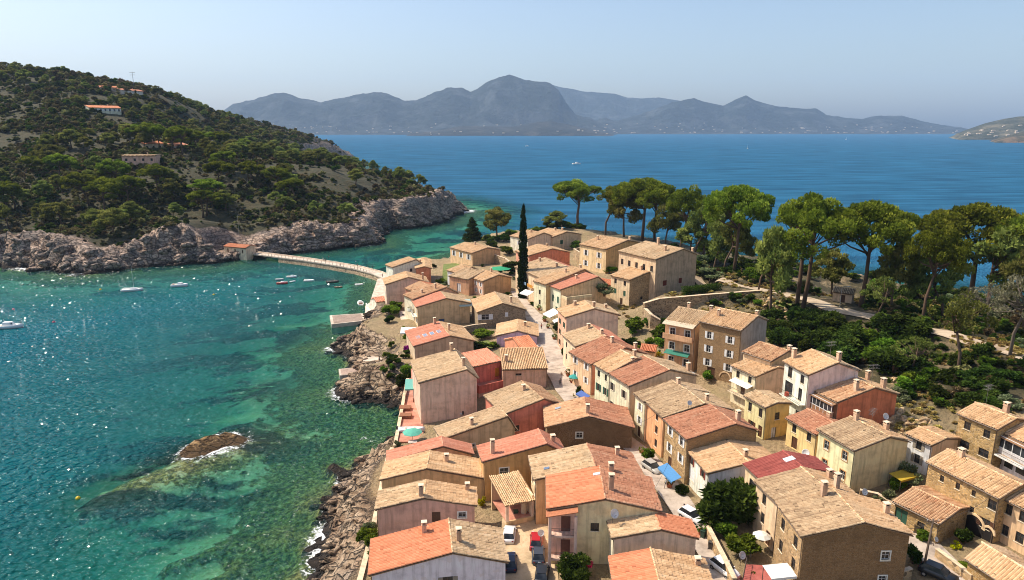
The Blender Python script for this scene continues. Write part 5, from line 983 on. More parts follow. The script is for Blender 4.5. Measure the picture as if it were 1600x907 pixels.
# roof terrace of the cream street house, yellow balcony up the street
r = HOUSE['h23']; h = HS['h23']; MB().box((-1.0, 4, 4.6), (0, 8, 4.75)).build('balcony_slab', plaster('#cbb091'), r); MB().box((-1.05, 4, 4.75), (-.95, 8, 5.7)).build('balcony_screen', plain('#c8892c', .8), r); MB().box((-1.05, 9, 4.75), (-.95, 12, 5.7)).build('balcony_screen', plain('#7fa0bd', .8), r)
# round balcony and low awning of the salmon-roofed seafront house
r = HOUSE['h41']; h = HS['h41']; MB().lathe([(.1, 3.2), (1.5, 3.2), (1.6, 3.4), (1.6, 4.3), (1.5, 4.3), (1.5, 3.45), (.1, 3.45)], 14, (-.4, h['L'] * .85, 0)).build('balcony', plaster('#d8c9bb'), r)
MB().box((-1.2, .4, 3.0), (0, 4.4, 3.2)).build('balcony_slab', plaster('#d8c9bb'), r); railing(r, [(-1.1, .4), (-1.1, 4.4)], 3.2, .9, mat=M_WHITE)
# loggia with open arcade in the yard
def loggia():
    a = at(791, 788, 11.6); b = at(835, 779, 11.6); c = at(790, 752, 11.6); u = (b - a).xy; W = u.length; L_ = (c - a).xy.length; yaw = math.atan2(u.y, u.x); zb = 7.6; r = empty('loggia', (a.x, a.y, zb), yaw); H_ = 4.0
    tag(r, 'open yard loggia with a mottled pale roof on pillars beside the cars', 'loggia')
    MB().box((0, 0, -1), (W, .25, 1.1)).build('front_wall', plaster('#b89a6a'), r); MB().box((0, L_ - .3, -1), (W, L_, H_ + .9)).build('back_wall', plaster('#c0a884'), r); MB().box((W - .3, .25, -1), (W, L_ - .3, H_ + .4)).build('side_wall', plaster('#c9b292'), r)
    for x in (0, W - .4): MB().box((x, 0, 1.1), (x + .4, .3, H_ - .1)).build('pillar', plaster('#c9ad92'), r)
    MB().box((0.1, .3, .9), (W - .3, L_ - .3, 1.0)).build('floor', M_PINKFL, r); MB().box((1.2, L_ - .42, 1.6), (2.6, L_ - .31, 3.2)).build('doorway', plain('#4a2c24', .7), r); MB().lathe([(0, 1.0), (.45, 1.0), (.45, 3.0), (.3, 3.2), (0, 3.2)], 12, (W - 1.0, 1.6, 0)).build('water_tank', plain('#c9b899', .6), r)
    v, f, t_ = tile_slope((-.3, -.4, H_ - .1), (W + .2, -.4, H_ - .1), (-.3, L_ + .1, H_ + 1.0), (W + .2, L_ + .1, H_ + 1.0), .3, .46, np.random.default_rng(5))
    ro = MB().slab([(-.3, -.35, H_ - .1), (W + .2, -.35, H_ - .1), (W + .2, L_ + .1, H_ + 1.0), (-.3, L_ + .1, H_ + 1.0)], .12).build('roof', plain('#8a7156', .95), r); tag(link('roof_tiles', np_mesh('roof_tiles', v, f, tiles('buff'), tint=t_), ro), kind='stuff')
loggia()
# arches in front of the stone barn
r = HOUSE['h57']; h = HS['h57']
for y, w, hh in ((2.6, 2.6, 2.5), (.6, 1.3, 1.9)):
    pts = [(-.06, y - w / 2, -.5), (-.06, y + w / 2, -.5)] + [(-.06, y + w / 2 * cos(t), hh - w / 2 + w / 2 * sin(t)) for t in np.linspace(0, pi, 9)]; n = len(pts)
    mb = MB(); mb.poly(pts[::-1]); mb.build('arch_shade_sheet', plain('#1c1512', .95), r)  # flat near-black sheet on the wall, painting the shade inside the arch
    ring = [[(-.16, y + (w / 2 + d) * cos(t), hh - w / 2 + (w / 2 + d) * sin(t)) for d in (0, .28)] + [(0, y + (w / 2 + d) * cos(t), hh - w / 2 + (w / 2 + d) * sin(t)) for d in (.28, 0)] for t in np.linspace(0, pi, 11)]
    MB().loft(ring).build('arch_stones', plaster('#c9ad84'), r)
r = HOUSE['h47']; h = HS['h47']
ring = [[(x, h['L'] * .3 + (1.15 + d) * cos(t), .8 + (1.15 + d) * sin(t)) for x, d in ((-.1, 0), (-.1, .25), (0, .25), (0, 0))] for t in np.linspace(0, pi, 11)]; MB().loft(ring).build('arch_stones', plaster('#bfa27c'), r)
r = HOUSE['h21']; h = HS['h21']; MB().box((.2, -3.2, 2.0), (h['W'] * .55, -.05, 5.4)).build('roof_terrace', plaster('#c9ab80'), r)
for a, b in (((.2, -3.2, 5.4), (.45, -.1, 6.2)), ((.45, -3.2, 5.4), (h['W'] * .55, -2.95, 6.2))): MB().box(a, b).build('terrace_parapet', plaster('#d2b98f'), r)

# ================================================================== LOOSE VILLAGE THINGS
def awning(px, py, z, w, d, yaw, c, label, posts=False, slope=.35):
    p = at(px, py, z); g = ground(p.x, p.y); r = empty('awning', (p.x, p.y, p.z), yaw); tag(r, label, 'awning')
    MB().slab([(-w / 2, -d / 2, -slope * d / 2), (w / 2, -d / 2, -slope * d / 2), (w / 2, d / 2, slope * d / 2), (-w / 2, d / 2, slope * d / 2)], .05).build('canvas', plain(c, .85, var=.05), r)
    MB().slab([(-w / 2, -d / 2 - .02, -slope * d / 2), (w / 2, -d / 2 - .02, -slope * d / 2), (w / 2, -d / 2, -slope * d / 2 + .01), (-w / 2, -d / 2, -slope * d / 2 + .01)], .3).build('valance', plain(c, .85, var=.05), r)
    for x in (-w / 2 + .1, w / 2 - .1):
        if posts:
            for y in (-d / 2 + .1, d / 2 - .1): MB().tube([(x, y, g - p.z - .2), (x, y, slope * y - .06)], .05, 5).build('post', M_IRON, r)
        else: MB().tube([(x, -d / 2 + .1, -slope * d / 2 - .06), (x, d / 2, -.6)], .03, 5).build('arm', M_IRON, r)
    return r
_f = lambda k: HS[k]['yaw'] - pi / 2
awning(1046, 738, 12.0, 4.8, 1.6, _f('h14'), '#4c83b4', 'bright blue awning over the lower street below the stone house')
awning(823, 457, 13.5, 4.2, 2.4, -.9, '#e6e2dc', 'white awning up the street beside the cypress')
awning(862, 489, 12.2, 4.4, 3.4, _f('h21'), '#ece8e2', 'large white shop awning at the middle of the street')
awning(871, 500, 11.6, 2.6, 2.2, _f('h20'), '#e4e0d8', 'smaller white awning below the large shop awning')
awning(911, 617, 11.8, 3.4, 1.3, _f('h18'), '#47609c', 'blue shop awning with yellow goods on the street')
awning(640, 516, 8.6, 5.0, 4.2, .1, '#eeeae4', 'white tarpaulin roof on the sea terrace', True, .1)
awning(648, 600, 9.6, 4.2, 4.4, .1, '#6aa99c', 'turquoise shade cloth over the waterfront patio', True, .15)
awning(615, 562, 5.4, 2.6, 2.4, .3, '#55a9ad', 'turquoise beach shelter at the foot of the cliff', True, .3)
awning(726, 473, 13.2, 4.0, 3.6, .3, '#a9b8ae', 'grey-green glazed lean-to beside the rubble-stone house', True, .3)
awning(1218, 892, 12.8, 3.2, 2.2, .15, '#e2dfda', 'white canopy beside the red terrace', True, .12)
awning(1412, 742, 14.8, 3.6, 2.0, .4, '#b79a2a', 'mustard yellow awning in the courtyard', True, .1)
def parasol(px, py, z, r_, c, label, hgt=2.6):
    p = on(px, py, z); o = empty('parasol', tuple(p)); tag(o, label, 'parasol')
    MB().lathe([(r_, hgt - .55), (r_ * .55, hgt - .2), (.05, hgt), (.03, hgt - .04), (r_ * .54, hgt - .25), (r_ * .98, hgt - .6)], 8).build('canopy', plain(c, .85, var=.04), o); MB().tube([(0, 0, -.2), (0, 0, hgt)], .035, 6).build('pole', M_IRON, o)
parasol(782, 432, 9.5, 4.2, '#1f8f62', 'large green parasol left of the cypress', 3.4)
parasol(897, 604, 8.8, 1.3, '#2f8f88', 'teal parasol on the street below the peach house')
parasol(645, 692, 6, 1.9, '#58a892', 'mint green parasol on the waterfront patio')
parasol(1188, 860, 9.8, 1.2, '#d8d4c8', 'pale parasol in the walled garden')
def dish(px, py, z, rad, az, label):
    rad *= .72
    p = at(px, py, z); o = empty('satellite_dish', tuple(p), az); tag(o, label, 'satellite dish')
    mb = MB(); a = [(rad * k / 5, .35 * rad * (k / 5) ** 2) for k in range(6)]; mb.lathe(a + [(r, zz + .02) for r, zz in a[::-1]], 16)
    mb.build('reflector', plain('#d9d6d0', .5), o, True, rot=(radians(62), 0, 0)); MB().tube([(0, 0, -.1), (0, .15, -.4), (0, .15, -1.6)], .04, 6).build('mast', M_IRON, o); MB().tube([(0, -.05, -rad * .8), (0, -rad * .9, .1)], .025, 5).build('arm', M_IRON, o)
for a in [(959,803,16.2,.85,.5,'big satellite dish beside the tall cream house roof'),(845,833,11,.65,.2,'satellite dish on the wall above the red car'),(1259,708,15.5,.8,-.5,'white satellite dish between the red metal roof and apricot house'),(1350,769,15.4,.65,.3,'satellite dish on the courtyard wall'),(1159,868,11.6,.7,.4,'satellite dish among the bushes of the walled garden'),
          (1383,651,19.6,.75,.3,'satellite dish in front of the terracotta house'),(1077,630,18.8,.6,.3,'dark satellite dish on the orange-ochre house roof'),(1083,585,17.6,.5,-.3,'small satellite dish below the tan balcony house'),(1240,546,23,.5,-.4,'small satellite dish on the upper cream house'),(1462,843,13.2,.45,.4,'small round dish on the outbuilding by the road'),(838,505,11.4,.6,.2,'satellite dish on the lilac house'),(843,540,11.6,.55,.2,'satellite dish above the steep ribbed roof')]: dish(*a)
def antenna(px, py, zb, hgt, az, label):
    p = at(px, py, zb); o = empty('aerial', tuple(p), az); tag(o, label, 'aerial'); MB().tube([(0, 0, -.8), (0, 0, hgt)], .03, 5).build('mast', plain('#8a8784', .4, .6), o)
    for zz, n in ((hgt - .15, 7), (hgt - .7, 5)):
        mb = MB().tube([(-.9, 0, zz), (.9, 0, zz)], .02, 4)
        for k in range(n): x = -.85 + 1.7 * k / (n - 1); mb.tube([(x, -.45, zz), (x, .45, zz)], .012, 4)
        mb.build('aerial_array', plain('#a9a6a2', .4, .6), o)
for a in [(1297,556,25.5,2.6,.4,'tall aerial behind the tallest white house'),(1334,596,22.6,2.4,1.0,'aerial at the edge of the tallest white house roof'),(1362,596,22.6,3.0,.2,'aerial rising from the terracotta house ridge'),(1362,658,19.4,2.0,.8,'aerial on the low red roof before the terracotta house'),(1542,622,23,2.2,.5,'aerial behind the large stone house'),(613+120,596,14,1.8,.6,'aerial beside the red terrace house')]: antenna(*a)
def pole(px, py, z, toppy, label):
    p = on(px, py, z); h_ = at_y(px, toppy, p.y).z - p.z; o = empty('utility_pole', tuple(p)); tag(o, label, 'utility pole'); MB().tube([(0, 0, -.3), (.35, .1, h_)], [.16, .10], 8).build('pole', plain('#6b5a4c', .9), o, True)
    MB().tube([(-.45, .1, h_ - .3), (1.1, .1, h_ - .3)], .05, 6).build('crossarm', plain('#6b5a4c', .9), o)
    for x in (-.35, .35, 1.0): MB().tube([(x, .1, h_ - .25), (x, .1, h_ - .05)], .05, 6).build('insulator', plain('#b9b4ac', .4), o)
pole(1440, 905, 12, 812, 'tall wooden utility pole beside the road on the right')
def lamp(px, py, z, h_, label):
    p = on(px, py, z); o = empty('street_lamp', tuple(p)); tag(o, label, 'street lamp'); MB().tube([(0, 0, -.3), (0, 0, h_), (.5, 0, h_ + .35), (1.6, 0, h_ + .4)], [.09, .06, .05, .05], 6).build('post', plain('#a7a49e', .5), o); MB().box((1.3, -.15, h_ + .32), (2.1, .15, h_ + .45)).build('lamp_head', plain('#c9c6c0', .5), o)
lamp(374, 372, 4, 11, 'lamp post behind the boathouse at the foot of the headland'); lamp(1312, 480, 20, 5, 'lamp post beside the path left of the hut')
m_ = on(210, 142, 105); o = empty('radio_mast', tuple(m_)); tag(o, 'thin radio mast on the headland skyline', 'radio mast'); MB().tube([(0, 0, -.5), (0, 0, 20)], [.3, .15], 6).build('pole', plain('#6d6f72', .5), o)
for z in (19, 16.5): MB().tube([(-3, 0, z), (3, 0, z)], .15, 5).build('crossarm', plain('#6d6f72', .5), o)

# ================================================================== VEGETATION
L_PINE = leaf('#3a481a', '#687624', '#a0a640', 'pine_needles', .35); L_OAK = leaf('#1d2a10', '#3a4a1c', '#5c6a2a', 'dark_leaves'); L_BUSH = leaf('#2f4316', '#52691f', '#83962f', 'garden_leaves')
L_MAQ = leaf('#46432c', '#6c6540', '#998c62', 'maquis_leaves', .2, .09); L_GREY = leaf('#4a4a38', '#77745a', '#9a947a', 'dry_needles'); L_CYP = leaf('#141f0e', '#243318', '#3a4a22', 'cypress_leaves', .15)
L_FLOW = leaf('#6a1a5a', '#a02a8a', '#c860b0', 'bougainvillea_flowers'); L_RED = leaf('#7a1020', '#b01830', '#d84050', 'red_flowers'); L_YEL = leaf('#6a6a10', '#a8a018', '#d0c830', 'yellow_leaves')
M_BARK = plain('#6b5442', .95, var=.25); M_BARK2 = plain('#7d6f62', .95, var=.25)
def tufts(rng, cen, rad, n, size, up=.35, aspect=.45, shell=.75):
    """n leaf triangles per clump, spread through each clump's outer shell"""
    cen = np.asarray(cen, float); rad = np.asarray(rad, float); m = len(cen)
    d = rng.normal(size=(m, n, 3)); d /= np.linalg.norm(d, axis=2, keepdims=True)
    r = shell + (1 - shell) * rng.random((m, n, 1)) ** .6; r = np.where(rng.random((m, n, 1)) < .15, r * .6, r)
    p = cen[:, None] + d * rad[:, None] * r
    o = d * .7 + rng.normal(size=d.shape) * .55; o[..., 2] += up; o /= np.linalg.norm(o, axis=2, keepdims=True)
    s = np.cross(o, rng.normal(size=d.shape)); s /= np.linalg.norm(s, axis=2, keepdims=True)
    ln = size * (.6 + .8 * rng.random((m, n, 1)))
    tri = np.stack([p - s * ln * aspect, p + s * ln * aspect, p + o * ln], 2).reshape(-1, 3)
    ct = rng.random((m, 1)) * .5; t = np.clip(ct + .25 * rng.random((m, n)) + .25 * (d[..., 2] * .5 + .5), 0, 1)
    return tri, np.arange(m * n * 3).reshape(-1, 3), t.ravel()
def crown_mesh(name, rng, cen, rad, n, size, mat, **k):
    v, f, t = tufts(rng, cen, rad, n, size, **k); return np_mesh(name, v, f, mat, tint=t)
def umbrella(seed, nclump=80, n=230, trunks=1, lean=.06, mat=L_PINE, deep=.24, h0=.54, R=.44, dome=.20, size=.024, limbs=16, droop=.10):
    """unit pine: height 1, crown radius about .48; deep = how far the crown reaches down"""
    rng = np.random.default_rng(seed); cen = []; rad = []; ox, oy = rng.normal(0, lean, 2)
    lob = [(rng.uniform(0, 2 * pi), rng.uniform(.75, 1.1), rng.uniform(-.05, .03)) for _ in range(7)]
    while len(cen) < nclump:
        a, k, lz = lob[rng.integers(7)]; a += rng.normal(0, .42); rho = math.sqrt(rng.random()) * k; r = R * rho
        z = .945 + lz - dome * rho ** 2.0 - deep * rng.random() ** 2.0 * (1 - .45 * rho)
        if rng.random() < droop: z -= rng.uniform(.05, .22)
        cen.append((r * cos(a) + ox, r * sin(a) + oy, z)); q = rng.uniform(.055, .10); rad.append((q, q, q * .6))
    crown = crown_mesh('crown', rng, cen, rad, n, size, mat)
    tr = MB(); low = sorted(zip(cen, rad), key=lambda q: rng.random())
    for i in range(trunks):
        bx = (i - (trunks - 1) / 2) * .10; top = Vector((ox * .8 + bx * 1.5, oy * .8, h0)); mid = Vector((bx * 1.1 + ox * .25 + rng.normal(0, .015), rng.normal(0, .015), h0 * .5))
        tr.tube([(bx, 0, -.05), tuple(mid), tuple(top), tuple(top + Vector((ox * .2, oy * .2, .2)))], [.026, .021, .017, .006], 7)
        for c_, r_ in low[i * limbs:(i + 1) * limbs]:
            c = Vector(c_); st = top - Vector((0, 0, rng.uniform(-.08, .08))); m = st.lerp(c, .5) + Vector((0, 0, -.025)); tr.tube([tuple(st), tuple(m), tuple(c)], [.010, .007, .003], 5)
    return crown, tr.mesh('trunk', M_BARK if mat is not L_GREY else M_BARK2, True)
def bushy(seed, mat, nclump=14, n=120, size=.12, hgt=1.0, wide=.5, trunk=True):
    rng = np.random.default_rng(seed); cen = []; rad = []
    for i in range(nclump):
        a = rng.uniform(0, 2 * pi); r = wide * .62 * math.sqrt(rng.random()); z = hgt * rng.uniform(.3, .82); k = 1 - abs(z / hgt - .5)
        cen.append((r * cos(a) * (k + .2), r * sin(a) * (k + .2), z)); q = rng.uniform(.2, .34) * wide; rad.append((q, q, q * .85))
    cr = crown_mesh('crown', rng, cen, rad, n, size, mat)
    tr = MB(); 
    for i in range(3 if trunk else 1):
        c = cen[i]; tr.tube([(0, 0, -.1), (c[0] * .4, c[1] * .4, c[2] * .5), c], [.035, .025, .01], 5)
    return cr, tr.mesh('trunk', M_BARK, True)
def conic(seed, mat, width=.22, n=60, rows=16, size=.05, z0=.06):
    rng = np.random.default_rng(seed); cen = []; rad = []
    for i in range(rows):
        f = i / (rows - 1); z = z0 + (.96 - z0) * f; w = width * (1 - f) ** .7 * (1 - .3 * max(0, .12 - f) / .12) + .015
        for k in range(max(1, int(5 * (1 - f)) + 1)):
            a = rng.uniform(0, 2 * pi); cen.append((cos(a) * w * .55, sin(a) * w * .55, z + rng.uniform(-.02, .02))); q = w * .55 + .01; rad.append((q, q, .045))
    return crown_mesh('crown', rng, cen, rad, n, size, mat, up=.8), MB().tube([(0, 0, -.03), (0, 0, .5), (0, 0, .9)], [.02, .014, .005], 6).mesh('trunk', M_BARK, True)
PINE = [umbrella(1, 74, deep=.17, dome=.15), umbrella(2, 88, deep=.22, dome=.16), umbrella(3, 66, deep=.24, dome=.2), umbrella(4, 92, trunks=2, deep=.22, dome=.17), umbrella(5, 62, lean=.1, deep=.24, dome=.2)]
L_HILL = leaf('#4a5428', '#767c3c', '#a8a658', 'aleppo_needles', .35, .06)
PINE_LO = [umbrella(11 + i, 50, 120, mat=L_HILL, deep=.5, dome=.34, h0=.45, size=.04, R=.38, limbs=8) for i in range(4)]
DRY = [umbrella(21, 34, 60, mat=L_GREY, lean=.12, deep=.45, dome=.3, limbs=24), umbrella(22, 34, 80, mat=leaf('#3c4420', '#666a30', '#8a8a48', 'thin_pine_needles'), lean=.12, deep=.45, dome=.3, limbs=20)]
OAK = [bushy(31 + i, L_OAK, 16, 130, .10) for i in range(3)]; GARD = [bushy(41 + i, L_BUSH, 14, 130, .10, trunk=False) for i in range(3)]
FLOW = [bushy(51, L_FLOW, 10, 110, .10)]; REDF = [bushy(52, L_RED, 8, 90, .1)]; YELL = [bushy(53, L_YEL, 8, 90, .1)]; OLIV = [bushy(54, leaf('#3f4a30', '#6a7450', '#8f9670', 'olive_leaves'), 12, 110, .09)]
FIR = [conic(61, L_OAK, .26, 60, 14, .06)]; CYP = [conic(62, L_CYP, .065, 110, 34, .022, .02)]
def pixel(p):
    """where a point appears in the photograph"""
    x, y, z = p[0], p[1], p[2] - CAM_Z; d = y * _c - z * _s; return 800 + FPX * x / d, 453.5 - FPX * (y * _s + z * _c) / d
LANDMARK = [((165,165),'beside the long orange-roofed villa'),((205,140),'on the skyline round the radio mast'),((20,115),'on the skyline at the left edge'),((100,125),'on the skyline left of the radio mast'),((60,180),'on the left slope below the skyline'),((290,172),'on the skyline right of the radio mast'),((360,190),'where the skyline drops'),
  ((450,215),'on the low outer headland'),((520,235),'near the outer headland cliff'),((220,250),'round the boxy pink villa'),((300,235),'right of the boxy pink villa'),((110,240),'left of the boxy pink villa'),((20,260),'on the left edge of the middle slope'),((60,330),'above the cliffs at the left edge'),((160,340),'above the cliffs behind the sailing boat'),
  ((270,330),'above the cliffs behind the white motorboat'),((360,340),'directly above the boathouse'),((440,310),'on the slope right of the boathouse'),((420,260),'beside the grassy clearing'),((520,290),'above the pink cliff of the headland'),((600,300),'toward the tip of the headland'),((250,195),'between the long villa and pink villa'),((330,215),'on the shoulder above the umbrella pines')]
def zone(p):
    a, b = pixel(p); return min(LANDMARK, key=lambda q: (q[0][0] - a) ** 2 + ((q[0][1] - b) * 1.6) ** 2)[1]
def nearby(px):
    for lim, w_ in ((960, 'behind the square ochre house'), (1030, 'behind the tallest stone block'), (1100, 'right of the tallest stone block'), (1170, 'behind the hedge terrace'), (1225, 'above the tall rubble-stone house'), (1275, 'near the twin-trunked pine'), (1325, 'in line with the hut'), (1375, 'just right of the hut'), (1420, 'above the terracotta house'), (1470, 'above the small white house'), (1530, 'above the large stone house'), (9999, 'at the right edge of the view')):
        if px < lim: return w_
def plant(var, p, hgt, width, label, cat, group=None, name='pine_tree', rz=None, tilt=(0, 0)):
    o = empty(name, p, RNG.uniform(0, 6.28) if rz is None else rz); o.rotation_euler.x, o.rotation_euler.y = tilt
    o.scale = (width, width, hgt); tag(o, label, cat, group)
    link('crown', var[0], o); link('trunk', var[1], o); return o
# ---- the umbrella pines on the ridge: trunk base pixel, ground height, top row, crown width in pixels
RIDGE = [
 (903,357,13.0,281,76,0,'leftmost umbrella pine on the ridge, its flat crown standing alone against the sea'),
 (946,367,14.0,285,58,2,'slender umbrella pine second from the left on the ridge, leaning right'),
 (1003,372,14.5,278,84,1,'broad dense umbrella pine behind the square ochre house'),
 (1023,369,14.5,284,70,0,'umbrella pine whose crown merges with the broad one above the tall stone block'),
 (1063,386,16.0,291,58,4,'dark umbrella pine with leaning trunk just right of the tallest stone block'),
 (1100,392,16.5,300,52,2,'smaller dark pine behind the hedge garden, among thin trunks'),
 (1146,426,19.0,289,92,1,'tall umbrella pine with thick straight trunk above the hedge terrace'),
 (1250,474,19.5,306,118,3,'twin-trunked umbrella pine beside the path'),
 (1344,475,20.0,314,116,1,'umbrella pine with dark forked trunk next to the stone hut'),
 (1441,503,20.0,355,78,4,'pine with a pale thin trunk beside the path, right of the hut'),
 (1512,452,19.5,318,142,1,'largest umbrella pine, its crown spreading near the right edge'),
 (1592,462,20.0,335,100,0,'umbrella pine half cut by the right edge of the view'),
]
for px, py, z, top, wpx, v, lab in RIDGE:
    p = at(px, py, z); p.z = ground(p.x, p.y) - .3; hg = at_y(px, top, p.y).z - p.z; wd = wpx / FPX * p.y * 1.02
    plant(PINE[v], p, hg, wd / .80, lab, 'pine tree', 'umbrella pines on the ridge', rz=.6 * v)
for px, py, z, top, wpx, vs_, lab in [
 (1204,492,17,350,76,PINE_LO[0],'loose young pine in front of the twin-trunked umbrella pine'),
 (1370,506,19.5,425,60,DRY[1],'thin half-bare pine below the path, between the hut and the pale-trunked pine'),
 (1497,584,18,450,92,DRY[1],'sparse grey-green pine on the dry slope below the path'),
 (1425,588,17,520,66,DRY[1],'small leaning pine above the pale rocks behind the terracotta house'),
 (1577,562,20,410,90,DRY[0],'grey dying pine with leaning dark trunk at the right edge'),
 (1545,520,20,440,80,DRY[0],'dry grey pine left of the dying one at the right edge'),
 (777,376,9,322,48,PINE_LO[1],'round-topped pine on the point above the strait'),
 (880,362,12,330,44,PINE_LO[2],'low round pine below the leftmost umbrella pine'),
 (1130,420,18,335,60,PINE_LO[2],'mid-height pine under the tall umbrella pine'),
 (1080,392,16,345,54,PINE_LO[0],'low pine filling the gap right of the tallest stone block'),
 (1300,455,19,385,60,PINE_LO[1],'low pine between the twin-trunked pine and the hut'),
 (1185,450,19,360,56,PINE_LO[2],'low pine behind the path left of the twin trunks')]:
    p = at(px, py, z); p.z = ground(p.x, p.y) - .3; hg = max(4, at_y(px, top, p.y).z - p.z); wd = wpx / FPX * p.y
    plant(vs_, p, hg, wd / .8, lab, 'pine tree')
for i, (px, py, z, top, wpx) in enumerate([(975,370,14,296,60),(1040,378,15,312,54),(1085,395,16,315,58),(1118,402,17,330,54),(1215,446,18.5,362,62),(1392,485,19.5,375,66),(1475,488,19,395,80),(1548,470,19,352,104),(1600,500,20,385,84)]):
    p = at(px, py, z); p.z = ground(p.x, p.y) - .3; hg = max(4, at_y(px, top, p.y).z - p.z)
    plant(PINE_LO[i % 4], p, hg, wpx / FPX * p.y / .8, 'bushy pine between the umbrella pines, ' + nearby(px), 'pine tree', 'second row of pines on the ridge')
def tree_px(var, px, py, z, hgt, wid, label, cat='tree', name='tree', group=None):
    p = on(px, py, z); p.z -= .15; return plant(var, p, hgt, wid, label, cat, group, name)
tree_px(CYP[0], 817, 466, 9.5, 0, 0, '', name='cypress')
o = bpy.data.objects['cypress']; p = o.location; hg = at_y(817, 322, p.y).z - p.z; o.scale = (hg * .66, hg * .66, hg); tag(o, 'tall narrow dark cypress rising over the far end of the street', 'cypress')
p = at(738, 378, 8); p.z = ground(p.x, p.y) - .2; plant(FIR[0], p, at_y(738, 341, p.y).z - p.z, 19, 'dark conical conifer on the point beside the water', 'conifer', name='conifer')
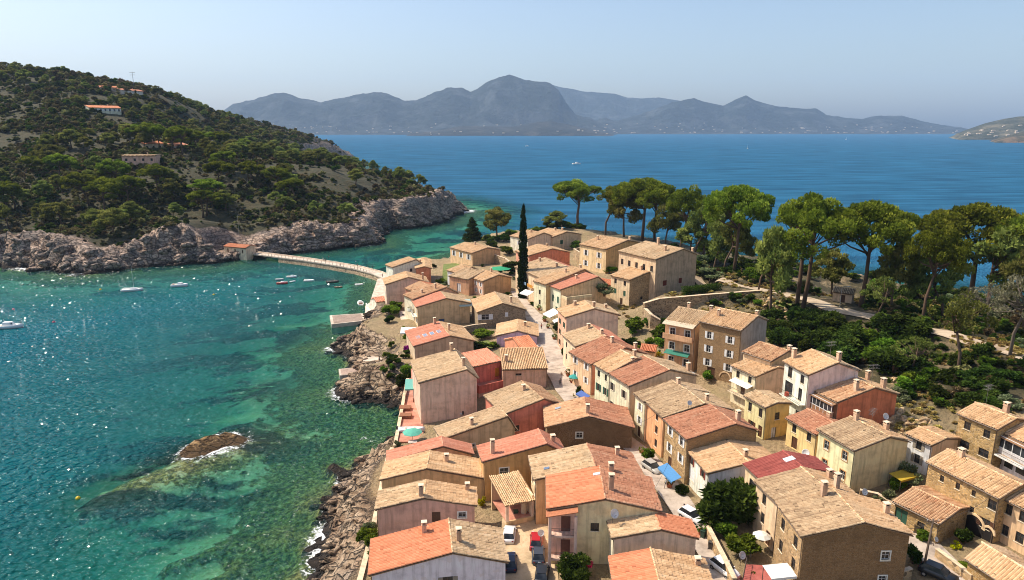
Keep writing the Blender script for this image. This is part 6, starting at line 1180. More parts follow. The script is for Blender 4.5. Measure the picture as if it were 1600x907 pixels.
# village shrubs and garden trees: pixel, height guess, size
for px, py, z, h_, w_, v, lab in [
 (1125,828,9.6,6.5,9.0,OAK[0],'dark leafy fig tree filling the garden beside the white gable'),
 (1150,812,9.6,6.0,8.0,OAK[1],'right half of the dark fig trees in the garden by the white gable'),
 (1133,846,9.6,2.6,3.6,GARD[0],'round bright green bush in the walled garden'),
 (1160,872,9.8,3.2,4.6,GARD[1],'larger light green bush beside the satellite dish in the walled garden'),
 (800,428,9.5,5.0,8.0,OAK[2],'round dark tree left of the cypress by the green parasol'),
 (795,398,9.5,4.0,9.0,GARD[2],'sunny green shrubbery behind the green parasol'),
 (770,388,9.5,3.5,8.0,OAK[0],'dark scrub above the tan house at the point'),
 (905,392,12,4.5,9,OAK[1],'dark bush beside the farthest beige house'),
 (930,405,12,3.5,7,OAK[2],'low dark bush left of the square ochre house'),
 (955,428,12,3.0,6,GARD[0],'shrub growing against the ochre wall of the square house'),
 (1108,440,18,3.6,9,OLIV[0],'grey-green olive tree behind the clipped hedge'),
 (1050,392,16,3.5,8,OAK[0],'dark bush beyond the tallest stone block'),
 (990,520,11,3.5,6.0,GARD[1],'green shrubs in the yard below the retaining wall'),
 (1030,530,12,4.0,5.0,GARD[2],'tall green bush beside the tan balcony house'),
 (1015,560,10.5,2.2,7.0,YELL[0],'yellow-green hedge behind the red terrace roofs'),
 (1105,598,12,2.6,3.4,GARD[0],'small light green tree at the foot of the tall stone house'),
 (1225,600,13,3.0,4.0,OAK[1],'dark shrub between the yellow house and the white house'),
 (895,505,9,2.0,2.4,GARD[1],'potted green shrub beside the white street awnings'),
 (872,520,9,3.0,3.0,OAK[2],'dark green street shrub against the salmon facade'),
 (878,535,9,3.6,3.6,OLIV[0],'purple-grey flowering shrub against the salmon facade'),
 (884,565,9,3.8,2.8,OAK[0],'climbing dark green shrub at the next street corner'),
 (833,478,9,1.6,2.2,GARD[2],'small green bush at the top of the street by the stone house'),
 (897,592,9,2.2,2.2,GARD[0],'bright green potted plant on the street below the peach house'),
 (905,625,9,3.0,1.8,OAK[1],'dark green pot plants beside the shop awning'),
 (1012,722,9,2.6,2.4,GARD[1],'leafy bush at the corner of the orange-ochre house'),
 (1065,775,9.2,1.8,2.2,OAK[2],'low green bush under the blue awning'),
 (895,915,8,4.6,4.6,OAK[1],'dark green climber below the stacked balconies'),
 (918,905,8,2.2,3.0,REDF[0],'crimson flowering shrub at the foot of the cream house'),
 (640,600,6,4.4,5.2,GARD[0],'vivid green tree above the rocky beach'),
 (628,604,5,3.4,4.0,OAK[0],'dark green bush at the cliff edge left of the vivid tree'),
 (612,492,5,3.2,7.0,GARD[1],'green hedge on the sea terrace below the blank beige house'),
 (622,484,5,3.0,6.0,GARD[2],'second green hedge clump on the sea terrace'),
 (608,505,4.5,2.6,4.0,OAK[2],'dark bush hanging over the sea wall terrace'),
 (640,535,6,2.2,3.4,GARD[2],'green bush beside the white awning on the sea terrace'),
 (636,550,6,2.0,2.6,FLOW[0],'purple flowers beside the skylight house'),
 (612,545,4,2.0,2.2,GARD[0],'small green bush growing out of the sea cliff'),
 (755,528,8,2.4,7.0,GARD[1],'green garden hedge behind the skylight house'),
 (750,548,8,2.6,5.0,OAK[1],'dark garden bush beside the skylight house'),
 (770,545,8,1.8,4.0,GARD[0],'lawn-side green shrub left of the lilac house'),
 (576,855,5,2.8,3.6,GARD[1],'green bushes on the rocks beside the white-walled house'),
 (580,835,5,2.2,2.6,OLIV[0],'grey-green scrub on the sea wall by the mauve house'),
 (585,875,5,2.4,2.6,GARD[2],'bright leafy bush between sea wall and white house'),
 (622,700,5.5,1.6,1.8,OLIV[0],'small scrub bush beside the waterfront patio'),
 (752,792,7,2.0,1.8,YELL[0],'yellow-green plant in the narrow passage beside the ochre house'),
 (1415,760,13,3.6,4.0,OLIV[0],'silvery olive tree in the courtyard beside the small white house'),
 (1400,770,13,2.0,2.8,GARD[1],'dark green courtyard shrub beside the silvery olive'),
 (1378,790,12.5,2.6,3.6,OLIV[0],'olive bush against the wall beyond the big stone gable'),
 (1425,890,12,2.8,2.4,OAK[2],'dark shrub against the right side of the big stone gable'),
 (1440,845,12.2,1.5,2.4,GARD[2],'green bush beside the road below the green doors'),
 (1510,890,12.2,1.0,3.4,GARD[0],'low green verge plants along the roadside wall'),
 (1490,860,12.2,1.2,1.6,YELL[0],'yellow-green potted plant in front of the stone arch'),
 (1505,850,12.2,2.4,2.6,OAK[0],'dark climbing plant in front of the stone arch'),
 (1175,905,10,1.2,1.8,GARD[2],'small bush at the bottom edge beside the red terrace'),
 (1195,660,12.5,1.0,1.6,GARD[0],'small green plant on the steps by the yellow house'),
 (775,500,9,2.0,3.0,GARD[0],'small green bush beside the rubble-stone house'),
 (720,405,8,3.5,6,OAK[2],'dark scrub between the tan house and the water'),
 (690,445,7,2.4,5,GARD[1],'garden bushes below the tan house at the point')]:
    tree_px(v, px, py, z, h_, w_, lab, 'shrub' if h_ < 4.5 else 'tree', 'shrub' if h_ < 4.5 else 'broadleaf_tree')
plant(FLOW[0], at(928, 452, 15.2), 3.4, 5.5, 'bright purple bougainvillea on the roof terrace of the cream street house', 'shrub', None, 'shrub'); plant(OLIV[0], at(944, 462, 14.6), 3.6, 6.0, 'mauve-grey shrub beside the bougainvillea', 'shrub', None, 'shrub')
# dark thicket on the bank between the path and the right-hand houses
def pick(seq): return seq[RNG.randrange(len(seq))]
for k in range(50):
    px = RNG.uniform(1195, 1430); f = (px - 1200) / 220; py = RNG.uniform(500 + 25 * f, 545 + 65 * f)
    p = on(px, py, 16); h_ = RNG.uniform(3.2, 5.6)
    plant(pick(OAK), p - Vector((0, 0, .3)), h_, h_ * RNG.uniform(1.3, 1.9), 'dark evergreen bush in the thicket, ' + nearby(px), 'bush', 'dark thicket below the path', 'bush')
for px, py in [(1365,575),(1350,545),(1380,560)]:
    plant(GARD[1], on(px, py, 16), 4.6, 6.5, 'sunlit yellow-green bush standing out of the dark thicket', 'bush', 'sunlit bushes of the thicket', 'bush')
for k in range(38):
    px = RNG.uniform(1400, 1610); py = RNG.uniform(545, 655); p = on(px, py, 17); h_ = RNG.uniform(1.2, 3.2)
    plant(pick(OAK + GARD[:1] + OLIV), p, h_, h_ * 1.6, 'shrub on the dry slope, ' + nearby(px), 'bush', 'shrubs on the dry slope', 'bush')
for k in range(92):
    t_ = k / 91; px = 1060 + 540 * t_ + RNG.uniform(-8, 8); py = 408 + 88 * t_ + RNG.uniform(-18, 14); p = on(px, py, 19); h_ = RNG.uniform(1.8, 4.6)
    if (1285 < px < 1350 and py > 440) or py > 440 + (px - 1085) * .235 + 4: continue
    plant(pick(OAK + GARD[:1] + OLIV), p, h_, h_ * 1.7, 'bush under the umbrella pines, ' + nearby(px), 'bush', 'undergrowth of the pine ridge', 'bush')
for k in range(24):
    t_ = k / 23; px = 760 + 150 * t_; py = 372 - 12 * t_ + RNG.uniform(-4, 4); p = at(px, py, 11.0); p.z = ground(p.x, p.y); h_ = RNG.uniform(2.5, 4.5)
    if p.z < 1: continue
    plant(pick(OAK + GARD), p, h_, h_ * 1.8, 'bush in the green hedge along the far shore of the village', 'bush', 'hedge along the far shore', 'bush')

for k in range(13):
    px = RNG.uniform(1110, 1192); py = RNG.uniform(470, 488); p = on(px, py); h_ = RNG.uniform(.8, 2.2)
    plant(pick(OAK + GARD + OLIV), p, h_, h_ * 1.9, 'low bush on the bank along the retaining wall', 'bush', 'bushes along the retaining wall', 'bush')
for k in range(17):
    px = RNG.uniform(975, 1040); py = RNG.uniform(502, 560); p = on(px, py); h_ = RNG.uniform(1.0, 2.6)
    plant(pick(OAK + GARD + OLIV), p, h_, h_ * 1.7, 'garden bush in the yard below the retaining wall', 'bush', 'garden bushes below the retaining wall', 'bush')
for k in range(28):
    px = RNG.uniform(600, 648); py = RNG.uniform(470, 600); p = on(px, py); h_ = RNG.uniform(.6, 1.8)
    plant(pick(OAK + GARD + OLIV), p, h_, h_ * 1.7, 'small bush on the cliff edge of the sea terraces', 'bush', 'bushes on the sea terraces', 'bush')
for k in range(22):
    px = RNG.uniform(675, 810); py = RNG.uniform(402, 470); p = on(px, py); h_ = RNG.uniform(.8, 2.2)
    plant(pick(OAK + GARD + OLIV), p, h_, h_ * 1.8, 'garden bush between the far houses of the village', 'bush', 'garden bushes between the far houses', 'bush')
# ---- the wooded headland
NPT = np.random.default_rng(99)
def headland_trees():
    pts = []; tries = 0
    keep_off = [(on(165, 172, 80), 22), (on(218, 255, 35), 17), (on(250, 222, 45), 15), (on(470, 262, 37), 26), (on(540, 274, 37), 24), (P_BOAT, 16), (on(130, 200, 60), 30), (on(60, 190, 65), 40), (on(120, 185), 34), (on(30, 160), 30), (on(210, 272), 14), (on(240, 242), 16), (on(282, 242), 16), (on(205, 150), 20), (on(172, 148), 14), (on(165, 186), 18)]
    while len(pts) < 215 and tries < 14000:
        tries += 1; y = NPT.uniform(330, 1000); x = NPT.uniform(-.80 * y, -40)
        i = min(np.searchsorted(XS, x), len(XS) - 1); j = min(np.searchsorted(YS, y), len(YS) - 1); dl = GDL[j, i]
        if dl < 16 or GZ[j, i] < 6: continue
        dens = vnoise(np.array([x / 60.]), np.array([y / 60.]), 3)[0]
        if NPT.random() > sstep(.25, .6, np.array([dens]))[0] * (.55 if y < 480 else 1): continue
        if any((x - q.x) ** 2 + (y - q.y) ** 2 < r * r for q, r in keep_off): continue
        if any((x - a) ** 2 + (y - b) ** 2 < 81 for a, b in pts): continue
        if x > -130 and y < 560 and NPT.random() < .75: continue
        pts.append((x, y))
    for x, y in pts:
        h_ = NPT.uniform(8, 15) * (1.1 if y < 520 else .9); z = ground(x, y); w_ = h_ * NPT.uniform(1.0, 1.6)
        zn = zone((x, y, z)); sz = 'tall' if h_ > 12 else ('low spreading' if w_ > h_ * 1.35 else 'rounded')
        plant(PINE_LO[int(NPT.integers(4))], (x, y, z - .3), h_, w_, sz + ' pine on the headland, ' + zn, 'pine tree', 'headland pines ' + zn)
headland_trees()
for i, (px, py, h_, w_) in enumerate([(228,232,11,13),(248,236,11,12),(270,240,12,14),(285,243,12,14),(310,240,10,12),(330,235,9,11),(345,238,10,12),(375,240,9,11),(215,228,9,11),(140,325,12,15),(165,340,13,15),(205,330,12,14),(310,325,10,16),(320,340,9,14),(190,305,12,14),(95,290,11,14),(10,330,10,13),(40,285,10,12),(390,290,9,12),(440,300,9,14),(460,315,8,12),(345,300,11,14),(360,275,10,12),(250,305,11,13)]):
    p = on(px, py, 30); plant(PINE[(i % 5)], p - Vector((0, 0, .3)), h_ * 1.7, w_ * 1.5, ('flat-crowned pine on the headland, ' if i < 9 else 'bright pine on the headland, ') + zone(p), 'pine tree', 'bright pines of the headland')
for i, (px, py, h_, w_, lab) in enumerate([(640,293,6,8,'lone round tree near the tip of the headland'),(632,296,4,6,'low tree beside the lone round tree on the headland tip'),(590,274,5,7,'dark round bush on the headland crest'),(450,270,6,9,'round dark bush on the grassy headland top'),(485,262,4,6,'small bush beside the grassy headland clearing'),(523,268,4,7,'grey bush at the end of the grassy clearing')]):
    p = on(px, py, 32); plant(OAK[i % 3] if i != 0 else GARD[0], p, h_, w_, lab, 'tree', None, 'broadleaf_tree')
# maquis: nobody could count it - one object per kind of cover, instanced on the slope
def scatter(name, pts, scl, variants, label):
    src = bpy.data.collections.new(name + '_kinds')
    for i, me in enumerate(variants):
        o = bpy.data.objects.new(name + '_kind', me); src.objects.link(o)
    me = bpy.data.meshes.new(name); n = len(pts); me.vertices.add(n); me.vertices.foreach_set('co', np.asarray(pts, np.float32).ravel())
    a = me.attributes.new('scl', 'FLOAT_VECTOR', 'POINT'); a.data.foreach_set('vector', np.asarray(scl, np.float32).ravel())
    a = me.attributes.new('rotz', 'FLOAT_VECTOR', 'POINT'); r = np.zeros((n, 3), np.float32); r[:, 2] = NPT.uniform(0, 6.28, n); a.data.foreach_set('vector', r.ravel())
    o = link(name, me); tag(o, label, None, None, 'stuff')
    ng = bpy.data.node_groups.new(name, 'GeometryNodeTree'); ng.interface.new_socket('Geometry', in_out='INPUT', socket_type='NodeSocketGeometry'); ng.interface.new_socket('Geometry', in_out='OUTPUT', socket_type='NodeSocketGeometry')
    N = ng.nodes.new; gi, go, iop, ci, na, nr = N('NodeGroupInput'), N('NodeGroupOutput'), N('GeometryNodeInstanceOnPoints'), N('GeometryNodeCollectionInfo'), N('GeometryNodeInputNamedAttribute'), N('GeometryNodeInputNamedAttribute')
    ci.inputs[0].default_value = src; ci.inputs[1].default_value = True; ci.inputs[2].default_value = True
    na.data_type = 'FLOAT_VECTOR'; na.inputs[0].default_value = 'scl'; nr.data_type = 'FLOAT_VECTOR'; nr.inputs[0].default_value = 'rotz'
    iop.inputs['Pick Instance'].default_value = True; Lk = ng.links.new
    Lk(gi.outputs[0], iop.inputs['Points']); Lk(ci.outputs[0], iop.inputs['Instance']); Lk(nr.outputs[0], iop.inputs['Rotation']); Lk(na.outputs[0], iop.inputs['Scale']); Lk(iop.outputs[0], go.inputs[0])
    md = o.modifiers.new('scatter', 'NODES'); md.node_group = ng
def maquis():
    n = 170000; y = NPT.uniform(322, 1150, n); x = -40 - NPT.random(n) * (.80 * y - 10)
    i = np.clip(np.searchsorted(XS, x), 0, len(XS) - 1); j = np.clip(np.searchsorted(YS, y), 0, len(YS) - 1); z = GZ[j, i]; dl = GDL[j, i]
    gy, gx = np.gradient(GZ, YS, XS); sl = np.hypot(gx, gy)[j, i]
    dens = fbm(x / 38, y / 38, 3, 8); keep = (dl > 9) & (z > 3.5) & (sl < 1.5 + .5 * NPT.random(n)) & (NPT.random(n) < sstep(.30, .52, dens) * .85 + .09) & (NPT.random(n) < np.clip(.1 + dl / 55, 0, 1))
    keep &= ~(((x - P_BOAT.x) ** 2 + (y - P_BOAT.y) ** 2) < 200)
    for q, r in ((on(470, 262, 37), 26), (on(520, 268, 37), 18), (on(545, 275, 37), 20)): keep &= ~((((x - q.x) ** 2 + (y - q.y) ** 2) < r * r) & (NPT.random(n) < .93))
    x, y, z = x[keep][:27000], y[keep][:27000], z[keep][:27000]
    s = np.exp(NPT.normal(1.1, .45, len(x))).clip(1.3, 8) * np.clip(y / 560, .75, 1.5); hh = s * NPT.uniform(.5, .85, len(x))
    P = np.stack([x, y, z - .25], 1); S = np.stack([s, s, hh], 1); h2 = len(x)
    kinds = [bushy(81 + i, L_MAQ, 9, 46, .17, trunk=False)[0] for i in range(3)] + [bushy(86, L_OAK, 9, 46, .17, trunk=False)[0]]
    print('maquis', h2); scatter('maquis_scrub', P, S, kinds, 'dense dark green maquis scrub covering the headland slopes')
maquis()
def dry_grass():
    straw = leaf('#6d5c34', '#94804a', '#b8a468', 'straw', .3); rng = np.random.default_rng(17); P = []; n = 9000
    x = rng.uniform(30, 175, n); y = rng.uniform(95, 235, n)
    keep = (x > 62 + (y - 100) * .1) | (y > 165); x, y = x[keep], y[keep]
    z = np.array([ground(a, b) for a, b in zip(x, y)]); m = fbm(x / 12, y / 12, 3, 5) > .40; x, y, z = x[m], y[m], z[m]
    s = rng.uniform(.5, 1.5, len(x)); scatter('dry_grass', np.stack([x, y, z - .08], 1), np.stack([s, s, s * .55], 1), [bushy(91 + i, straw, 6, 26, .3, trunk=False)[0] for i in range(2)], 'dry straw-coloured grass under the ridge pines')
dry_grass()
def ridge_scrub():
    rng = np.random.default_rng(23); P = []; S = []
    path = [(1085, 440), (1150, 447), (1195, 455), (1260, 468), (1330, 490), (1420, 510), (1500, 530), (1610, 562)]; low = [(1195, 520), (1300, 545), (1400, 612), (1490, 640), (1610, 618)]
    for _ in range(16000):
        x, y = rng.uniform(40, 190), rng.uniform(95, 240); z = ground(x, y); a, b = pixel((x, y, z))
        if not 1040 < a < 1640 or z < 2: continue
        r = np.interp(a, [q[0] for q in path], [q[1] for q in path]); l = np.interp(a, [q[0] for q in low], [q[1] for q in low]) if a > 1195 else 0
        if not (b < r - 8 or (r + 9 < b < l and a > 1195)): continue
        if 1280 < a < 1350 and 435 < b < 500: continue
        if fbm(np.array([x / 9.]), np.array([y / 9.]), 3, 2)[0] < .34: continue
        s = math.exp(rng.normal(.45, .4)); P.append((x, y, z - .15)); S.append((s, s, s * rng.uniform(.5, .9)))
        if len(P) >= 2400: break
    kinds = [bushy(101, L_OAK, 10, 70, .15, trunk=False)[0], bushy(102, L_MAQ, 10, 70, .15, trunk=False)[0], bushy(103, L_OAK, 10, 70, .15, trunk=False)[0], bushy(104, L_BUSH, 10, 70, .15, trunk=False)[0]]
    scatter('ridge_scrub', P, S, kinds, 'low dark scrub covering the pine ridge and the bank below the path')
ridge_scrub()

# ================================================================== HEDGE AND POTS
def hedge():
    a, b = at(1070, 458, 18), at(1126, 452, 18); d = (b - a).xy; L_ = d.length; o = empty('hedge', (a.x, a.y, ground(a.x, a.y)), math.atan2(d.y, d.x)); rng = np.random.default_rng(4); cen = []; rad = []
    for x in np.arange(0, L_, .8):
        for y in (-.7, 0, .7):
            for z in (.5, 1.3, 2.1): cen.append((x, y, z)); rad.append((.7, .6, .6))
    link('crown', crown_mesh('crown', rng, cen, rad, 42, .26, leaf('#1f3310', '#38521a', '#587428', 'hedge_leaves')), o); MB().tube([(.5, 0, -.3), (.5, 0, 1.2)], .06, 5).build('stem', plain('#6b5442', .95), o); tag(o, 'clipped box-shaped green hedge on top of the retaining wall', 'hedge')
hedge()
# pots and boats ashore, benches
def pot(px, py, z, s, c, label):
    p = on(px, py, z); o = empty('plant_pot', tuple(p)); tag(o, label, 'plant pot', 'terracotta pots along the street'); MB().lathe([(0, 0), (.26 * s, 0), (.36 * s, .5 * s), (.40 * s, .5 * s), (.40 * s, .58 * s), (.32 * s, .58 * s), (.3 * s, .5 * s), (0, .5 * s)], 10).build('pot', plain(c, .8), o)
    rng = np.random.default_rng(int(px)); link('leaves', crown_mesh('leaves', rng, [(0, 0, .8 * s)], [(.45 * s, .45 * s, .4 * s)], 60, .25 * s, _M[('leaf', 'garden_leaves')] if ('leaf', 'garden_leaves') in _M else leaf('#2f4316', '#52691f', '#83962f', 'garden_leaves')), o)
for i, (px, py) in enumerate([(836,478),(842,486),(851,505),(856,515),(866,532),(888,590),(893,600),(1046,765),(1096,838),(1002,712)]): pot(px, py, 9, 1.1 + .2 * (i % 3), '#a8603f', 'terracotta pot with a small green plant beside the street')

# ================================================================== BOATS
M_GEL = plain('#e8e6e2', .3, var=.03); M_DECK = plain('#c9b79c', .6); M_DK = plain('#2a2c30', .4)
def hull(mb, L_, B, H_, sheer=.25, n=9):
    rings = []
    for i in range(n):
        f = i / (n - 1); x = (f - .5) * L_; w = B / 2 * (1 - max(0, (f - .45) / .55) ** 2.2) * (.86 + .14 * min(1, f * 5)); w = max(w, .03); s = sheer * max(0, f - .4) ** 2 * 2
        zk = -.35 * H_ + .35 * H_ * max(0, (f - .6) / .4) ** 2
        rings.append([(x, w, H_ + s), (x, w * .96, H_ * .45), (x, w * .55, zk), (x, 0, zk - .1 * H_), (x, -w * .55, zk), (x, -w * .96, H_ * .45), (x, -w, H_ + s), (x, -w * .86, H_ + s), (x, -w * .8, H_ * .75 + s * .8), (x, w * .8, H_ * .75 + s * .8), (x, w * .86, H_ + s)])
    return mb.loft(rings)
def boat(px, py, L_, B, yaw, label, kind='dinghy', c='#e8e6e2', name='boat', cat='boat', group=None, z=0.0):
    p = at(px, py, z); o = empty(name, tuple(p), yaw); tag(o, label, cat, group); H_ = .16 * L_ if L_ < 7 else .115 * L_
    hull(MB(), L_, B, H_).build('hull', plain(c, .35, var=.04), o, True)
    if kind == 'dinghy':
        for x in (-.22, .12): MB().box((x * L_ - .14, -B * .4, H_ * .8), (x * L_ + .14, B * .4, H_ * .88)).build('thwart', M_DECK, o)
        MB().box((-L_ * .56, -.14, H_ * .2), (-L_ * .5, .14, H_ * 1.5)).build('outboard_motor', M_DK, o)
    if kind in ('cabin', 'motor', 'yacht'):
        k = 1.0 if kind != 'yacht' else 1.1; h = .12 * L_ * k
        MB().loft([[(x, -w, H_ * .8), (x + d0, -w * .8, H_ * .8 + h), (x + d0, w * .8, H_ * .8 + h), (x, w, H_ * .8)] for x, w, d0 in ((-.12 * L_, B * .34, .02 * L_), (.12 * L_, B * .34, 0), (.26 * L_, B * .2, -.09 * L_))]).build('cabin', M_GEL, o)
        MB().box((.155 * L_, -B * .24, H_ * .8 + h * .45), (.185 * L_, B * .24, H_ * .8 + h * .8)).build('windscreen', glass(), o); MB().box((-L_ * .45, -B * .34, H_ * .78), (-L_ * .14, B * .34, H_ * .86)).build('cockpit', M_DECK, o)
        MB().box((-L_ * .40, -B * .3, H_ * .86), (-L_ * .34, B * .3, H_ * 1.25)).build('seat', plain('#b98a74', .7), o)
        if kind == 'yacht':
            MB().tube([(-.05 * L_, 0, H_ * .8 + h), (-.1 * L_, 0, H_ * .8 + h * 1.9)], .05, 5).build('radar_mast', M_GEL, o)
            MB().tube([(L_ * .2, B * .3, H_ * 1.1), (L_ * .35, B * .22, H_ * 1.6), (L_ * .48, 0, H_ * 1.7), (L_ * .35, -B * .22, H_ * 1.6), (L_ * .2, -B * .3, H_ * 1.1)], .03, 5).build('bow_rail', plain('#c8c8c8', .3, .8), o)
    if kind == 'sail':
        MB().loft([[(x, -w, H_ * .85), (x, -w * .7, H_ * .85 + .5), (x, w * .7, H_ * .85 + .5), (x, w, H_ * .85)] for x, w in ((-.1 * L_, B * .3), (.1 * L_, B * .3), (.25 * L_, B * .15))]).build('cabin', M_GEL, o)
        MB().tube([(.08 * L_, 0, 0), (.08 * L_, 0, L_ * 1.35)], [.07, .04], 6).build('mast', plain('#c9c9c6', .4), o); MB().tube([(.08 * L_, 0, 1.6), (-.38 * L_, 0, 1.6)], .09, 6).build('boom', plain('#dcdad2', .6), o)
        MB().tube([(.48 * L_, 0, H_ * 1.2), (.08 * L_, 0, L_ * 1.3), (-.48 * L_, 0, H_)], .012, 4).build('stays', plain('#9a9a98', .4), o)
    if kind == 'sailing':
        MB().tube([(.05 * L_, 0, 0), (.05 * L_, 0, L_ * 1.3)], [.12, .06], 6).build('mast', plain('#c9c9c6', .4), o); MB().slab([(.02 * L_, .02, 1.5), (-.45 * L_, .4, 1.6), (.03 * L_, .02, L_ * 1.25)], .06).build('sail', plain('#eeece8', .8), o)
    return o
boat(12, 513, 9.5, 3.0, .18, 'white motor yacht moored at the left edge of the cove', 'yacht', name='motor_yacht', cat='yacht')
boat(207, 455, 8.0, 2.6, .25, 'white sailing boat with bare mast moored in the cove', 'sail', name='sailboat', cat='sailboat')
boat(281, 448, 6.6, 2.3, .2, 'small white motorboat moored right of the sailing boat', 'motor', name='motorboat')
boat(441, 444, 4.6, 1.8, .15, 'small red and white motorboat, nearest of the moored cluster', 'motor', '#c24a44', name='motorboat', group='boats moored by the causeway')
boat(437, 438, 3.6, 1.5, .1, 'little grey dinghy behind the red and white motorboat', 'dinghy', '#a9adb0', name='dinghy', group='boats moored by the causeway')
boat(456, 434, 4.4, 1.8, .2, 'white motorboat farthest back in the moored cluster', 'motor', name='motorboat', group='boats moored by the causeway')
boat(483, 440, 4.4, 1.8, .1, 'white rowing boat in the middle of the moored cluster', 'dinghy', name='rowing_boat', group='boats moored by the causeway')
boat(520, 442, 5.0, 1.9, .3, 'dark-hulled boat at the right end of the moored cluster', 'dinghy', '#4b4540', name='dinghy', group='boats moored by the causeway')
boat(529, 450, 3.2, 1.4, .2, 'small brown dinghy just below the dark-hulled boat', 'dinghy', '#7a5a44', name='dinghy', group='boats moored by the causeway')
boat(561, 446, 3.4, 1.5, 0.1, 'white dinghy closest to the causeway wall', 'dinghy', name='dinghy', group='boats moored by the causeway')
boat(563, 476, 5.4, 2.2, 1.9, 'white boat tied up beside the boat slip', 'cabin', name='motorboat')
boat(457, 441, 2.6, 1.2, .6, 'tiny white tender between the moored boats', 'dinghy', name='dinghy')
boat(901, 257, 17, 5, .4, 'white motor cruiser far out on the open bay', 'yacht', name='motor_cruiser', cat='yacht')
boat(1168, 233, 12, 4, 1.2, 'distant sailing boat with white sail, centre right of the bay', 'sailing', name='sailboat', cat='sailboat')
boat(1322, 219, 14, 5, .8, 'tiny white sail close to the far shore on the right', 'sailing', name='sailboat', cat='sailboat')
boat(824, 229, 15, 5, .4, 'tiny white boat out in the bay left of centre', 'yacht', name='motor_cruiser', cat='yacht')
boat(1557, 222, 14, 5, .6, 'tiny boat near the eastern point', 'yacht', name='motor_cruiser', cat='yacht')
p_ = on(643, 676, 6); o = boat(0, 0, 5.2, 1.4, .05, 'white rowing boat laid up on the waterfront patio', 'dinghy', name='rowing_boat'); o.location = (p_.x, p_.y, p_.z + .45)
p_ = on(720, 648, 7); o = boat(0, 0, 3.4, 1.3, 1.9, 'upturned white dinghy in the yard below the blank pinkish wall', 'dinghy', '#d8d0c8', name='dinghy'); o.location = (p_.x, p_.y, p_.z + .6)
def buoy(px, py, r_, c, label):
    p = at(px, py, 0); o = empty('buoy', tuple(p)); tag(o, label, 'buoy'); MB().lathe([(0, -r_ * .7), (r_ * .7, -r_ * .5), (r_, 0), (r_ * .8, r_ * .6), (r_ * .3, r_), (0, r_)], 12).build('float', plain(c, .4, var=.03), o, True); MB().tube([(0, 0, r_ * .9), (0, 0, r_ * 1.4)], r_ * .14, 6).build('mooring_ring', M_DK, o)
for a in [(157,453,.5,'#e0b81e','yellow buoy left of the sailing boat'),(334,461,.45,'#e0b81e','yellow buoy right of the small motorboat'),(122,779,.42,'#e6c11c','yellow buoy floating in the near water'),(84,504,.5,'#b0485c','crimson buoy beside the motor yacht'),(21,484,.45,'#c87a86','pink buoy behind the motor yacht'),(453,464,.35,'#d8d8d8','small white buoy in front of the moored cluster')]: buoy(*a)

# ================================================================== CARS
def car(px, py, z, yaw, c, label, van=False):
    p = on(px, py, z); o = empty('van' if van else 'car', (p.x, p.y, p.z + .16), yaw); tag(o, label, 'van' if van else 'car'); paint = plain(c, .28, var=.03); L_, W = (4.1, 1.74) if not van else (4.6, 1.85)
    w = W / 2
    def sec(x, zt, k=1.0): return [(x, -w * k * .92, .22), (x, -w * k, .48), (x, -w * k * .97, zt * .93), (x, -w * k * .84, zt), (x, w * k * .84, zt), (x, w * k * .97, zt * .93), (x, w * k, .48), (x, w * k * .92, .22)]
    MB().loft([sec(-L_ / 2, .62, .84), sec(-L_ / 2 + .1, .86, .95), sec(-L_ * .3, .92), sec(0, .92), sec(L_ * .22, .9), sec(L_ * .40, .80, .95), sec(L_ / 2 - .06, .66, .86), sec(L_ / 2, .5, .78)]).build('body', paint, o, True)
    ht = 1.46 if not van else 1.9; x0, x1, x2, x3 = (-L_ * .44, -L_ * .33, L_ * .06, L_ * .25) if not van else (-L_ * .48, -L_ * .46, L_ * .18, L_ * .32)
    def cab(x, z, k): return [(x, -w * k, z), (x, w * k, z)]
    b0 = [(x0, -w * .88, .9), (x3, -w * .86, .88), (x3, w * .86, .88), (x0, w * .88, .9)]; t0 = [(x1, -w * .70, ht), (x2, -w * .70, ht), (x2, w * .70, ht), (x1, w * .70, ht)]
    MB().loft([b0, t0]).build('greenhouse', glass() if not van else paint, o)
    MB().slab([(x1 - .03, -w * .72, ht + .04), (x2 + .03, -w * .72, ht + .04), (x2 + .03, w * .72, ht + .04), (x1 - .03, w * .72, ht + .04)], .05).build('roof', paint, o)
    wh = MB().lathe([(0, -.1), (.2, -.1), (.31, -.09), (.31, .09), (.2, .1), (0, .1)], 14).mesh('wheel', plain('#17171a', .8)); rim = MB().lathe([(0, -.115), (.17, -.105), (.19, -.09)], 10).mesh('rim', plain('#a8a8aa', .35, .7))
    for sx in (-L_ * .31, L_ * .31):
        for sy in (-1, 1): q = link('wheel', wh, o, (sx, sy * w * .93, .16), (pi / 2 * sy, 0, 0)); link('rim', rim, q)
    for sy in (-1, 1):
        MB().box((L_ / 2 - .16, sy * w * .62 - .16, .52), (L_ / 2 - .01, sy * w * .62 + .16, .66)).build('headlight', plain('#d8dce0', .15), o); MB().box((-L_ / 2 + .0, sy * w * .66 - .12, .6), (-L_ / 2 + .08, sy * w * .66 + .12, .76)).build('tail_light', plain('#8a1414', .3), o)
        MB().box((L_ * .17, sy * (w + .02) - .07, .86), (L_ * .17 + .12, sy * (w + .02) + .07, .98)).build('mirror', paint, o)
    return o
car(838, 853, 7.5, 1.5, '#a3222c', 'red hatchback parked below the satellite dish in the yard'); car(841, 876, 7.5, 1.55, '#3a424e', 'dark grey car parked between the red and the black one'); car(847, 906, 7.5, 1.45, '#23272c', 'black car parked nearest the bottom edge under the balconies')
car(797, 889, 7.5, 1.6, '#1d2740', 'navy blue car parked in the shade of the white-walled house'); car(796, 843, 7.4, 1.5, '#dcdcda', 'white car parked at the far end of the yard')
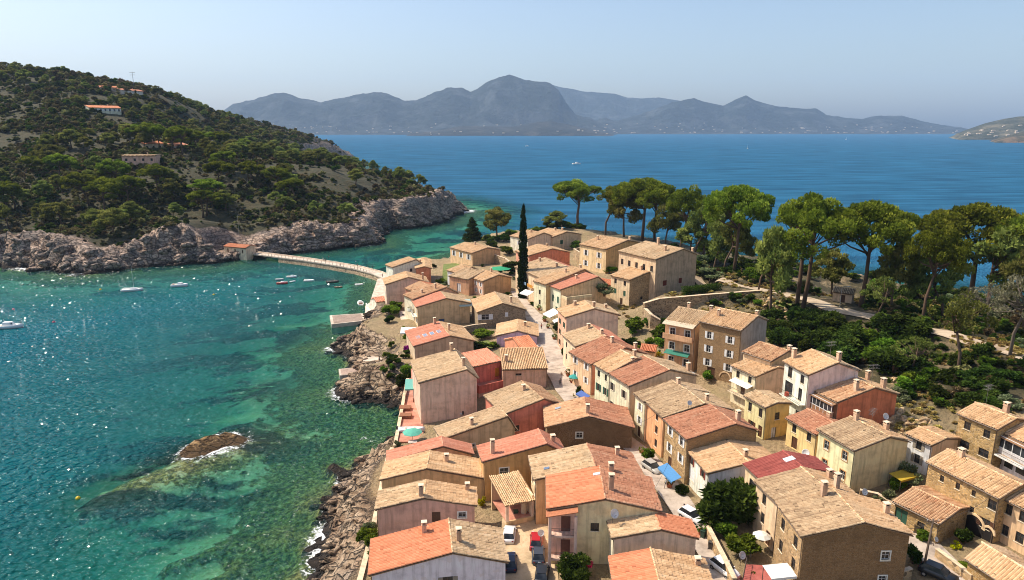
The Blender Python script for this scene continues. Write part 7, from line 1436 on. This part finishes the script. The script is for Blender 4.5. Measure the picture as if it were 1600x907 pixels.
car(1080, 816, 9, -1.0, '#dedede', 'white car on the lower street beside the fig garden'); car(1019, 738, 8.8, -1.1, '#a9a49c', 'silver car parked beside the blue awning'); car(1131, 897, 9.8, -1.1, '#e6e6e4', 'white car parked along the garden wall at the bottom')
car(1464, 912, 12, -.85, '#1c2026', 'dark car at the bottom edge beside the utility pole')

# ================================================================== PEOPLE
def body_mesh(pose):
    me = bpy.data.meshes.new('body_rig'); s = {'stand': 0, 'walk': .22, 'walk2': -.18}[pose]
    V = [(0, 0, .95), (0, 0, 1.2), (0, 0, 1.42), (0, 0, 1.53), (0, .02, 1.66), (.10, 0, .9), (.11, s * .5, .5), (.11, s, .06), (.11, s + .14, .03), (-.10, 0, .9), (-.11, -s * .4, .5), (-.11, -s, .06), (-.11, -s + .14, .03),
         (.19, 0, 1.40), (.24, -s * .4, 1.13), (.24, -s * .6 + .08, .88), (.24, -s * .6 + .10, .79), (-.19, 0, 1.40), (-.24, s * .4, 1.13), (-.24, s * .6 + .08, .88), (-.24, s * .6 + .10, .79)]
    E_ = [(0, 1), (1, 2), (2, 3), (3, 4), (0, 5), (5, 6), (6, 7), (7, 8), (0, 9), (9, 10), (10, 11), (11, 12), (2, 13), (13, 14), (14, 15), (15, 16), (2, 17), (17, 18), (18, 19), (19, 20)]
    R_ = [.14, .13, .14, .055, .105, .10, .065, .045, .04, .10, .065, .045, .04, .06, .048, .038, .03, .06, .048, .038, .03]
    me.from_pydata(V, E_, []); o = bpy.data.objects.new('body_rig', me); COL.objects.link(o); md = o.modifiers.new('skin', 'SKIN'); sv = me.skin_vertices[0].data
    for i, r in enumerate(R_): sv[i].radius = (r, r * .85); sv[i].use_root = i == 0
    sb = o.modifiers.new('sub', 'SUBSURF'); sb.levels = sb.render_levels = 1
    dg = bpy.context.evaluated_depsgraph_get(); out = bpy.data.meshes.new_from_object(o.evaluated_get(dg)); bpy.data.objects.remove(o); bpy.data.meshes.remove(me); out.name = 'body'; return out
BODY = {k: body_mesh(k) for k in ('stand', 'walk', 'walk2')}
def person(px, py, z, yaw, top, legs, label, pose='stand', hair='#2a1c14'):
    p = at(px, py, z); o = empty('person', tuple(p), yaw); tag(o, label, 'person'); b = BODY[pose].copy(); b.materials.clear()
    for c in ('#b98a6c', top, legs): b.materials.append(plain(c, .8, var=.05))
    for f in b.polygons:
        c = f.center; f.material_index = 2 if .12 < c.z < 1.0 and abs(c.x) < .21 else (1 if .98 <= c.z < 1.46 and (abs(c.x) < .2 or c.z > 1.2) else 0); f.use_smooth = True
    bo = link('body', b, o); MB().lathe([(.112, 1.66), (.116, 1.72), (.09, 1.79), (0, 1.815)], 10, (0, .0, 0)).build('hair', plain(hair, .9), o, True)
for a in [(505,408,2.65,.3,'#d8d4cc','#3a4458','person in a white top halfway along the causeway','walk'),(509,410,2.65,.3,'#4a3a3c','#2c2c34','person in dark clothes beside the white top on the causeway','walk2'),(514,405,2.65,.1,'#c9604c','#3a3a40','person in a red top leaning by the causeway parapet','stand'),(532,417,2.65,2.0,'#2f3a4c','#2a2a30','lone walker in navy near the outer rail of the causeway','walk'),
          (556,413,2.65,.4,'#d9d9d4','#6a6a70','person in white at the parapet toward the village','stand'),(559,418,2.65,.4,'#7a4a3c','#38343a','person in brown just before the one in white','walk'),(575,420,2.65,1.0,'#26262c','#2c2c34','person in black of the pair nearest the village','walk2'),(582,421,2.65,1.0,'#343a4a','#24242a','person in slate blue of the pair nearest the village','walk'),(598,434,2.3,2.2,'#3b3a3c','#2b2b30','person standing where the causeway meets the quay','stand'),
          (593,567,2.37,.3,'#2f3238','#26262c','person in dark clothes standing on the bathing terrace','stand'),(597,573,2.37,-.6,'#5a5f6c','#c2a78c','person in grey beside the dark one on the bathing terrace','walk'),(875,603,8.75,.4,'#24262c','#1e1e22','person in black walking down the village street','walk'),(836,520,9.1,.4,'#383030','#222226','person in dark clothes higher up the village street','walk2')]: person(*a)

# ================================================================== PATIO, TERRACES, RUBBLE
def patio():
    P = [at(x, y, 6.25) for x, y in [(620,692),(662,692),(660,600),(640,592)]]; c = P[0]; r = empty('waterfront_patio', (c.x, c.y, 0)); tag(r, 'pinkish paved patio with wooden decks along the sea wall', 'patio')
    MB().slab([(p.x - c.x, p.y - c.y, 6.45) for p in P], 1.2).build('paving', M_PINKFL, r)
    pk = MB().box((-.06, -.06, 0), (.06, .06, 1.0)).mesh('picket', plain('#9a6a4c', .8)); a, b = at(622, 708, 6.3) - c, at(660, 705, 6.3) - c
    for k in range(22): q = Vector((a.x, a.y, 6.3)).lerp(Vector((b.x, b.y, 6.3)), k / 21); link('picket', pk, r, tuple(q))
    MB().tube([(a.x, a.y, 7.2), (b.x, b.y, 7.2)], .06, 5).build('fence_rail', plain('#9a6a4c', .8), r)
    for px, py in ((633, 640), (634, 652), (655, 626)): q = at(px, py, 6.5) - c; MB().box((q.x - 1.2, q.y - .9, 6.45), (q.x + 1.2, q.y + .9, 7.1)).build('wooden_deck', plain('#8a5a3c', .8), r)
patio()
def table(px, py, z, s, c, label):
    p = on(px, py, z); o = empty('table', (p.x, p.y, p.z + .1), RNG.uniform(0, 1)); tag(o, label, 'table'); MB().box((-.8 * s, -.5 * s, .68), (.8 * s, .5 * s, .75)).build('table_top', plain(c, .6), o)
    for x in (-.7, .7):
        for y in (-.4, .4): MB().box((x * s - .04, y * s - .04, 0), (x * s + .04, y * s + .04, .68)).build('leg', plain(c, .6), o)
table(1172, 868, 9.8, 1.0, '#c9c4bc', 'pale garden table under the bushes of the walled garden'); table(1398, 752, 13, 1.2, '#b8a02c', 'yellow table in the courtyard'); table(645, 698, 6.4, 1.0, '#cfc0b4', 'pale table on the waterfront patio'); table(1112, 442, 18, 1.1, '#d8b8a0', 'terrace table behind the clipped hedge')
def red_terrace():
    P = [at(x, y, 10.9) for x, y in [(1160,912),(1212,912),(1206,884),(1166,882)]]; c = P[0]; r = empty('red_terrace', (c.x, c.y, 0)); tag(r, 'dull red tiled terrace at the bottom beside the stone gable house', 'terrace'); pts = [(p.x - c.x, p.y - c.y, 10.9) for p in P]
    MB().slab(pts, 2.2).build('floor', paving('red_floor', '#7d3f38', '#a3564c', '#b06a5e'), r); mb = MB(); a, b = Vector(pts[0]), Vector(pts[3])
    for k in range(12): q = a.lerp(b, k / 11); mb.tube([tuple(q), tuple(q + Vector((0, 0, 1)))], .03, 4)
    mb.tube([tuple(a + Vector((0, 0, 1))), tuple(b + Vector((0, 0, 1)))], .04, 5); mb.build('railing', M_IRON, r)
red_terrace()
def rocks(name, spots, n, smin, smax, label, mat, seed, flat=.6):
    """broken rock too jumbled to count"""
    rng = np.random.default_rng(seed); import bmesh
    bm = bmesh.new(); bmesh.ops.create_icosphere(bm, subdivisions=2, radius=1); bv = np.array([v.co[:] for v in bm.verts]); bf = np.array([[v.index for v in f.verts] for f in bm.faces]); bm.free(); V = []; F = []; b = 0
    for k in range(n):
        x, y = spots[rng.integers(len(spots))]; x += rng.normal(0, 1.6); y += rng.normal(0, 2.4); z = ground(x, y)
        if z < -.9: continue
        s = rng.uniform(smin, smax) * (.5 + rng.random()); nrm = rng.normal(size=(9, 3)); nrm /= np.linalg.norm(nrm, axis=1, keepdims=True); v = bv.copy()
        for q in nrm: d = v @ q; o_ = rng.uniform(.35, .75); v -= np.clip(d - o_, 0, None)[:, None] * q
        a = rng.normal(.5, .35); R_ = np.array([[cos(a), -sin(a), 0], [sin(a), cos(a), 0], [0, 0, 1]]); v = (v * (1.5, .75, flat)) @ R_.T * s; V.append(v + (x, y, z)); F.append(bf + b); b += len(v)
    me = np_mesh(name, np.concatenate(V), np.concatenate(F), mat); a = me.attributes.new('rock', 'FLOAT', 'POINT'); a.data.foreach_set('value', np.ones(b, np.float32)); tag(link(name, me), label, None, None, 'stuff')
sel = lambda poly, x0, x1, y0, y1: [q for a, c in zip(poly, poly[1:]) for q in [(a[0] + (c[0] - a[0]) * f, a[1] + (c[1] - a[1]) * f) for f in np.linspace(0, 1, max(2, int(math.hypot(c[0] - a[0], c[1] - a[1]) / 1.5)), False)] if x0 < q[0] < x1 and y0 < q[1] < y1]
rocks('shore_rocks', [(x + 1.5, y) for x, y in sel(VP, -60, -15, 78, 260)], 520, .5, 1.5, 'jagged pale limestone blocks along the village shore', M_ROCK, 3)
rocks('headland_rocks', [(x - .5, y + 2.5) for x, y in sel(LP, -260, -30, 295, 560)], 650, .8, 2.6, 'broken limestone blocks at the foot of the headland cliffs', M_HILL, 4, .8)
rub = [on(1195 + 70 * t, 478 + 26 * t, 18) for t in np.linspace(0, 1, 9)] + [on(1425 + 20 * t, 600 - 20 * t, 17) for t in np.linspace(0, 1, 5)] + [on(1405 + 30 * t, 655 + 14 * t, 17) for t in np.linspace(0, 1, 5)] + [on(1030, 515, 12), on(1045, 508, 12.5)]
rocks('rubble', [(p.x, p.y) for p in rub], 300, .22, .7, 'tumbled dry-stone rubble on the bank below the path', M_STONEW, 6, .8)
# overhead cables, bins and street furniture
def cable(a, b, sag, label):
    a, b = Vector(a), Vector(b); o = empty('overhead_cable', tuple(a)); tag(o, label, 'cable'); n = 14; pts = []
    for i in range(n + 1): f = i / n; q = a.lerp(b, f) - a; pts.append((q.x, q.y, q.z - sag * 4 * f * (1 - f)))
    MB().tube(pts, .022, 4).build('wire', M_DK, o); MB().tube([pts[0], (pts[0][0], pts[0][1], pts[0][2] + .12)], .05, 5).build('bracket', M_DK, o)
def eave(k, u, v, dz=-.4):
    h = HS[k]; cu, su = cos(h['yaw']), sin(h['yaw']); return (h['a'].x + cu * u * h['W'] - su * v * h['L'], h['a'].y + su * u * h['W'] + cu * v * h['L'], h['ze'] + dz)
_p = on(1440, 905, 12); _t = (_p.x + .3, _p.y + .1, at_y(1440, 815, _p.y).z)
for a, b, s_, lab in [(_t, eave('h57', 0, .1), .7, 'overhead cable from the utility pole to the long stone barn'), (_t, eave('h58', 0, .5), .4, 'overhead cable from the utility pole to the stone outbuilding'), (_t, eave('h62', 1, .3), .6, 'overhead cable from the utility pole to the big stone gable'),
                      (eave('h32', 0, 0), eave('h18', 0, .4), .5, 'cable slung across the street to the peach house'), (eave('h28', 1, 0), eave('h20', 0, .8), .5, 'cable slung across the street to the salmon facade'), (eave('h13', 1, .2), eave('h15', 0, .4), .4, 'cable over the lower street to the orange-ochre house'), (eave('h9', 1, .6), eave('h14', 0, .3), .5, 'cable over the lower street to the stone street house')]: cable(a, b, s_, lab)
def bin_(px, py, c, label):
    p = on(px, py); o = empty('wheelie_bin', (p.x, p.y, p.z + .1), RNG.uniform(0, 3)); tag(o, label, 'bin'); MB().loft([[(-.24, -.26, 0), (.24, -.26, 0), (.24, .26, 0), (-.24, .26, 0)], [(-.3, -.34, 1.0), (.3, -.34, 1.0), (.3, .34, 1.0), (-.3, .34, 1.0)]]).build('body', plain(c, .6), o)
    MB().slab([(-.32, -.38, 1.1), (.32, -.38, 1.1), (.32, .36, 1.16), (-.32, .36, 1.16)], .08).build('lid', plain(c, .6), o)
    for x in (-.28, .28): MB().tube([(x - .03, .3, .1), (x + .03, .3, .1)], .1, 8).build('wheel', M_DK, o)
for a in [(1098,845,'#2f4a3c','green wheelie bin on the lower street beside the garden wall'),(1110,862,'#4a4640','grey wheelie bin on the lower street by the garden wall'),(806,812,'#31503c','green wheelie bin at the back of the parking yard'),(1432,836,'#5a4a30','brown wheelie bin beside the road below the green doors')]: bin_(*a)
def cafe(px, py, c, label):
    p = on(px, py); o = empty('cafe_table', (p.x, p.y, p.z + .12), RNG.uniform(0, 3)); tag(o, label, 'table'); MB().lathe([(0, .70), (.42, .70), (.42, .74), (0, .74)], 12).build('table_top', plain(c, .5), o); MB().tube([(0, 0, 0), (0, 0, .7)], .04, 6).build('stem', M_IRON, o)
    o.location.z += 0
def chair(px, py, c, yaw, label):
    p = on(px, py); o = empty('chair', (p.x, p.y, p.z + .12), yaw); tag(o, label, 'chair', 'chairs of the street tables'); MB().box((-.22, -.22, .42), (.22, .22, .46)).build('seat', plain(c, .6), o); MB().box((-.22, .18, .5), (.22, .22, .88)).build('backrest', plain(c, .6), o)
    for x in (-.19, .19):
        for y in (-.19, .19): MB().tube([(x, y, 0), (x, y, .42 if y < 0 else .88)], .02, 5).build('leg', M_IRON, o)
for px, py, c, w in [(857,498,'#d8d2c8','in front of the large shop awning'),(884,588,'#8a5a3c','below the salmon facade'),(903,622,'#b8a030','by the blue shop awning')]:
    cafe(px, py, c, 'round street table ' + w); chair(px - 6, py + 1, c, 1.2, 'chair on the left of the street table ' + w); chair(px + 6, py - 1, c, -1.6, 'chair on the right of the street table ' + w)
for a in [(1040,768,9.05,2.4,'#c9c4ba','#3a4458','person in a pale top walking under the blue awning','walk'),(846,512,9.1,.6,'#b04a3c','#2a2c34','person in a red top beside the white street awning','stand'),(1068,806,9.2,-.8,'#4a6a8a','#2b2b30','person in blue on the lower street near the white car','walk2')]:
    person(*a); o = [q for q in COL.objects if q.name.startswith('person')][-1]; o.location.z = ground(o.location.x, o.location.y) + .12

# ================================================================== FAR SHORES
def mountain_mat(name, c1, c2, c3):
    m, nt, b, L = nodes(name); co = coord(nt, 'Object'); n1 = noise(nt, .004, 9, .68, co); n2 = noise(nt, .02, 7, .7, co)
    g = nd(nt, 'NewGeometry'); sp = nd(nt, 'SeparateXYZ'); L(g.outputs['Normal'], sp.inputs[0])
    col = ramp(nt, n2, [(.35, hexc(c1)), (.55, hexc(c2))]); col = mixc(nt, col, hexc(c3), ramp(nt, n1, [(.5, 0.0), (.66, .9)]))
    col = mixc(nt, hexc(c3), col, ramp(nt, sp.outputs[2], [(.55, 0.0), (.82, 1.0)]))
    L(col, b.inputs['Base Color']); b.inputs['Roughness'].default_value = 1; L(bump(nt, n2, 1.0, 45), b.inputs['Normal']); return m
M_MT = mountain_mat('mountain_slope', '#0f1a19', '#1d2a28', '#484d4e')
def mountain(name, prof, D0, D1, back, seed, amp, mat=M_MT, rows=70, shape=1.4, cliff=0.0, foot=None):
    """skyline profile (photograph pixels) standing D1 m away; the slope runs down to the shore at D0"""
    prof = [(at_y(px, py, D1).x, max(1.0, at_y(px, py, D1).z)) for px, py in prof]
    px_ = np.array([p[0] for p in prof]); pz_ = np.array([p[1] for p in prof]); n = 260
    u = np.linspace(px_[0], px_[-1], n); ridge = np.interp(u, px_, pz_)
    ys = np.concatenate([np.linspace(D0, D1, rows), np.linspace(D1, D1 + back, 22)[1:]])
    X, Y = np.meshgrid(u, ys); X = X * (Y / D1) ** .9
    f = np.clip((Y - D0) / (D1 - D0), 0, 1); k = f ** shape
    if cliff: k = k * (1 - cliff) + cliff * sstep(.35, .75, f)
    bk = np.clip((Y - D1) / back, 0, 1); k = k * (1 - bk ** 1.5)
    nz = fbm(X / 420, Y / 420, 6, seed, True) - .52; nz2 = fbm(X / 1300, Y / 1300, 3, seed + 9) - .45
    R_ = np.tile(ridge, (len(ys), 1)); env = np.sin(np.clip(f, 0, 1) * pi) * (R_ / max(pz_))
    Z = R_ * k + (nz * amp + nz2 * amp * .8) * env + (fbm(X / 150, Y / 150, 4, seed + 3, True) - .5) * amp * .14 * k
    Z = np.minimum(Z, R_ * 1.02 * (.25 + .75 * np.clip(f * 1.05, 0, 1)) + 6) - 1.0 * (f <= 0)
    edge = np.minimum(np.arange(n), np.arange(n)[::-1]) / 6.0; Z *= np.clip(edge, 0, 1)[None] ** .5; Z -= 2.0 * (1 - np.clip(edge, 0, 1))[None]
    idx = np.arange(X.size).reshape(X.shape); q = np.stack([idx[:-1, :-1], idx[:-1, 1:], idx[1:, 1:], idx[1:, :-1]], -1).reshape(-1, 4)
    me = np_mesh(name, np.stack([X.ravel(), Y.ravel(), Z.ravel()], 1), q, mat, smooth=True)
    o = link(name, me); tag(o, kind='structure'); return X, Y, Z
mountain('far_mountains', [(780,196),(830,150),(858,131),(866,134),(890,139),(910,143),(960,147),(980,153),(1000,154),(1030,153),(1055,157),(1100,163),(1150,180),(1250,198)], 11200, 12800, 900, 5, 160, shape=1.1)
MTA = mountain('mountain_range', [(330,186),(352,172),(365,163),(400,155),(430,146),(445,146),(470,154),(500,160),(520,156),(555,149),(585,144),(605,147),(630,157),(650,157),(680,144),(705,136),(722,138),(735,145),(760,130),(780,120),(797,118),(825,126),(842,127),(860,131),(873,142),(885,162),(900,180),(925,186),(950,200),(965,210)], 7400, 9000, 1200, 15, 210, cliff=.35)
MTB = mountain('mountain_range', [(900,206),(925,192),(945,184),(960,190),(990,182),(1020,172),(1040,164),(1060,158),(1085,154),(1105,160),(1130,166),(1150,156),(1166,150),(1180,158),(1200,164),(1235,169),(1260,171),(1275,170),(1290,179),(1320,185),(1345,186),(1370,182),(1410,181),(1440,190),(1470,196),(1500,199),(1530,207)], 8300, 9600, 1200, 25, 180, cliff=.2)
MTC = mountain('wooded_cape', [(635,210),(680,205),(720,197),(760,198),(800,198),(840,191),(860,190),(890,195),(920,203),(950,209),(960,211)], 6300, 7000, 500, 35, 40, mountain_mat('cape_slope', '#0d120b', '#191e12', '#4a4538'), shape=.7)
MTD = mountain('eastern_cape', [(1488,212),(1510,203),(1540,193),(1570,186),(1590,183),(1640,180),(1750,165),(1900,150)], 4100, 4700, 600, 45, 40, mountain_mat('cape_slope_near', '#26301a', '#434630', '#8a8068'), shape=.6)
MTE = mountain('eastern_point', [(1548,221),(1570,214),(1585,210),(1600,206),(1700,198),(1800,195)], 3250, 3500, 300, 55, 20, mountain_mat('point_slope', '#2a3018', '#4c482e', '#b08b68'), shape=.45)
def far_town():
    """pale specks of villas on the far shores"""
    mb = MB(); rng = np.random.default_rng(12)
    for (X, Y, Z), n, zm in ((MTA, 90, 130), (MTB, 110, 140), (MTD, 60, 130), (MTC, 14, 60)):
        k = 0
        while k < n:
            j, i = rng.integers(1, X.shape[0] // 2), rng.integers(8, X.shape[1] - 8)
            if not 8 < Z[j, i] < zm * rng.random() ** .6: continue
            k += 1; s = rng.uniform(5, 14) * (Y[j, i] / 8000) ** .5; x, y, z = X[j, i] + rng.uniform(-20, 20), Y[j, i], Z[j, i]
            h = rng.uniform(3, 6); mb.box((x - s, y - 6, z - 8), (x + s, y + 6, z + h)); mb.v += [(x - s, y - 6.2, z + h), (x + s, y - 6.2, z + h), (x + s, y, z + h + 2), (x - s, y, z + h + 2)]; m = len(mb.v); mb.f.append((m - 4, m - 3, m - 2, m - 1))
    tag(mb.build('distant_villas', plaster('#b0a08e')), 'pale specks of villas scattered along the far mountain shores', None, None, 'stuff')
far_town()
# ------------------------------------------------------------------ haze: one closed box of thin air round everything
def haze():
    m = bpy.data.materials.new('haze_air'); m.use_nodes = True; nt = m.node_tree; nt.nodes.clear()
    out = nt.nodes.new('ShaderNodeOutputMaterial'); v = nt.nodes.new('ShaderNodeVolumePrincipled')
    v.inputs['Color'].default_value = (.52, .72, 1.0, 1); v.inputs['Density'].default_value = HAZE; v.inputs['Anisotropy'].default_value = .1
    nt.links.new(v.outputs[0], out.inputs['Volume'])
    o = MB().box((-15500, -1500, -17), (15500, 15500, 1150)).build('haze', m); tag(o, 'thin pale blue haze filling the air over the bay', None, None, 'stuff'); o.display_type = 'WIRE'
HAZE = 4.2e-5
haze()
